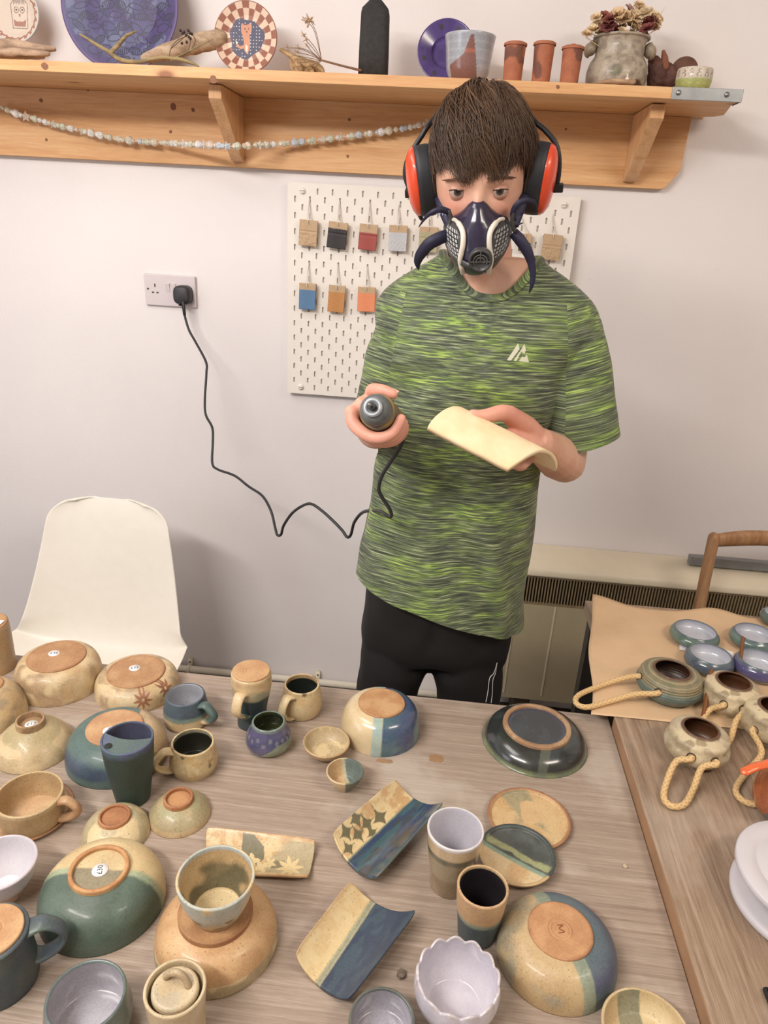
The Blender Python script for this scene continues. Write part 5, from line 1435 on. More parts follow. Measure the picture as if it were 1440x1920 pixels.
for q in range(NS):
    P_ = paths[q]
    ok = hair_end(P_ + RNG.normal(0, .0055, 3))
    if not ok[0]: continue
    n_ = K if ok.all() else int(np.argmin(ok))
    if n_ < 3: continue
    P_ = P_[:n_]; Tn = np.gradient(P_, axis=0); Tn /= np.linalg.norm(Tn, axis=1, keepdims=True) + 1e-9
    nr = P_ / (np.linalg.norm(P_, axis=1, keepdims=True)); sd = np.cross(Tn, nr); sd /= np.linalg.norm(sd, axis=1, keepdims=True) + 1e-9
    r = (.0005 + .0008 * tone[q]) * np.linspace(1, .25, n_)[:, None]
    b0 = len(HV); W3 = np.concatenate([P_ + sd * r, P_ - sd * r, P_ + nr * r * .8]); W3 = HW(W3)
    HV.extend(W3)
    for i in range(n_ - 1):
        for a, c in ((0, 1), (1, 2), (2, 0)):
            HF.append((b0 + a * n_ + i, b0 + c * n_ + i, b0 + c * n_ + i + 1, b0 + a * n_ + i + 1))
    f = .25 + .75 * clump2[q] * tone[q]
    c_ = C3((44, 32, 25)) * (1 - f) + C3((108, 78, 54)) * f
    HC.extend([c_] * (3 * n_))
M('hair', BL(np.array(HV)), HF, HAIR, boy, np.array(HC))
for s in (-1, 1):
    bw = MB()
    for k in range(190):
        u = random.random(); x = s * (.012 + .038 * u); z = .0190 + .0020 * math.sin(PI * u) - .0045 * u * u + random.uniform(-.0030, .0030) * (1.2 - u) + (.002 if s > 0 else 0)
        d = np.array([[x / .075, 0, z / .118]]); d[0, 1] = -math.sqrt(max(0, 1 - d[0, 0] ** 2 - d[0, 2] ** 2)); p = head_fn(d)[0] + (0, -.0008, 0)
        bw.tube([HW(p) - ROOT, HW(p + (s * .0035, -.0012, .0014)) - ROOT, HW(p + (s * .007, -.0002, .0012)) - ROOT], [.0004, .0005, .0002], 3)
    bw.build('eyebrow', plain('brow_hair', (128, 92, 70), .8), boy)
# ---- t-shirt
SHM, _nt, _b = nt_new('heathered_green_jersey')
_uv = N(_nt, 'ShaderNodeAttribute', _attribute_name='Weave').outputs['Vector']
def _map(sc):
    mp = _nt.nodes.new('ShaderNodeMapping'); mp.inputs['Scale'].default_value = sc; _nt.links.new(_uv, mp.inputs[0]); return mp.outputs[0]
n1 = noise(_nt, _map((17, 360, 1)), 1.0, 3, .55, .15)
n2 = noise(_nt, _map((22, 400, 1)), 1.0, 2, .5, .1)
n3 = noise(_nt, _map((7, 34, 1)), 1.0, 3, .5, .3)
c = ramp(_nt, n1, [(.34, LA(28, 31, 30)), (.44, LA(58, 65, 54)), (.51, LA(86, 97, 72)), (.59, LA(120, 132, 98)), (.70, LA(180, 192, 142))])
lime = ramp(_nt, n2, [(.40, LA(54, 62, 46)), (.48, LA(96, 116, 62)), (.57, LA(146, 180, 78)), (.68, LA(196, 218, 120))])
c = mix(_nt, ramp(_nt, n3, [(.46, (0.05, 0.05, 0.05, 1)), (.66, (.78, .78, .78, 1))]), c, lime)
_m = N(_nt, 'ShaderNodeMath', _operation='MULTIPLY', i1=1.0)
c = mix(_nt, ramp(_nt, n2, [(.34, (.6, .6, .6, 1)), (.42, (0, 0, 0, 1))]), c, LA(98, 100, 100))
_nt.links.new(c, _b.inputs['Base Color']); _b.inputs['Roughness'].default_value = .75; _b.inputs['Sheen Weight'].default_value = .15
bumpn(_nt, _b, n1, .15, .0006)
SHR = [(.480, -.722, .76, .180, .128, .115), (.480, -.722, .85, .178, .127, .115), (.482, -.722, .94, .174, .124, .112), (.487, -.722, 1.06, .166, .118, .108), (.494, -.720, 1.20, .157, .116, .106), (.499, -.718, 1.30, .158, .120, .110), (.504, -.716, 1.38, .170, .120, .112),
       (.516, -.714, 1.44, .194, .108, .106), (.518, -.712, 1.475, .198, .094, .098), (.518, -.710, 1.500, .186, .086, .092), (.518, -.708, 1.520, .164, .083, .086), (.518, -.706, 1.540, .134, .080, .080), (.517, -.704, 1.560, .100, .077, .074), (.516, -.702, 1.577, .080, .074, .069), (.516, -.702, 1.595, .074, .070, .066), (.516, -.70, 1.62, .076, .070, .064)]
sh = MB(); V_, F_ = ring_loft(interp_rings(SHR, 90), 96); sh.add(V_, F_)
SLV = [(np.array([.385, -.718, 1.452]), np.array([.345, -.742, 1.262]), .062, .056), (np.array([.662, -.716, 1.455]), np.array([.728, -.742, 1.238]), .066, .063)]
for a, b_, r0, r1 in SLV:
    sh.tube([a, a * .7 + b_ * .3, a * .35 + b_ * .65, b_], [r0 * .92, r0, (r0 + r1) / 2, r1], 40)
me_s, VS = remeshed(sh, .0034, 6)
# folds
nr = np.zeros(len(VS) * 3); me_s.vertices.foreach_get('normal', nr); nr = nr.reshape(-1, 3)
x, y, z = VS.T
low = sst(1.32 - z, 0, .4)
tors = (x > .37) & (x < .66)
f1 = (fbm(x + .25 * (z - 1), y, z * .20, 17, 3, 2) - .5) * (.006 + .022 * low)
f2 = (fbm(x * .5, y * .5, z + .25 * x, 15, 9, 2) - .5) * .009 * sst(z, .95, 1.2) * (1 - sst(z, 1.40, 1.46))
pull = .008 * np.sin((z + .55 * (x - .5)) * 46) * g2d(x - .60, .07) * g2d(z - 1.33, .10) - .006 * np.sin((z - .5 * (x - .5)) * 50) * g2d(x - .39, .06) * g2d(z - 1.34, .09)
VS = VS + nr * ((f1 + f2 + pull) * (1 - sst(z, 1.46, 1.52)))[:, None]
me_s.vertices.foreach_set('co', VS.ravel())
bm = bmesh.new(); bm.from_mesh(me_s)
def cut(point, normal, sel=None):
    geom = bm.verts[:] + bm.edges[:] + bm.faces[:] if sel is None else None
    if sel is not None:
        fs = [f for f in bm.faces if sel(f.calc_center_median())]; es = {e for f in fs for e in f.edges}; vs = {v for f in fs for v in f.verts}; geom = fs + list(es) + list(vs)
    bmesh.ops.bisect_plane(bm, geom=geom, plane_co=point, plane_no=normal, clear_outer=True)
cut((.49, -.74, .893), Vector((-.29, -.10, -1)))                                      # hem
bmesh.ops.delete(bm, geom=[f for f in bm.faces if (lambda c: c.z > 1.47 and abs((c.x - .517) / .084) ** 2.6 + (abs(c.y + .716) / (.078 if c.y < -.716 else .10)) ** 2.6 < 1)(f.calc_center_median())], context='FACES')        # neck opening
for a, b_, r0, r1 in SLV:
    d = (b_ - a) / np.linalg.norm(b_ - a); e = b_ - d * (.022 if a[0] < .5 else .016)
    left = a[0] < .5
    nrm = Vector(d + (np.array([.0, 0, 0]) if left else np.array([.10, 0, 0])))
    cut(tuple(e), nrm, lambda c: (Vector(c) - Vector(e)).length < .09 and ((Vector(c) - Vector(a)).cross(Vector(d))).length < .074 and c.z < e[2] + .04 and (c.x < .338 or not left))
for k_, (px_, nn_) in enumerate((((.368, 0, 1.45), (1, 0, -.14)), ((.655, 0, 1.45), (1, 0, .13)))):
    bmesh.ops.bisect_plane(bm, geom=[g for g in bm.verts[:] + bm.edges[:] + bm.faces[:]], plane_co=px_, plane_no=nn_)
bm.verts.index_update(); VS = np.array([v.co for v in bm.verts]); FS = [[v.index for v in f.verts] for f in bm.faces]
bedge = [(tuple(e.verts[0].co), tuple(e.verts[1].co)) for e in bm.edges if e.is_boundary]
bm.free()
sh_o = M('t_shirt', BL(VS), FS, SHM, boy)
x, y, z = VS.T
u = np.arctan2(x - .50, -(y + .72)) * .16; v = z - .10 * (x - .5) * sst(1.2 - z, 0, .3) + .004 * np.sin(x * 40 + z * 9) * sst(1.25 - z, 0, .2)
fcen = np.array([VS[f].mean(0) for f in FS]); fl = np.array([len(f) for f in FS]); lv = np.concatenate([np.array(f) for f in FS]); lf = np.repeat(np.arange(len(FS)), fl)
wv = np.stack([u, v, 0 * u], 1)[lv]
for (a, b_, r0, r1), left in zip(SLV, (True, False)):
    d = (b_ - a) / np.linalg.norm(b_ - a); rel = VS - a; s = rel @ d; ua = np.arctan2(rel[:, 0], -rel[:, 1]) * .07
    rc = fcen - a; sc_ = rc @ d; rad = np.linalg.norm(rc - sc_[:, None] * d, axis=1); X_ = fcen[:, 0]; Z_ = fcen[:, 2]
    side = (X_ < .368 - (1.45 - Z_) * .14) if left else (X_ > .655 + (1.45 - Z_) * .13)
    isS = side & ((sc_ > -.02) | (rad < .09)) & (rad < r0 + .03) & (Z_ < 1.505)
    sel = isS[lf]; wv[sel] = np.stack([ua + 3, -s + 5, 0 * s], 1)[lv][sel]
at = sh_o.data.attributes.new('Weave', 'FLOAT_VECTOR', 'CORNER'); at.data.foreach_set('vector', wv.astype(np.float32).ravel())
so = sh_o.modifiers.new('solid', 'SOLIDIFY'); so.thickness = .0018; so.offset = 1
# collar rib following the cut edge
cp = np.array([(np.array(a) + np.array(b_)) / 2 for a, b_ in bedge]); cp = cp[cp[:, 2] > 1.46]
an = np.arctan2(cp[:, 1] + .70, cp[:, 0] - .516); bins = []
for k in range(48):
    a0 = -PI + 2 * PI * (k + .5) / 48; dd = np.abs((an - a0 + PI) % (2 * PI) - PI); w = np.exp(-(dd / .09) ** 2)
    if w.sum() > .2: bins.append((cp * w[:, None]).sum(0) / w.sum())
bins = spline(bins, 3, closed=True)
b = MB(); T2, F2 = tube(bins, .0085, 12, closed=True, flat=.42); b.add(T2, F2)
co = b.build('collar', SHM, boy); Vc = np.array([v.co for v in co.data.vertices]); co.data.transform(Matrix.Translation(tuple(-ROOT)))
an = np.arctan2(Vc[:, 1] + .70, Vc[:, 0] - .516)
at = co.data.attributes.new('Weave', 'FLOAT_VECTOR', 'POINT'); at.data.foreach_set('vector', np.stack([an * .09, Vc[:, 2] * 1.0 + np.hypot(Vc[:, 0] - .516, Vc[:, 1] + .7) * .8, 0 * an], 1).astype(np.float32).ravel())
# chest mark: grey slanted peaks
bvh = BVHTree.FromPolygons([Vector(p) for p in VS], FS)
def on_shirt(px, py, off=.0028):
    d = Vector(ray(px, py)).normalized(); h = bvh.ray_cast(Vector(CAM), d)
    return np.array(h[0] - d * off) if h[0] is not None else ony(px, py, -.85)
def zc(a, b_): return 930 + a / 18.0, 630 + b_ / 18.0
peaks = [[(370, 815), (745, 240), (800, 440), (690, 590), (640, 480), (500, 835)], [(590, 835), (860, 440), (960, 265), (1015, 480), (955, 600), (880, 560), (860, 520), (690, 845)], [(775, 850), (880, 690), (960, 720), (1040, 625), (1115, 890)]]
for q, pk in enumerate(peaks):
    bm = bmesh.new(); vs = [bm.verts.new((*zc(*p), 0)) for p in pk]; bm.faces.new(vs); bmesh.ops.triangulate(bm, faces=bm.faces[:])
    for _ in range(2): bmesh.ops.subdivide_edges(bm, edges=bm.edges[:], cuts=1, use_grid_fill=True)
    bm.verts.index_update(); V = [on_shirt(v.co.x, v.co.y) for v in bm.verts]; F = [[v.index for v in f.verts] for f in bm.faces]; bm.free()
    M('chest_mark', BL(V), F, plain('mark_grey_%d' % q, (206, 206, 184), .5, var=.01), boy, smooth=False)
# ---- trousers
TRM = plain('black_track_fabric', (16, 14, 15), .75, var=.05, bump=.1)
tr = MB()
V_, F_ = ring_loft(interp_rings([(.482, -.715, .755, .155, .080, .09), (.482, -.715, .80, .160, .095, .10), (.485, -.715, .90, .160, .100, .10), (.49, -.715, .99, .148, .096, .096)], 20)); tr.add(V_, F_)
for cx, top in ((.384, .41), (.566, .55)):
    s = -1 if cx < .5 else 1
    tr.tube([(top, -.715, .82), (cx - .014 * s, -.715, .725), (cx - .002 * s, -.715, .67), (cx + .002 * s, -.715, .60), (cx, -.712, .40), (cx, -.70, .20), (cx, -.70, .10)], [.080, .080, .0715, .067, .063, .055, .050], 30)
me_t, VT = remeshed(tr, .005, 4)
xt, yt, zt_ = VT.T; nr = np.zeros(len(VT) * 3); me_t.vertices.foreach_get('normal', nr)
VT = VT + nr.reshape(-1, 3) * ((fbm(xt, yt, zt_ * .5, 20, 5, 2) - .5) * .012)[:, None]
M('trousers', BL(VT), [tuple(p.vertices) for p in me_t.polygons], TRM, boy)
bv2 = BVHTree.FromPolygons([Vector(p) for p in VT], [tuple(p.vertices) for p in me_t.polygons])
for pts in ([(932, 1243), (926, 1262), (918, 1272), (915, 1296), (911, 1316)], [(932, 1243), (929, 1262), (924, 1276), (923, 1300), (921, 1318)]):
    L_ = []
    for px, py in pts:
        d = Vector(ray(px, py)).normalized(); h = bv2.ray_cast(Vector(CAM), d)
        if h[0] is not None: L_.append(np.array(h[0] - d * .001) - ROOT)
    if len(L_) > 1:
        b = MB(); b.tube(spline(L_, 4), .0007, 6); b.build('side_piping', PAPERW, boy)
for cx in (.38, .585):
    b = MB(); V, F = ring_loft(interp_rings([(cx, -.735, .002, .047, .125, .065), (cx, -.735, .03, .049, .127, .067), (cx, -.73, .055, .046, .11, .062), (cx, -.71, .085, .042, .06, .05), (cx, -.70, .10, .038, .04, .042)], 14), 32); b.add(BL(V), F)
    b.build('shoe', BLACK, boy)
me_bpy = [me_s, me_t]
for m_ in me_bpy: bpy.data.meshes.remove(m_)
# ------------------------------------------------------------------ what the boy wears and holds
def ribbon(mb, pts, wid, face, th=.0012, m=6, i=0):
    P = np.array(spline(pts, m)); k = len(P); w = np.interp(np.linspace(0, 1, k), np.linspace(0, 1, len(wid)), wid)
    T = np.gradient(P, axis=0); T /= np.linalg.norm(T, axis=1, keepdims=True); fa = np.array(face, float) / np.linalg.norm(face)
    sd = np.cross(T, fa); sd /= np.linalg.norm(sd, axis=1, keepdims=True); nn = np.cross(sd, T)
    V = []; 
    for q in range(k):
        for a, b_ in ((-1, 1), (1, 1), (1, -1), (-1, -1)): V.append(P[q] + sd[q] * a * w[q] / 2 + nn[q] * b_ * th / 2)
    F = grid_f(k, 4, True) + [(3, 2, 1, 0), tuple(4 * (k - 1) + j for j in range(4))]
    mb.add(V, F, i)
NAVYP = plain('navy_rubber', (48, 44, 66), .25, var=.1, coat=.5)
NAVYS = plain('navy_elastic', (36, 34, 60), .6, var=.05)
DGREY = plain('dark_grey_plastic', (66, 66, 66), .35)
MGREY = plain('mid_grey_plastic', (92, 92, 92), .35)
IVORY = plain('ivory_trim', (226, 218, 204), .4)
def mask():
    t = thing('dust_mask', 'navy half mask respirator with two grey filters strapped over the boy nose and mouth', 'mask', O_H)
    LW = lambda P: np.asarray(P, float) @ RH.T
    zz = np.array([-.008, -.014, -.022, -.032, -.042, -.055, -.070, -.085, -.098, -.108, -.114])
    ww = np.array([.0085, .0150, .0215, .032, .047, .0535, .0540, .0500, .043, .034, .027])
    dd = np.array([-.108, -.114, -.119, -.125, -.129, -.134, -.139, -.142, -.140, -.134, -.127])
    ee = np.array([-.100, -.098, -.094, -.086, -.074, -.068, -.066, -.070, -.078, -.088, -.096])
    W_ = lambda z: np.interp(-z, -zz, ww); D0 = lambda z: np.interp(-z, -zz, dd); E0 = lambda z: np.interp(-z, -zz, ee)
    def Y(x, z):
        w = W_(z); s = np.clip(np.abs(x) / w, 0, 1); return E0(z) + (D0(z) - E0(z)) * (1 - s ** 2.3)
    m, n = 60, 60; G = np.zeros((m, n, 3)); B_ = np.zeros((m, n, 3))
    for i in range(m):
        z = zz[0] + (zz[-1] - zz[0]) * i / (m - 1)
        for j in range(n):
            s = -1 + 2 * j / (n - 1); x = s * float(W_(z)); G[i, j] = (x, float(Y(x, z)), z); B_[i, j] = (x * .96, float(E0(z)) + .012, z)
    V, F = slab(G, B_); M('face_piece', LW(V), F, NAVYP, t)
    def lattice(a, b_):
        return ((np.abs((a * 6.5 + b_ * 2.4) % 1 - .5) < .31) & (np.abs((b_ * 12) % 1 - .5) < .33)).astype(float)
    for s in (-1, 1):
        m, n = 150, 80; G = np.zeros((m, n, 3)); UV = np.zeros((m, n, 2)); B_ = np.zeros((m, n, 3))
        for i in range(m):
            v = i / (m - 1); z = -.040 - .073 * v
            w = float(W_(z)); top = min(1, v / .22); bot = min(1, (1 - v) / .10)
            xin = np.interp(v, [0, .12, .35, .7, 1], [.0285, .0235, .0225, .0215, .0215]); xout = w * 1.03 * (1 - .0 * v)
            k = (1 - (1 - top) ** 2) ** .5
            xm = (xin + xout) / 2 + .002 * (1 - top); h = (xout - xin) / 2 * k
            for j in range(n):
                u = -1 + 2 * j / (n - 1); x = xm + u * h; y = float(Y(min(x, w * .93), z)) + max(0, x - w * .93) * 1.3
                up = .0062 * (1 - abs(u) ** 5) * min(1, top * 1.4 + .1) * min(1, bot + .35)
                G[i, j] = (s * x, y - up, z - .0); UV[i, j] = (u, v); B_[i, j] = (s * x, y + .004, z)
        V, F = slab(G, B_) ; 
        if s < 0: F = [tuple(reversed(f)) for f in F]
        uv = np.concatenate([UV.reshape(-1, 2)] * 2); u, v = uv.T
        c = np.tile(C3((74, 74, 74)), (len(u), 1)); reg = ((np.abs(u) < .66) & (v > .10) & (v < .93) & (np.abs(v - .72 - .05 * u) > .02)).astype(float)
        la = lattice((u + 1) / 2, v); hi = np.where(v < .70, 1.0, .18)
        c = mixc(c, np.tile(C3((32, 32, 32)), (len(u), 1)), reg)
        c = mixc(c, np.tile(C3((206, 208, 208)), (len(u), 1)), reg * la * hi * np.where(v < .7, 1, 1) * (1 if s < 0 else .75))
        M('filter', LW(V), F, PNT, t, c)
        tp = []
        for v, x in ((-.02, .040), (-.045, .034), (-.02, .0265), (.06, .0215), (.18, .0200), (.33, .0205), (.48, .0225), (.62, .0240), (.72, .0235), (.84, .0215), (1.0, .0205)):
            z = -.040 - .073 * v; tp.append(LW((s * x, float(Y(x, max(z, -.113))) - .0055, z)))
        b = MB(); b.tube(spline(tp, 6), [.0030] * 10 + [.0042] * 51, 10); b.build('white_trim', IVORY, t)
    c = hpx(901, 487, -.150)
    R_ = rotm('X', PI / 2 + .12)
    b = MB(); b.lathe([(.0003, -.010), (.0165, -.010), (.0185, -.004), (.0185, .004), (.0175, .006), (.0150, .006), (.0145, .0035), (.0003, .0035)], 48, o=c, mat=R_)
    b.V = [tuple(v) for v in LW(b.V)]; b.build('valve', DGREY, t)
    b = MB()
    for r in (.0105, .0062):
        P = [c + R_ @ np.array([r * math.cos(a), r * math.sin(a), .0055]) for a in np.linspace(-.5, PI + .5, 26)]; b.tube(P, .0009, 6)
    b.tube([c + R_ @ np.array([0, .0, .0055]), c + R_ @ np.array([0, .015, .0055])], .0009, 6); b.tube([c + R_ @ np.array([-.0155, -.001, .0052]), c + R_ @ np.array([.0155, -.001, .0052])], .0009, 6)
    b.V = [tuple(v) for v in LW(b.V)]; b.build('valve_grille', MGREY, t)
    b = MB(); P = [np.array([x, float(Y(abs(x), -.092)) - .0075, -.092 + .004 * abs(x) / .03]) for x in np.linspace(-.040, .040, 17)]
    ribbon(b, [LW(p) for p in P], [.009, .009], LW((0, -1, 0)), .002, 2); b.build('cross_band', DGREY, t)
    # side buckles and straps
    def q(px, py, yl): return LW(hpx(px, py, yl))
    face = RH @ np.array([0, -1, 0])
    for name, pts, wd in (('strap', [(842, 424, -.080), (831, 395, -.060), (824, 370, -.035), (821, 352, -.010)], [.012, .015, .016, .016]),
                          ('strap', [(965, 424, -.080), (975, 395, -.060), (984, 365, -.035), (988, 345, -.010)], [.012, .014, .015, .015]),
                          ('strap_tail', [(842, 398, -.092), (828, 393, -.100), (812, 397, -.104), (798, 408, -.102), (785, 426, -.095)], [.010, .0095, .0075, .005, .001]),
                          ('strap_tail', [(845, 440, -.080), (826, 446, -.088), (804, 458, -.092), (788, 478, -.088), (783, 492, -.082), (785, 506, -.080)], [.018, .020, .020, .017, .012, .001]),
                          ('strap_tail', [(963, 414, -.086), (962, 398, -.094), (970, 383, -.098), (985, 376, -.094), (1000, 380, -.082), (1006, 392, -.07)], [.009, .009, .009, .009, .008, .005]),
                          ('strap_tail', [(962, 436, -.080), (975, 450, -.086), (988, 470, -.090), (996, 492, -.092), (999, 515, -.096), (997, 535, -.100), (992, 550, -.102)], [.016, .018, .017, .013, .010, .007, .001]),
                          ('strap_tail', [(965, 428, -.082), (972, 421, -.090), (981, 418, -.092)], [.004, .003, .001])):
        b = MB(); ribbon(b, [q(*p) for p in pts], wd, face + (0, 0, .15), .0016); b.build(name, NAVYS, t)
    for s, px in ((-1, 842), (1, 964)):
        b = MB(); P = [q(px, 396, -.092), q(px + 4 * s * -1, 412, -.090), q(px, 432, -.086)]; b.tube(spline(P, 5), .0032, 8); b.build('buckle', DGREY, t)
    V, F = text_VF('GVS', .013); V = np.array(V); 
    A = q(829, 398, -.066); right = RH @ np.array([1, 0, .05]); up = RH @ np.array([.2, 0, 1.0])
    Vt = A + face * .004 + V[:, 0:1] * right * .8 + V[:, 1:2] * up
    M('strap_lettering', Vt, F, plain('pale_print', (168, 178, 206), .6), t, smooth=False)
mask()
def ear_defenders():
    t = thing('ear_defenders', 'orange-red ear defenders with black cushions and a wire headband on the boy head', 'ear defenders', O_H)
    LW = lambda P: np.asarray(P, float) @ RH.T
    RED = plain('orange_red_plastic', (222, 74, 36), .35, var=.03, coat=.4); CU = plain('cushion_black', (38, 40, 46), .55)
    for s in (-1, 1):
        cx = np.array([s * .0805, .004, -.004])
        tl = rotm('Z', s * -.16) @ rotm('Y', s * .10)
        def cup(prof, mat, name, ry=.042, rz=.056):
            V, F = lathe(prof, 56); V = np.array(V); Z = V[:, 2].copy()
            P = np.stack([s * Z, V[:, 0] * ry, V[:, 1] * rz], 1) @ tl.T + cx
            if s < 0: F = [tuple(reversed(f)) for f in F]
            return M(name, LW(P), F, mat, t)
        cup([(.45, -.006), (.80, -.008), (.97, -.004), (1.0, .004), (.99, .016), (.97, .0235), (.5, .0235), (.45, -.006)], CU, 'ear_cushion')
        cup([(.0005, .0415), (.3, .041), (.55, .0395), (.75, .0365), (.90, .0315), (.965, .0255), (.96, .022), (.3, .020)], RED, 'ear_cup')
    def wire(pts, name='headband', r=.0022, flat=1.6):
        b = MB(); b.tube(spline([LW(p) if len(p) == 3 else p for p in pts], 8), r, 8, flat=flat); b.build(name, BLACK, t)
    R1 = [hpx(1042, 352, .0), hpx(1047, 330, .002), hpx(1048, 296, .006), hpx(1041, 268, .012), hpx(1022, 244, .02), hpx(1001, 226, .03)]
    L1 = [hpx(768, 356, .0), hpx(760, 330, .002), hpx(763, 304, .006), hpx(776, 278, .012), hpx(790, 256, .02), hpx(806, 232, .03)]
    top = [np.array([.052, .072, .098]), np.array([0, .085, .104]), np.array([-.052, .072, .098])]
    wire(R1 + top + L1[::-1], 'headband', .0026)
    wire([hpx(1039, 360, -.002), hpx(1042, 330, .0), hpx(1042, 300, .004), hpx(1036, 274, .010)], 'inner_wire', .0016, 1)
    wire([hpx(765, 352, -.004), hpx(772, 372, -.006), hpx(781, 392, -.006), hpx(790, 410, -.006)], 'adjuster', .0034, 1)
    for px, py in ((1047, 352), (768, 362)):
        c = hpx(px, py, -.002); b = MB(); b.box(-.0075, .0075, -.006, .006, -.0065, .0065); b.V = [tuple(LW(np.array(v) + c)) for v in b.V]; bevel(b.build('clamp', BLACK, t, smooth=False), .0015)
ear_defenders()
def rotary_tool():
    t = thing('rotary_tool', 'dusty grey rotary tool held in a fist, its black cable running to the socket', 'power tool', TB)
    z = AX; x_ = E_R; y_ = np.cross(z, x_); Rm = np.stack([x_, y_, z], 1)
    def lt(prof, mat, name, n=56, o=(0, 0, 0), cf=None):
        V, F = lathe(prof, n); V = (np.array(V) + np.array(o)) @ Rm.T; return M(name, V, F, mat, t, cf)
    DUST = plain('clay_dusted_plastic', (150, 124, 66), .7, scale=60, c2=(96, 96, 92), bump=.4)
    GN = plain('grey_nose_plastic', (84, 90, 94), .55, scale=80, c2=(104, 108, 108))
    lt([(.0003, 0), (.021, .0), (.0255, .006), (.0265, .04), (.0268, .085), (.0268, .101), (.0255, .1045), (.0003, .1045)], DUST, 'motor_body')
    lt([(.0236, .103), (.0240, .106), (.0236, .112), (.0215, .120), (.0175, .1265), (.0145, .128), (.0003, .128)], GN, 'nose_cone')
    lt([(.0003, .1275), (.0145, .1275), (.0148, .131), (.0135, .1335), (.0085, .134), (.008, .1315), (.0003, .1315)], plain('pale_collar', (158, 164, 168), .4, .3), 'collar')
    lt([(.0003, .131), (.0055, .131), (.0055, .1385), (.0042, .141), (.0003, .141)], DGREY, 'collet')
    lt([(.0003, .14), (.0022, .14), (.0022, .150), (.0008, .153), (.0003, .153)], STEEL, 'bit', 16)
    def part(mb, name, mat): mb.V = [tuple(np.array(v) - TB) for v in mb.V]; return mb.build(name, mat, t)
    pts = [(343, 568, -.052), (346, 590, -.05), (354, 618, -.06), (366, 640, -.08), (386, 678, -.12), (387, 700, -.14), (384, 750, -.18), (386, 778, -.2), (398, 802, -.23), (399, 830, -.26), (398, 868, -.29), (408, 880, -.31), (440, 892, -.35), (466, 912, -.38), (492, 930, -.42), (508, 958, -.46), (516, 990, -.48), (520, 1003, -.49), (527, 1002, -.50), (532, 985, -.51), (548, 962, -.53), (568, 948, -.55), (584, 945, -.57), (604, 958, -.59), (628, 980, -.61), (642, 995, -.62), (651, 1007, -.63), (658, 1002, -.64), (664, 980, -.66), (678, 962, -.70), (696, 957, -.76), (712, 958, -.84)]
    pts += [(722, 964, -.872), (731, 969, -.885), (734, 964, -.890), (728, 950, -.893), (716, 932, -.896), (710, 916, -.90), (716, 892, -.905), (732, 866, -.915), (748, 842, -.925), (757, 820, -.93), (758, 802, -.925), (748, 794, -.925)]
    L_ = [ony(x, y, Y) for x, y, Y in pts]; L_ = L_[:-1] + [TB + AX * .004]
    b = MB(); b.tube(spline(L_, 6), .0033, 10); part(b, 'cable', plain('black_cable', (44, 44, 46), .5))
    P = ony(342, 552, -.030)
    b = MB(); n = 28; V = []; prof = [(1.0, -.012), (1.0, -.034), (.93, -.041), (.72, -.044)]
    for k, y in prof:
        for q in range(n):
            a = 2 * PI * q / n; e = 3.2; r = 1 / (abs(math.cos(a)) ** e + abs(math.sin(a)) ** e) ** (1 / e)
            V.append(P + np.array([.0245 * k * r * math.cos(a), y + .030, .0245 * k * r * math.sin(a) * (1.05) - (.002)]))
    F = grid_f(4, n, True) + [tuple(reversed(range(n))), tuple(3 * n + q for q in range(n))]; b.add(V, F)
    part(b, 'plug', plain('plug_black', (50, 48, 52), .5))
    b = MB(); b.tube([P + (0, -.020 + .030 - .030, -.024), L_[0] + (0, 0, .004), L_[1]], [.0058, .0050, .0042], 12); part(b, 'strain_relief', BLACK)
rotary_tool()
def held_slab():
    P1, P3 = ony(797, 801, -1.010), ony(957, 884, -1.035); P2, P4 = ony(888, 806, -.925), ony(1047, 884, -.915)
    c0 = (P1 + P2 + P3 + P4) / 4; m, n = 60, 110; G = np.zeros((m, n, 3))
    up = np.cross(P3 - P1, P2 - P1); up /= np.linalg.norm(up); up *= np.sign(up[2])
    nn = (up + np.array([0, 0, .6])); nn /= np.linalg.norm(nn)
    for i in range(m):
        v = -1 + 2 * i / (m - 1)                # across, front to back
        for j in range(n):
            u = -1 + 2 * j / (n - 1)
            uu = u * (1 - .055 * v ** 6 * abs(u)); 
            s, r = (uu + 1) / 2, (v + 1) / 2
            p = (P1 * (1 - s) + P3 * s) * (1 - r) + (P2 * (1 - s) + P4 * s) * r
            G[i, j] = p + nn * (.034 * (1 - abs(v) ** 2.1)) + nn * .0012 * (fbm(u * 2, v, 0, 3) - .5)
    t = thing('clay_slab', 'curved cream unglazed clay slab held in the boy hand, arched upward', 'slab', c0)
    V, F = slab(G - c0 + nn * .0035, G - c0 - nn * .0035); F = [tuple(reversed(f)) for f in F]
    cl = plain('dry_cream_clay', (238, 218, 180), .85, scale=25, c2=(230, 204, 160), bump=.3)
    M('slab', V, F, cl, t)
    b = MB(); L_ = [G[m - 8, int(q)] - c0 + nn * .0042 for q in np.linspace(38, 70, 9)]; b.tube(L_, [.001] + [.0022] * 7 + [.001], 8, flat=.5); b.build('clay_strip', cl, t)
held_slab()
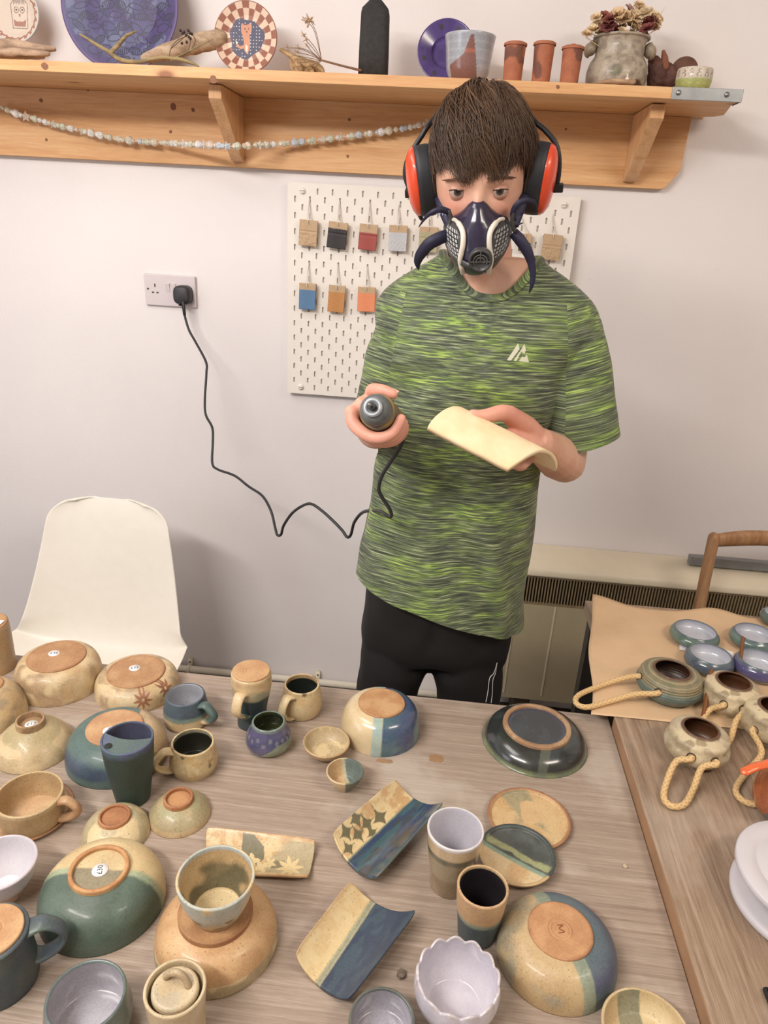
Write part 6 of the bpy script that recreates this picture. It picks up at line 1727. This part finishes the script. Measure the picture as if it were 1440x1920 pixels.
# ------------------------------------------------------------------ things on the shelf
ZS = 1.9112
def spos(px, Y=-.12): P = ony(px, 100, Y); return ony(px, 100, Y)[0]
def shelf_x(px, Y, z=2.0):
    # x of a shelf item whose middle sits at photo column px
    lo = -1.2
    x = 0.0
    for _ in range(20):
        x += (px - pr((x, Y, z))[0]) * mpp((x, Y, z))
    return x
def drift(name, label, cat, pts, rad, c1, c2, seed=0, n=16, rough=.22, mat=None):
    """pts in world; knobbly branch or wood piece"""
    P = np.array(spline(pts, 12)); k = len(P); R_ = np.interp(np.linspace(0, 1, k), np.linspace(0, 1, len(rad)), rad)
    V, F = tube(P, list(R_), n); V = np.array(V); c = V.mean(0)
    V = V + 0
    f = 1 + rough * (fbm(V[:, 0], V[:, 1] * 3, V[:, 2] * 3, 55, seed) - .5) * 2
    idx = np.clip(((V - P[0]) @ (P[-1] - P[0]) / ((P[-1] - P[0]) @ (P[-1] - P[0]))), 0, 1)
    near = np.array([P[np.argmin(((P - v) ** 2).sum(1))] for v in V]); V = near + (V - near) * f[:, None]
    o0 = P[0].copy()
    V = V - o0
    col = mixc(np.tile(C3(c1), (len(V), 1)), np.tile(C3(c2), (len(V), 1)), sst(fbm(V[:, 0] * .5, V[:, 1] * 3, V[:, 2] * 3, 60, seed + 2), .4, .6))
    return V, F, col, o0
WOODY = pottery('weathered_wood', .85, .1, 0, .3, .5, hue=.5)
def plate(name, label, cx, cy, rpx, Y, colf, prof=None, tilt=8, rs=.0012, sy=1.0):
    C_ = ony(cx, cy, Y); R = rpx * mpp(C_); th = math.radians(90 - tilt)
    t = thing(name, label, 'plate', C_, rot=(th, 0, 0))
    pf = prof(R) if prof else [(.0003, -.004), (R * .6, -.004), (R, .006), (R, .0085), (R * .98, .009), (R * .62, 0), (.0003, 0)]
    pf = resample(pf, rs); n = int(2 * PI * R / rs * .8); V, F = lathe(pf, n, 1, sy)
    c = colf(V[:, 0], V[:, 1], V[:, 2], R); M('plate_body', V, F, PNT if name != 'glazed_plate' else GLS, t, c); return t, C_, R
def segd(x, y, segs):
    d = np.full(len(x), 9.0)
    for (x1, y1, x2, y2) in segs:
        vx, vy = x2 - x1, y2 - y1; L2 = vx * vx + vy * vy + 1e-12; t = np.clip(((x - x1) * vx + (y - y1) * vy) / L2, 0, 1)
        d = np.minimum(d, np.hypot(x - x1 - t * vx, y - y1 - t * vy))
    return d
def poly_lines(pts, closed=True):
    return [(*pts[i], *pts[(i + 1) % len(pts)]) for i in range(len(pts) if closed else len(pts) - 1)]
# -- owl-like face plate
def owlc(x, y, z, R):
    c = np.tile(C3((232, 214, 196)), (len(x), 1)); r = np.hypot(x, y); a = np.arctan2(y, x)
    br = np.tile(C3((168, 104, 84)), (len(x), 1))
    sc = R * (.80 + .05 * np.abs(np.sin(a * 11)))
    c = mixc(c, br, (np.abs(r - sc) < .0016) * 1.0); c = mixc(c, br, ((r > sc) & (r < R * .93) & (np.sin(a * 22) > .2)) * .8); c = mixc(c, np.tile(C3((214, 218, 214)), (len(x), 1)), (r > R * .95) * 1.0)
    ox, k = .012, R
    S = poly_lines([(ox - .018, -.030), (ox - .022, .022), (ox - .012, .034), (ox + .012, .034), (ox + .021, .022), (ox + .019, -.030)])
    for q in range(9): S.append((ox - .012 + q * .003, .034, ox - .014 + q * .0033, .022 + .003 * (q % 2)))
    for q in range(14):
        for ex in (-.008, .007):
            a1, a2 = q * PI / 7, (q + 1) * PI / 7; S.append((ox + ex + .0055 * math.cos(a1), .010 + .0065 * math.sin(a1), ox + ex + .0055 * math.cos(a2), .010 + .0065 * math.sin(a2)))
    d = segd(x, y, S); c = mixc(c, np.tile(C3((110, 72, 60)), (len(x), 1)), (d < .0008) * .9)
    for ex in (-.008, .007): c = mixc(c, np.tile(C3((90, 60, 50)), (len(x), 1)), (np.hypot(x - ox - ex, y - .010) < .0022) * 1.0)
    c = mixc(c, br, pn(x, y, [(ox - .003, .001), (ox + .003, .001), (ox, -.006)])); c = mixc(c, br, pn(x, y, [(ox - .016, -.010), (ox - .008, -.015), (ox + .008, -.015), (ox + .016, -.010), (ox + .014, -.026), (ox - .014, -.026)]) * .85)
    return c
plate('painted_plate', 'cream plate painted with a big-eyed face and brown scallops, leftmost on the shelf', 28, 27, 50, -.07, owlc)
# -- big purple plate
def fishc(x, y, z, R):
    r = np.hypot(x, y); c = mixc(np.tile(C3((62, 42, 112)), (len(x), 1)), np.tile(C3((66, 68, 122)), (len(x), 1)), sst(fbm(x, y, 0, 16, 4), .42, .6))
    c = mixc(c, np.tile(C3((104, 112, 150)), (len(x), 1)), sst(fbm(x, y, 1, 34, 8), .5, .62) * .7 * (r < R * .92))
    rg = random.Random(5); S = []
    for gx in range(-4, 5):
        for gy in range(-6, 7):
            cx, cy = gx * .034 + rg.uniform(-.005, .005) + (gy % 2) * .016, gy * .024 + rg.uniform(-.004, .004)
            if math.hypot(cx, cy) > R * .9: continue
            a = rg.uniform(-.6, .6); w, h = rg.uniform(.013, .019), rg.uniform(.007, .011); ca, sa = math.cos(a), math.sin(a)
            T_ = lambda u, v: (cx + u * ca - v * sa, cy + u * sa + v * ca)
            pts = [T_(w * math.cos(q * PI / 5), h * math.sin(q * PI / 5) * (1 if q < 6 else .8)) for q in range(10)] ; S += poly_lines(pts)
            S += [(*T_(w, 0), *T_(w * 1.5, h)), (*T_(w, 0), *T_(w * 1.5, -h)), (*T_(w * 1.5, h), *T_(w * 1.45, -h))]
            if rg.random() < .5:
                for q in range(5): u = -w * .5 + q * w * .28; S.append((*T_(u, h * .7), *T_(u + .001, -h * .6)))
    d = segd(x, y, S); c = mixc(c, np.tile(C3((30, 26, 62)), (len(x), 1)), (1 - sst(d, .0007, .0016)) * .95)
    return mixc(c, np.tile(C3((92, 70, 132)), (len(x), 1)), (r > R * .95) * 1.0)
plate('painted_plate', 'large purple plate covered in dark drawn fish, leaning on the wall', 226, 10, 113, -.085, fishc, tilt=7)
# -- checkered cat plate
def catc(x, y, z, R):
    r = np.hypot(x, y); a = np.arctan2(y, x); n = 26
    ring = (r > R * .80).astype(int); s = (np.floor((a / (2 * PI) + 1) * n).astype(int) + ring) % 2
    c = mixc(np.tile(C3((236, 206, 178)), (len(x), 1)), np.tile(C3((158, 92, 66)), (len(x), 1)), s.astype(float))
    c = mixc(c, np.tile(C3((158, 96, 70)), (len(x), 1)), (r > R * .97) * 1.0)
    rb = R * (.54 + .04 * np.sin(a * 3 + 1) + .02 * np.sin(a * 7))
    c = mixc(c, np.tile(C3((54, 56, 92)), (len(x), 1)), (r < rb) * 1.0)
    u, v = x / R, y / R
    fx = np.floor(u * 11); fy = np.floor(v * 11); hx = _hash(fx.astype(np.int64) + 50, fy.astype(np.int64) + 50, np.zeros(len(x), np.int64)); 
    c = mixc(c, np.tile(C3((226, 220, 214)), (len(x), 1)), ((np.hypot((u * 11) % 1 - .5, (v * 11) % 1 - .5) < .17) & (r < rb * .93) & (hx > .35)) * 1.0)
    org = C3((214, 138, 92))
    for P_ in ([(-.17, .36), (-.13, .42), (-.08, .36), (.06, .38), (.12, .44), (.17, .36), (.16, .20), (.10, .10), (.12, -.10), (.10, -.32), (.02, -.42), (-.06, -.34), (-.08, -.10), (-.12, .08), (-.17, .18)], [(-.07, -.18), (-.20, -.22), (-.34, -.10), (-.30, -.24), (-.18, -.30), (-.06, -.28)]):
        c = mixc(c, np.tile(org, (len(x), 1)), pn(u, v, P_))
    c = mixc(c, np.tile(C3((240, 226, 210)), (len(x), 1)), np.maximum(pn(u, v, [(-.02, -.16), (.05, -.22), (.03, -.40), (-.03, -.32)]), pn(u, v, [(-.26, -.12), (-.36, -.06), (-.31, -.18)])))
    for ex in (-.05, .07): c = mixc(c, np.tile(C3((70, 44, 36)), (len(x), 1)), (np.hypot(u - ex, v - .26) < .022) * 1.0)
    return mixc(c, np.tile(C3((96, 56, 42)), (len(x), 1)), (np.hypot(u - .01, v - .18) < .025) * 1.0)
plate('painted_plate', 'round plate with brown and cream checks and an orange cat on navy', 462, 72, 60, -.13, catc, tilt=6)
# -- small purple glazed plate
def purc(x, y, z, R):
    r = np.hypot(x, y); c = mixc(np.tile(C3((78, 54, 128)), (len(x), 1)), np.tile(C3((90, 66, 142)), (len(x), 1)), sst(fbm(x, y, 0, 30, 4), .4, .6))
    a = np.arctan2(y, x)
    for q in range(8): a0 = q * PI / 4 + .3; c = mixc(c, np.tile(C3((72, 70, 58)), (len(x), 1)), (np.hypot(x - R * .78 * math.cos(a0), (y - R * .78 * math.sin(a0))) < .0055) * .8)
    return c
plate('glazed_plate', 'glossy purple plate with olive spots standing behind the pale patterned bowl', 837, 99, 54, -.12, purc, prof=lambda R: [(.0003, -.007), (R * .45, -.007), (R, .010), (R, .0125), (R * .97, .013), (R * .52, .002), (R * .48, -.001), (R * .42, -.003), (.0003, -.003)], tilt=10)
# -- bark
def make_drift(name, label, cat, pieces, pname):
    o0 = pieces[0][3]; t = thing(name, label, cat, o0)
    for V, F, c, o in pieces: M(pname, V + (o - o0), F, WOODY, t, c)
    return t
def S_(px, py, Y): return ony(px, py, Y)
pcs = []
for (pts, rad, sd) in (([(-30, 84, -.20), (20, 84, -.2), (66, 90, -.2), (101, 92, -.2)], [.010, .012, .009, .005], 1), ([(-30, 96, -.21), (30, 98, -.21), (90, 101, -.21)], [.010, .009, .005], 4), ([(-30, 104, -.19), (20, 104, -.19), (80, 106, -.19)], [.010, .008, .006], 7)):
    pcs.append(drift('', '', '', [S_(*p) for p in pts], rad, (196, 164, 134), (160, 130, 104), sd, 14, .35))
make_drift('driftwood', 'stack of flat weathered driftwood pieces in front of the face plate', 'driftwood', pcs, 'wood_piece')
pcs = [drift('', '', '', [S_(272, 110, -.17), S_(310, 98, -.165), S_(360, 84, -.15), S_(412, 72, -.13)], [.010, .0165, .021, .019], (206, 178, 146), (176, 146, 116), 11, 20, .18)]
make_drift('driftwood', 'thick pale driftwood branch lying between the purple plate and the cat plate', 'driftwood', pcs, 'branch')
pcs = []
for pts, rad in (([(150, 64, -.22), (182, 84, -.22), (205, 98, -.22), (226, 112, -.22), (262, 116, -.23), (300, 108, -.23), (340, 112, -.23), (372, 124, -.23)], [.002, .0035, .0045, .005, .0045, .004, .004, .002]), ([(207, 99, -.22), (222, 84, -.22), (236, 68, -.22), (256, 58, -.21)], [.0045, .0055, .004, .0015]), ([(322, 112, -.23), (346, 100, -.22), (378, 84, -.20), (398, 74, -.19)], [.0025, .002, .0015, .001])):
    pcs.append(drift('', '', '', [S_(*p) for p in pts], rad, (168, 146, 98), (134, 116, 84), 21, 8, .35))
make_drift('lichen_twig', 'forked twig crusted with yellow lichen lying along the shelf front', 'twig', pcs, 'twig_branch')
# -- berry sprig
def sprig():
    B_ = S_(317, 113, -.2); t = thing('berry_sprig', 'dry sprig with clusters of small black berries before the pale driftwood', 'sprig', B_)
    dk = plain('dry_stem', (96, 76, 60), .8); bk = plain('black_berry', (58, 44, 44), .5)
    for pts in ([(317, 113), (320, 92), (332, 76), (350, 68)], [(320, 92), (345, 70), (353, 62)], [(332, 114), (352, 96), (358, 70)], [(356, 98), (366, 78), (362, 66)]):
        b = MB(); b.tube([S_(x, y, -.2) - B_ for x, y in spline([(p[0], p[1]) for p in pts], 5)], .0009, 5); b.build('stem', dk, t)
    for x, y in ((338, 57), (342, 62), (341, 81), (350, 79), (353, 57), (356, 62), (354, 69), (360, 64), (357, 72), (349, 66), (345, 60)):
        d, f = sph(8, 10); b = MB(); b.add(d * .0032 + (S_(x, y, -.2 + random.uniform(-.004, .004)) - B_), f); b.build('berry', bk, t)
sprig()
# -- dried husk and umbel
pcs = []
for q in range(9):
    a = q / 8; pts = [(524 + 6 * a, 92 + 4 * a), (545 + 10 * a, 104 + 5 * a), (548 + 48 * a, 122 + 2 * a), (556 + 52 * a, 140 - 1 * a)]
    pcs.append(drift('', '', '', [S_(x, y, -.17 - .006 * (q % 3)) for x, y in pts], [.003, .006, .007, .003], (206, 172, 122), (160, 124, 82), 31 + q, 8, .3))
make_drift('dried_husk', 'crumpled beige dried plant husk right of the cat plate', 'husk', pcs, 'husk_fold')
def umbel():
    B_ = S_(676, 132, -.2); t = thing('dried_umbel', 'dried umbel seed head on a long brown stalk leaning by the black stone', 'dried flower', B_)
    st = plain('brown_stalk', (130, 96, 72), .8); hd = plain('seed_head', (196, 164, 132), .9)
    H = (603, 113)
    b = MB(); b.tube([S_(676, 132, -.2) - B_, S_(640, 123, -.205) - B_, S_(*H, -.21) - B_], [.0026, .0022, .002], 8); b.build('stalk', st, t)
    tips = [((590, 60), (577, 41)), ((594, 65), (582, 38)), ((590, 88), (570, 66)), ((588, 92), (573, 75)), ((584, 96), (575, 84)), ((580, 96), (560, 89)), ((582, 104), (556, 98)), ((575, 108), (552, 104)), ((580, 116), (558, 118)), ((584, 122), (566, 128)), ((590, 126), (574, 134)), ((570, 94), (540, 89))]
    for k, (m, e) in enumerate(tips):
        Y = -.21 + random.uniform(-.025, .02)
        b = MB(); E_ = S_(*e, Y) - B_; b.tube(spline([S_(*H, -.21) - B_, S_(*m, (-.21 + Y) / 2) - B_, E_], 6), .0007, 5); b.build('ray', st, t)
        b = MB()
        for q in range(16 if k < 3 else 9):
            dv = np.array([random.gauss(-.3, 1), random.gauss(0, 1), random.gauss(.3, 1)]); dv /= np.linalg.norm(dv); l = random.uniform(.004, .011) * (1.3 if k < 2 else 1)
            b.tube([E_, E_ + dv * l * .6, E_ + dv * l], [.0005, .0010 if k < 2 else .0006, .0014 if (k < 2 and q % 2) else .0003], 5)
        b.build('seed_cluster', hd, t)
umbel()
# -- black standing stone
def obelisk():
    Y = -.17; x0, x1 = shelf_x(675, Y), shelf_x(730, Y); w = (x1 - x0) / 2; h = ony(703, -6, Y)[2] - ZS
    t = thing('black_obelisk', 'tall black stone with a pointed top standing on the shelf', 'obelisk', ((x0 + x1) / 2, Y, ZS))
    V = []; F = []
    lv = [(0, w, w * .7), (h * .35, w * .99, w * .7), (h * .80, w * .93, w * .65), (h * .86, w * .86, w * .6), (h * .965, w * .36, w * .28), (h, w * .16, w * .14)]
    for z, a, b_ in lv:
        for q in range(32):
            an = 2 * PI * q / 32; e = 6; r = 1 / (abs(math.cos(an)) ** e + abs(math.sin(an)) ** e) ** (1 / e); V.append((a * r * math.cos(an), b_ * r * math.sin(an), z))
    F = grid_f(len(lv), 32, True) + [tuple(reversed(range(32))), tuple(5 * 32 + q for q in range(32))]
    M('stone', V, F, plain('black_stone', (52, 50, 50), .8, c2=(40, 38, 38), scale=90, bump=.6), t)
obelisk()
# -- pale bowl with brown sails
def palebowl():
    Y = -.17; cx = (shelf_x(833, Y, 1.99) + shelf_x(929, Y, 1.99)) / 2; R = (shelf_x(929, Y, 1.99) - shelf_x(833, Y, 1.99)) / 2; H = ony(880, 69, Y)[2] - ZS
    def c(x, y, z, t):
        b = solid((188, 188, 196), (172, 178, 188), 24)(x, y, z, t); b = mixc(b, np.tile(C3((206, 208, 216)), (len(x), 1)), (np.sin(z * 420) > .5) * .3)
        u, v = x / R, z / H
        f = pn(u, v, [(.13, .93), (.02, .93), (-.22, .55), (-.72, .36), (-.58, .06), (.38, .06), (.30, .45)]) * (y < 0)
        b = mixc(b, np.tile(C3((142, 88, 72)), (len(x), 1)), f * .92); return mixc(b, np.tile(C3((196, 112, 86)), (len(x), 1)), f * (np.abs(v - .62) < .04) * .7)
    make_open('bowl', 'pale blue-grey striped bowl with a brown sail shape before the purple plate', 'bowl', (cx, Y, ZS), H, R, R * .52, [(.03, .54), (.07, .62), (.25, .82), (.45, .88), (.75, .93)], c, solid((196, 196, 204)), GLS, th=.003)
palebowl()
# -- three terracotta jars
def tjar(xa, xb, yl, yk, label):
    Y = -.20; x0, x1 = shelf_x(xa, Y), shelf_x(xb, Y); R = (x1 - x0) / 2 * .90; H = ony((xa + xb) / 2, yl, Y)[2] - ZS; K = ony((xa + xb) / 2, yk, Y)[2] - ZS
    t = thing('terracotta_jar', label, 'jar', ((x0 + x1) / 2, Y, ZS), group='terracotta jars on the shelf')
    tc = over(solid((196, 112, 70), (184, 100, 62), 30), both(lambda x, y, z, t: (y < 0) * 1.0, blobs(34, .58, int(xa) % 50, .04)), solid((140, 84, 62), (128, 76, 60), 60))
    pot_mesh('body', [(.0003, 0), (R * .88, 0), (R * .88, H * .02), (R * .93, H * .5), (R * .99, H * .93), (R * .99, H)], t, tc, RAW)
    pot_mesh('lid', [(R * 1.09, H), (R * 1.11, H + .002), (R * 1.09, H + .005), (R * .9, H + .007), (.0003, H + .010)], t, solid((190, 106, 68)), RAW)
    b = MB(); b.box(-.0045, .0045, -.004, .004, H + .006, K); o = b.build('lid_knob', plain('terracotta_knob', (186, 102, 64), .8), t, smooth=False); bevel(o, .0015)
tjar(946, 990, 87, 80, 'leftmost of the three lidded terracotta jars, next to the pale bowl')
tjar(1001, 1044, 86, 76, 'middle of the three lidded terracotta jars, the tallest')
tjar(1055, 1098, 94, 82, 'rightmost of the three lidded terracotta jars, beside the speckled pot')
# -- speckled cauldron pot with dried flowers
def cauldron():
    Y = -.145; k = mpp((.75, Y, 2.0)); x0, x1 = shelf_x(1106, Y), shelf_x(1220, Y); R = (x1 - x0) / 2; H = ony(1165, 71, Y)[2] - ZS; cx = (x0 + x1) / 2
    t = thing('cauldron_pot', 'speckled grey-beige pot with side lugs holding dried flowers', 'pot', (cx, Y, ZS))
    gc = over(over(solid((196, 182, 162), (168, 154, 134), 70), above(H * .10, .003, .006, -1, 2), solid((194, 180, 158), (160, 146, 128), 95)), lambda x, y, z, t: 1 - above(H * .14, .002, .010)(x, y, z, t), solid((88, 62, 52)))
    gc = over(gc, lambda x, y, z, t: (1 - sst(np.hypot(x + .012, z - H * .34), .008, .016)) * (y < 0) * .7, solid((110, 118, 72), (98, 90, 68), 80))
    pts = [(R * .70, 0), (R * .93, H * .12), (R * 1.0, H * .30), (R * .95, H * .50), (R * .84, H * .62), (R * .80, H * .66), (R * .79, H * .85), (R * .84, H * .95)]
    pf = [(.0003, .002)] + [tuple(p) for p in spline(pts, 7)] + [(R * .92, H * .965), (R * .93, H), (R * .86, H * 1.01), (R * .76, H * .96), (R * .72, H * .6), (.0003, H * .5)]
    pot_mesh('body', pf, t, gc, GLZ)
    for s in (-1, 1):
        d, f = sph(20, 24); V = d * [.014, .020, .0155] + [s * R * .98, 0, H * .80]; V[:, 2] -= .004 * (np.abs(V[:, 0]) > R); M('lug', V, f, GLZ, t, solid((176, 160, 134), (150, 134, 110), 60)(V[:, 0], V[:, 1], V[:, 2], 0))
    f = thing('dried_flowers', 'bunch of beige, pink and maroon dried flowers in the speckled pot', 'dried flowers', (cx, Y, ZS + H * .9))
    cols = [(244, 218, 178), (236, 206, 166), (248, 228, 194), (150, 84, 74), (138, 76, 72), (224, 184, 174), (240, 212, 174)]
    mats = [plain('dried_petal_%d' % q, c, .9, var=.08, scale=200) for q, c in enumerate(cols)]
    heads = [(1100, 66, 8), (1112, 58, 10), (1120, 48, 10), (1118, 34, 8), (1128, 60, 9), (1132, 32, 9), (1140, 52, 11), (1145, 38, 11), (1152, 58, 9), (1158, 28, 11), (1162, 48, 11), (1168, 62, 9), (1172, 36, 12), (1180, 20, 9), (1182, 50, 12), (1190, 34, 12), (1196, 56, 10), (1200, 18, 10), (1204, 42, 12), (1210, 28, 12), (1214, 56, 10), (1218, 42, 10), (1224, 32, 10), (1230, 40, 9), (1226, 54, 8), (1198, 10, 7), (1236, 36, 6), (1150, 68, 8), (1185, 66, 8), (1206, 66, 8)]
    mar = {5: 3, 7: 3, 8: 4, 18: 3, 20: 4, 29: 3, 21: 3, 13: 5, 6: 4}
    for q, (x, y, r) in enumerate(heads):
        Yh = Y + random.uniform(-.045, .035); c = ony(x, y, Yh) - np.array([cx, Y, ZS + H * .9]); rr = r * .00175; b = MB()
        ax = np.array([random.gauss(0, .5), -.7, .6 + random.random() * .5]); ax /= np.linalg.norm(ax)
        for ringk, (npet, op, ln) in enumerate(((7, 1.25, 1.0), (7, .8, .85), (5, .35, .6))):
            e1_ = np.cross(ax, [.3, .2, .9]); e1_ /= np.linalg.norm(e1_); e2_ = np.cross(ax, e1_)
            for p_ in range(npet):
                a = 2 * PI * p_ / npet + ringk * .4 + random.uniform(-.15, .15); d = math.sin(op) * (e1_ * math.cos(a) + e2_ * math.sin(a)) + math.cos(op) * ax; sd = np.cross(d, ax); sd /= np.linalg.norm(sd) + 1e-9; nn = np.cross(sd, d); L_ = rr * ln
                pts_ = [(0, .16), (.4, .46), (.75, .42), (1.0, .10)]; V = []
                for u, w in pts_:
                    for s_ in (-1, 0, 1): V.append(c + d * L_ * u + sd * L_ * w * s_ + nn * (.18 * L_ * u * u - .10 * L_ * abs(s_)) * -1)
                b.add(V, grid_f(4, 3)); 
        k_ = mar.get(q, random.choice([0, 1, 2, 6])); b.tube([c - ax * rr * .3, c * .4 + np.array([0, 0, -.02])], .0008, 4)
        b.build('flower_head', mats[k_], f)
    for x, y, x2, y2 in ((1232, 36, 1248, 12), (1110, 62, 1093, 70), (1196, 20, 1197, 0), (1166, 30, 1168, 10)):
        b = MB(); b.tube([ony(x, y, Y) - np.array([cx, Y, ZS + H * .9]), ony(x2, y2, Y) - np.array([cx, Y, ZS + H * .9])], [.0010, .0003], 5); b.build('grass_stem', mats[1], f)
cauldron()
pcs = [drift('', '', '', [S_(1122, 155, -.25), S_(1150, 152.5, -.25), S_(1188, 154, -.25)], [.003, .0055, .005], (206, 170, 132), (176, 140, 106), 51, 12, .3)]
make_drift('driftwood', 'short flat chip of driftwood at the shelf edge before the speckled pot', 'driftwood', pcs, 'wood_chip')
P = ony(1176, 147, -.25); b = MB(); b.lathe([(.0003, 0), (.0055, .001), (.0045, .004), (.002, .007), (.0015, .012), (.0003, .014)], 14); o = b.build('small_shell', plain('white_shell', (232, 216, 196), .4)); o.location = (P[0], P[1], P[2] - .004)
tag(o, 'tiny white pointed shell on the driftwood chip', 'shell')
def figure():
    Y = -.12; B_ = np.array([shelf_x(1250, Y), Y, ZS]); BR = (116, 72, 56)
    t = thing('clay_sculpture', 'rough brown clay sculpture with an upright horn and a round disc', 'sculpture', B_)
    mb = MB(); mb.tube([ony(1232, 150, Y) - B_, ony(1230, 125, Y) - B_, ony(1224, 108, Y) - B_], [.024, .019, .009], 18); mb.tube([ony(1256, 150, Y) - B_, ony(1250, 128, Y) - B_, ony(1243, 118, Y) - B_], [.020, .014, .008], 18); d, f = sph(14, 18); mb.add(d * [.02, .018, .016] + (ony(1240, 140, Y) - B_), f)
    e_, V = remeshed(mb, .0025, 1); nrm = np.zeros(len(V) * 3); e_.vertices.foreach_get('normal', nrm); V = V + nrm.reshape(-1, 3) * ((fbm(*V.T, 110, 3) - .5) * .010)[:, None]; V[:, 2] = np.maximum(V[:, 2], 0.0003)
    M('clay_body', V, [tuple(p.vertices) for p in e_.polygons], RAW, t, solid(BR, (92, 54, 44), 60)(*V.T, 0))
    b = MB(); b.tube([ony(x, y, Y - .01) - B_ for x, y in ((1247, 125), (1246, 108), (1244, 97))], [.0095, .0075, .004], 12); V = np.array(b.V); M('horn', V, b.F, RAW, t, solid((150, 84, 60))(*V.T, 0))
    b = MB(); c = ony(1283, 134, Y + .02) - B_; R = 25 * mpp(c + B_); b.lathe([(.0003, -.007), (R * .94, -.007), (R, 0), (R * .94, .007), (.0003, .007)], 40, mat=rotm('X', PI / 2 - .1), o=c); V = np.array(b.V); M('disc', V, b.F, RAW, t, solid((124, 84, 66), (110, 70, 54), 30)(*V.T, 0))
figure()
def greenbowl():
    Y = -.215; x0, x1 = shelf_x(1268, Y, 1.93), shelf_x(1332, Y, 1.93); R = (x1 - x0) / 2; H = ony(1300, 131, Y)[2] - ZS
    def c(x, y, z, t):
        b = np.tile(C3((226, 212, 192)), (len(x), 1)); b = mixc(b, np.tile(C3((176, 184, 104)), (len(x), 1)), (z < H * .52) * 1.0)
        a = np.arctan2(y, x); g = (a * 7 / PI) % 1 - .5; w = z / H
        b = mixc(b, np.tile(C3((206, 208, 140)), (len(x), 1)), (np.hypot(g * .9, ((w * 5) % 1) - .5) < .22) * (w < .48) * .7)
        d = np.minimum(np.abs(np.hypot(g * .018, (w - .66) * H) - .0045), np.abs(np.hypot(g * .020, (w - .84) * H) - .003))
        return mixc(b, np.tile(C3((72, 66, 62)), (len(x), 1)), ((d < .0006) & (w > .55) & (w < .95)) * .9)
    make_open('bowl', 'small green and white bowl with little drawn flowers above the metal plate', 'bowl', ((x0 + x1) / 2, Y, ZS), H, R, R * .82, [(.2, .96), (.5, 1.03), (.8, 1.03)], c, solid((206, 190, 168)), th=.003)
    x = shelf_x(1327, -.16); t = thing('terracotta_pebble', 'small round terracotta piece behind the green and white bowl', 'ornament', (x, -.16, ZS)); b = MB(); b.lathe([(.0003, 0), (.010, .001), (.0155, .012), (.012, .022), (.0003, .027)], 28); V = np.array(b.V); M('piece', V, b.F, RAW, t, solid((168, 92, 66))(*V.T, 0))
greenbowl()
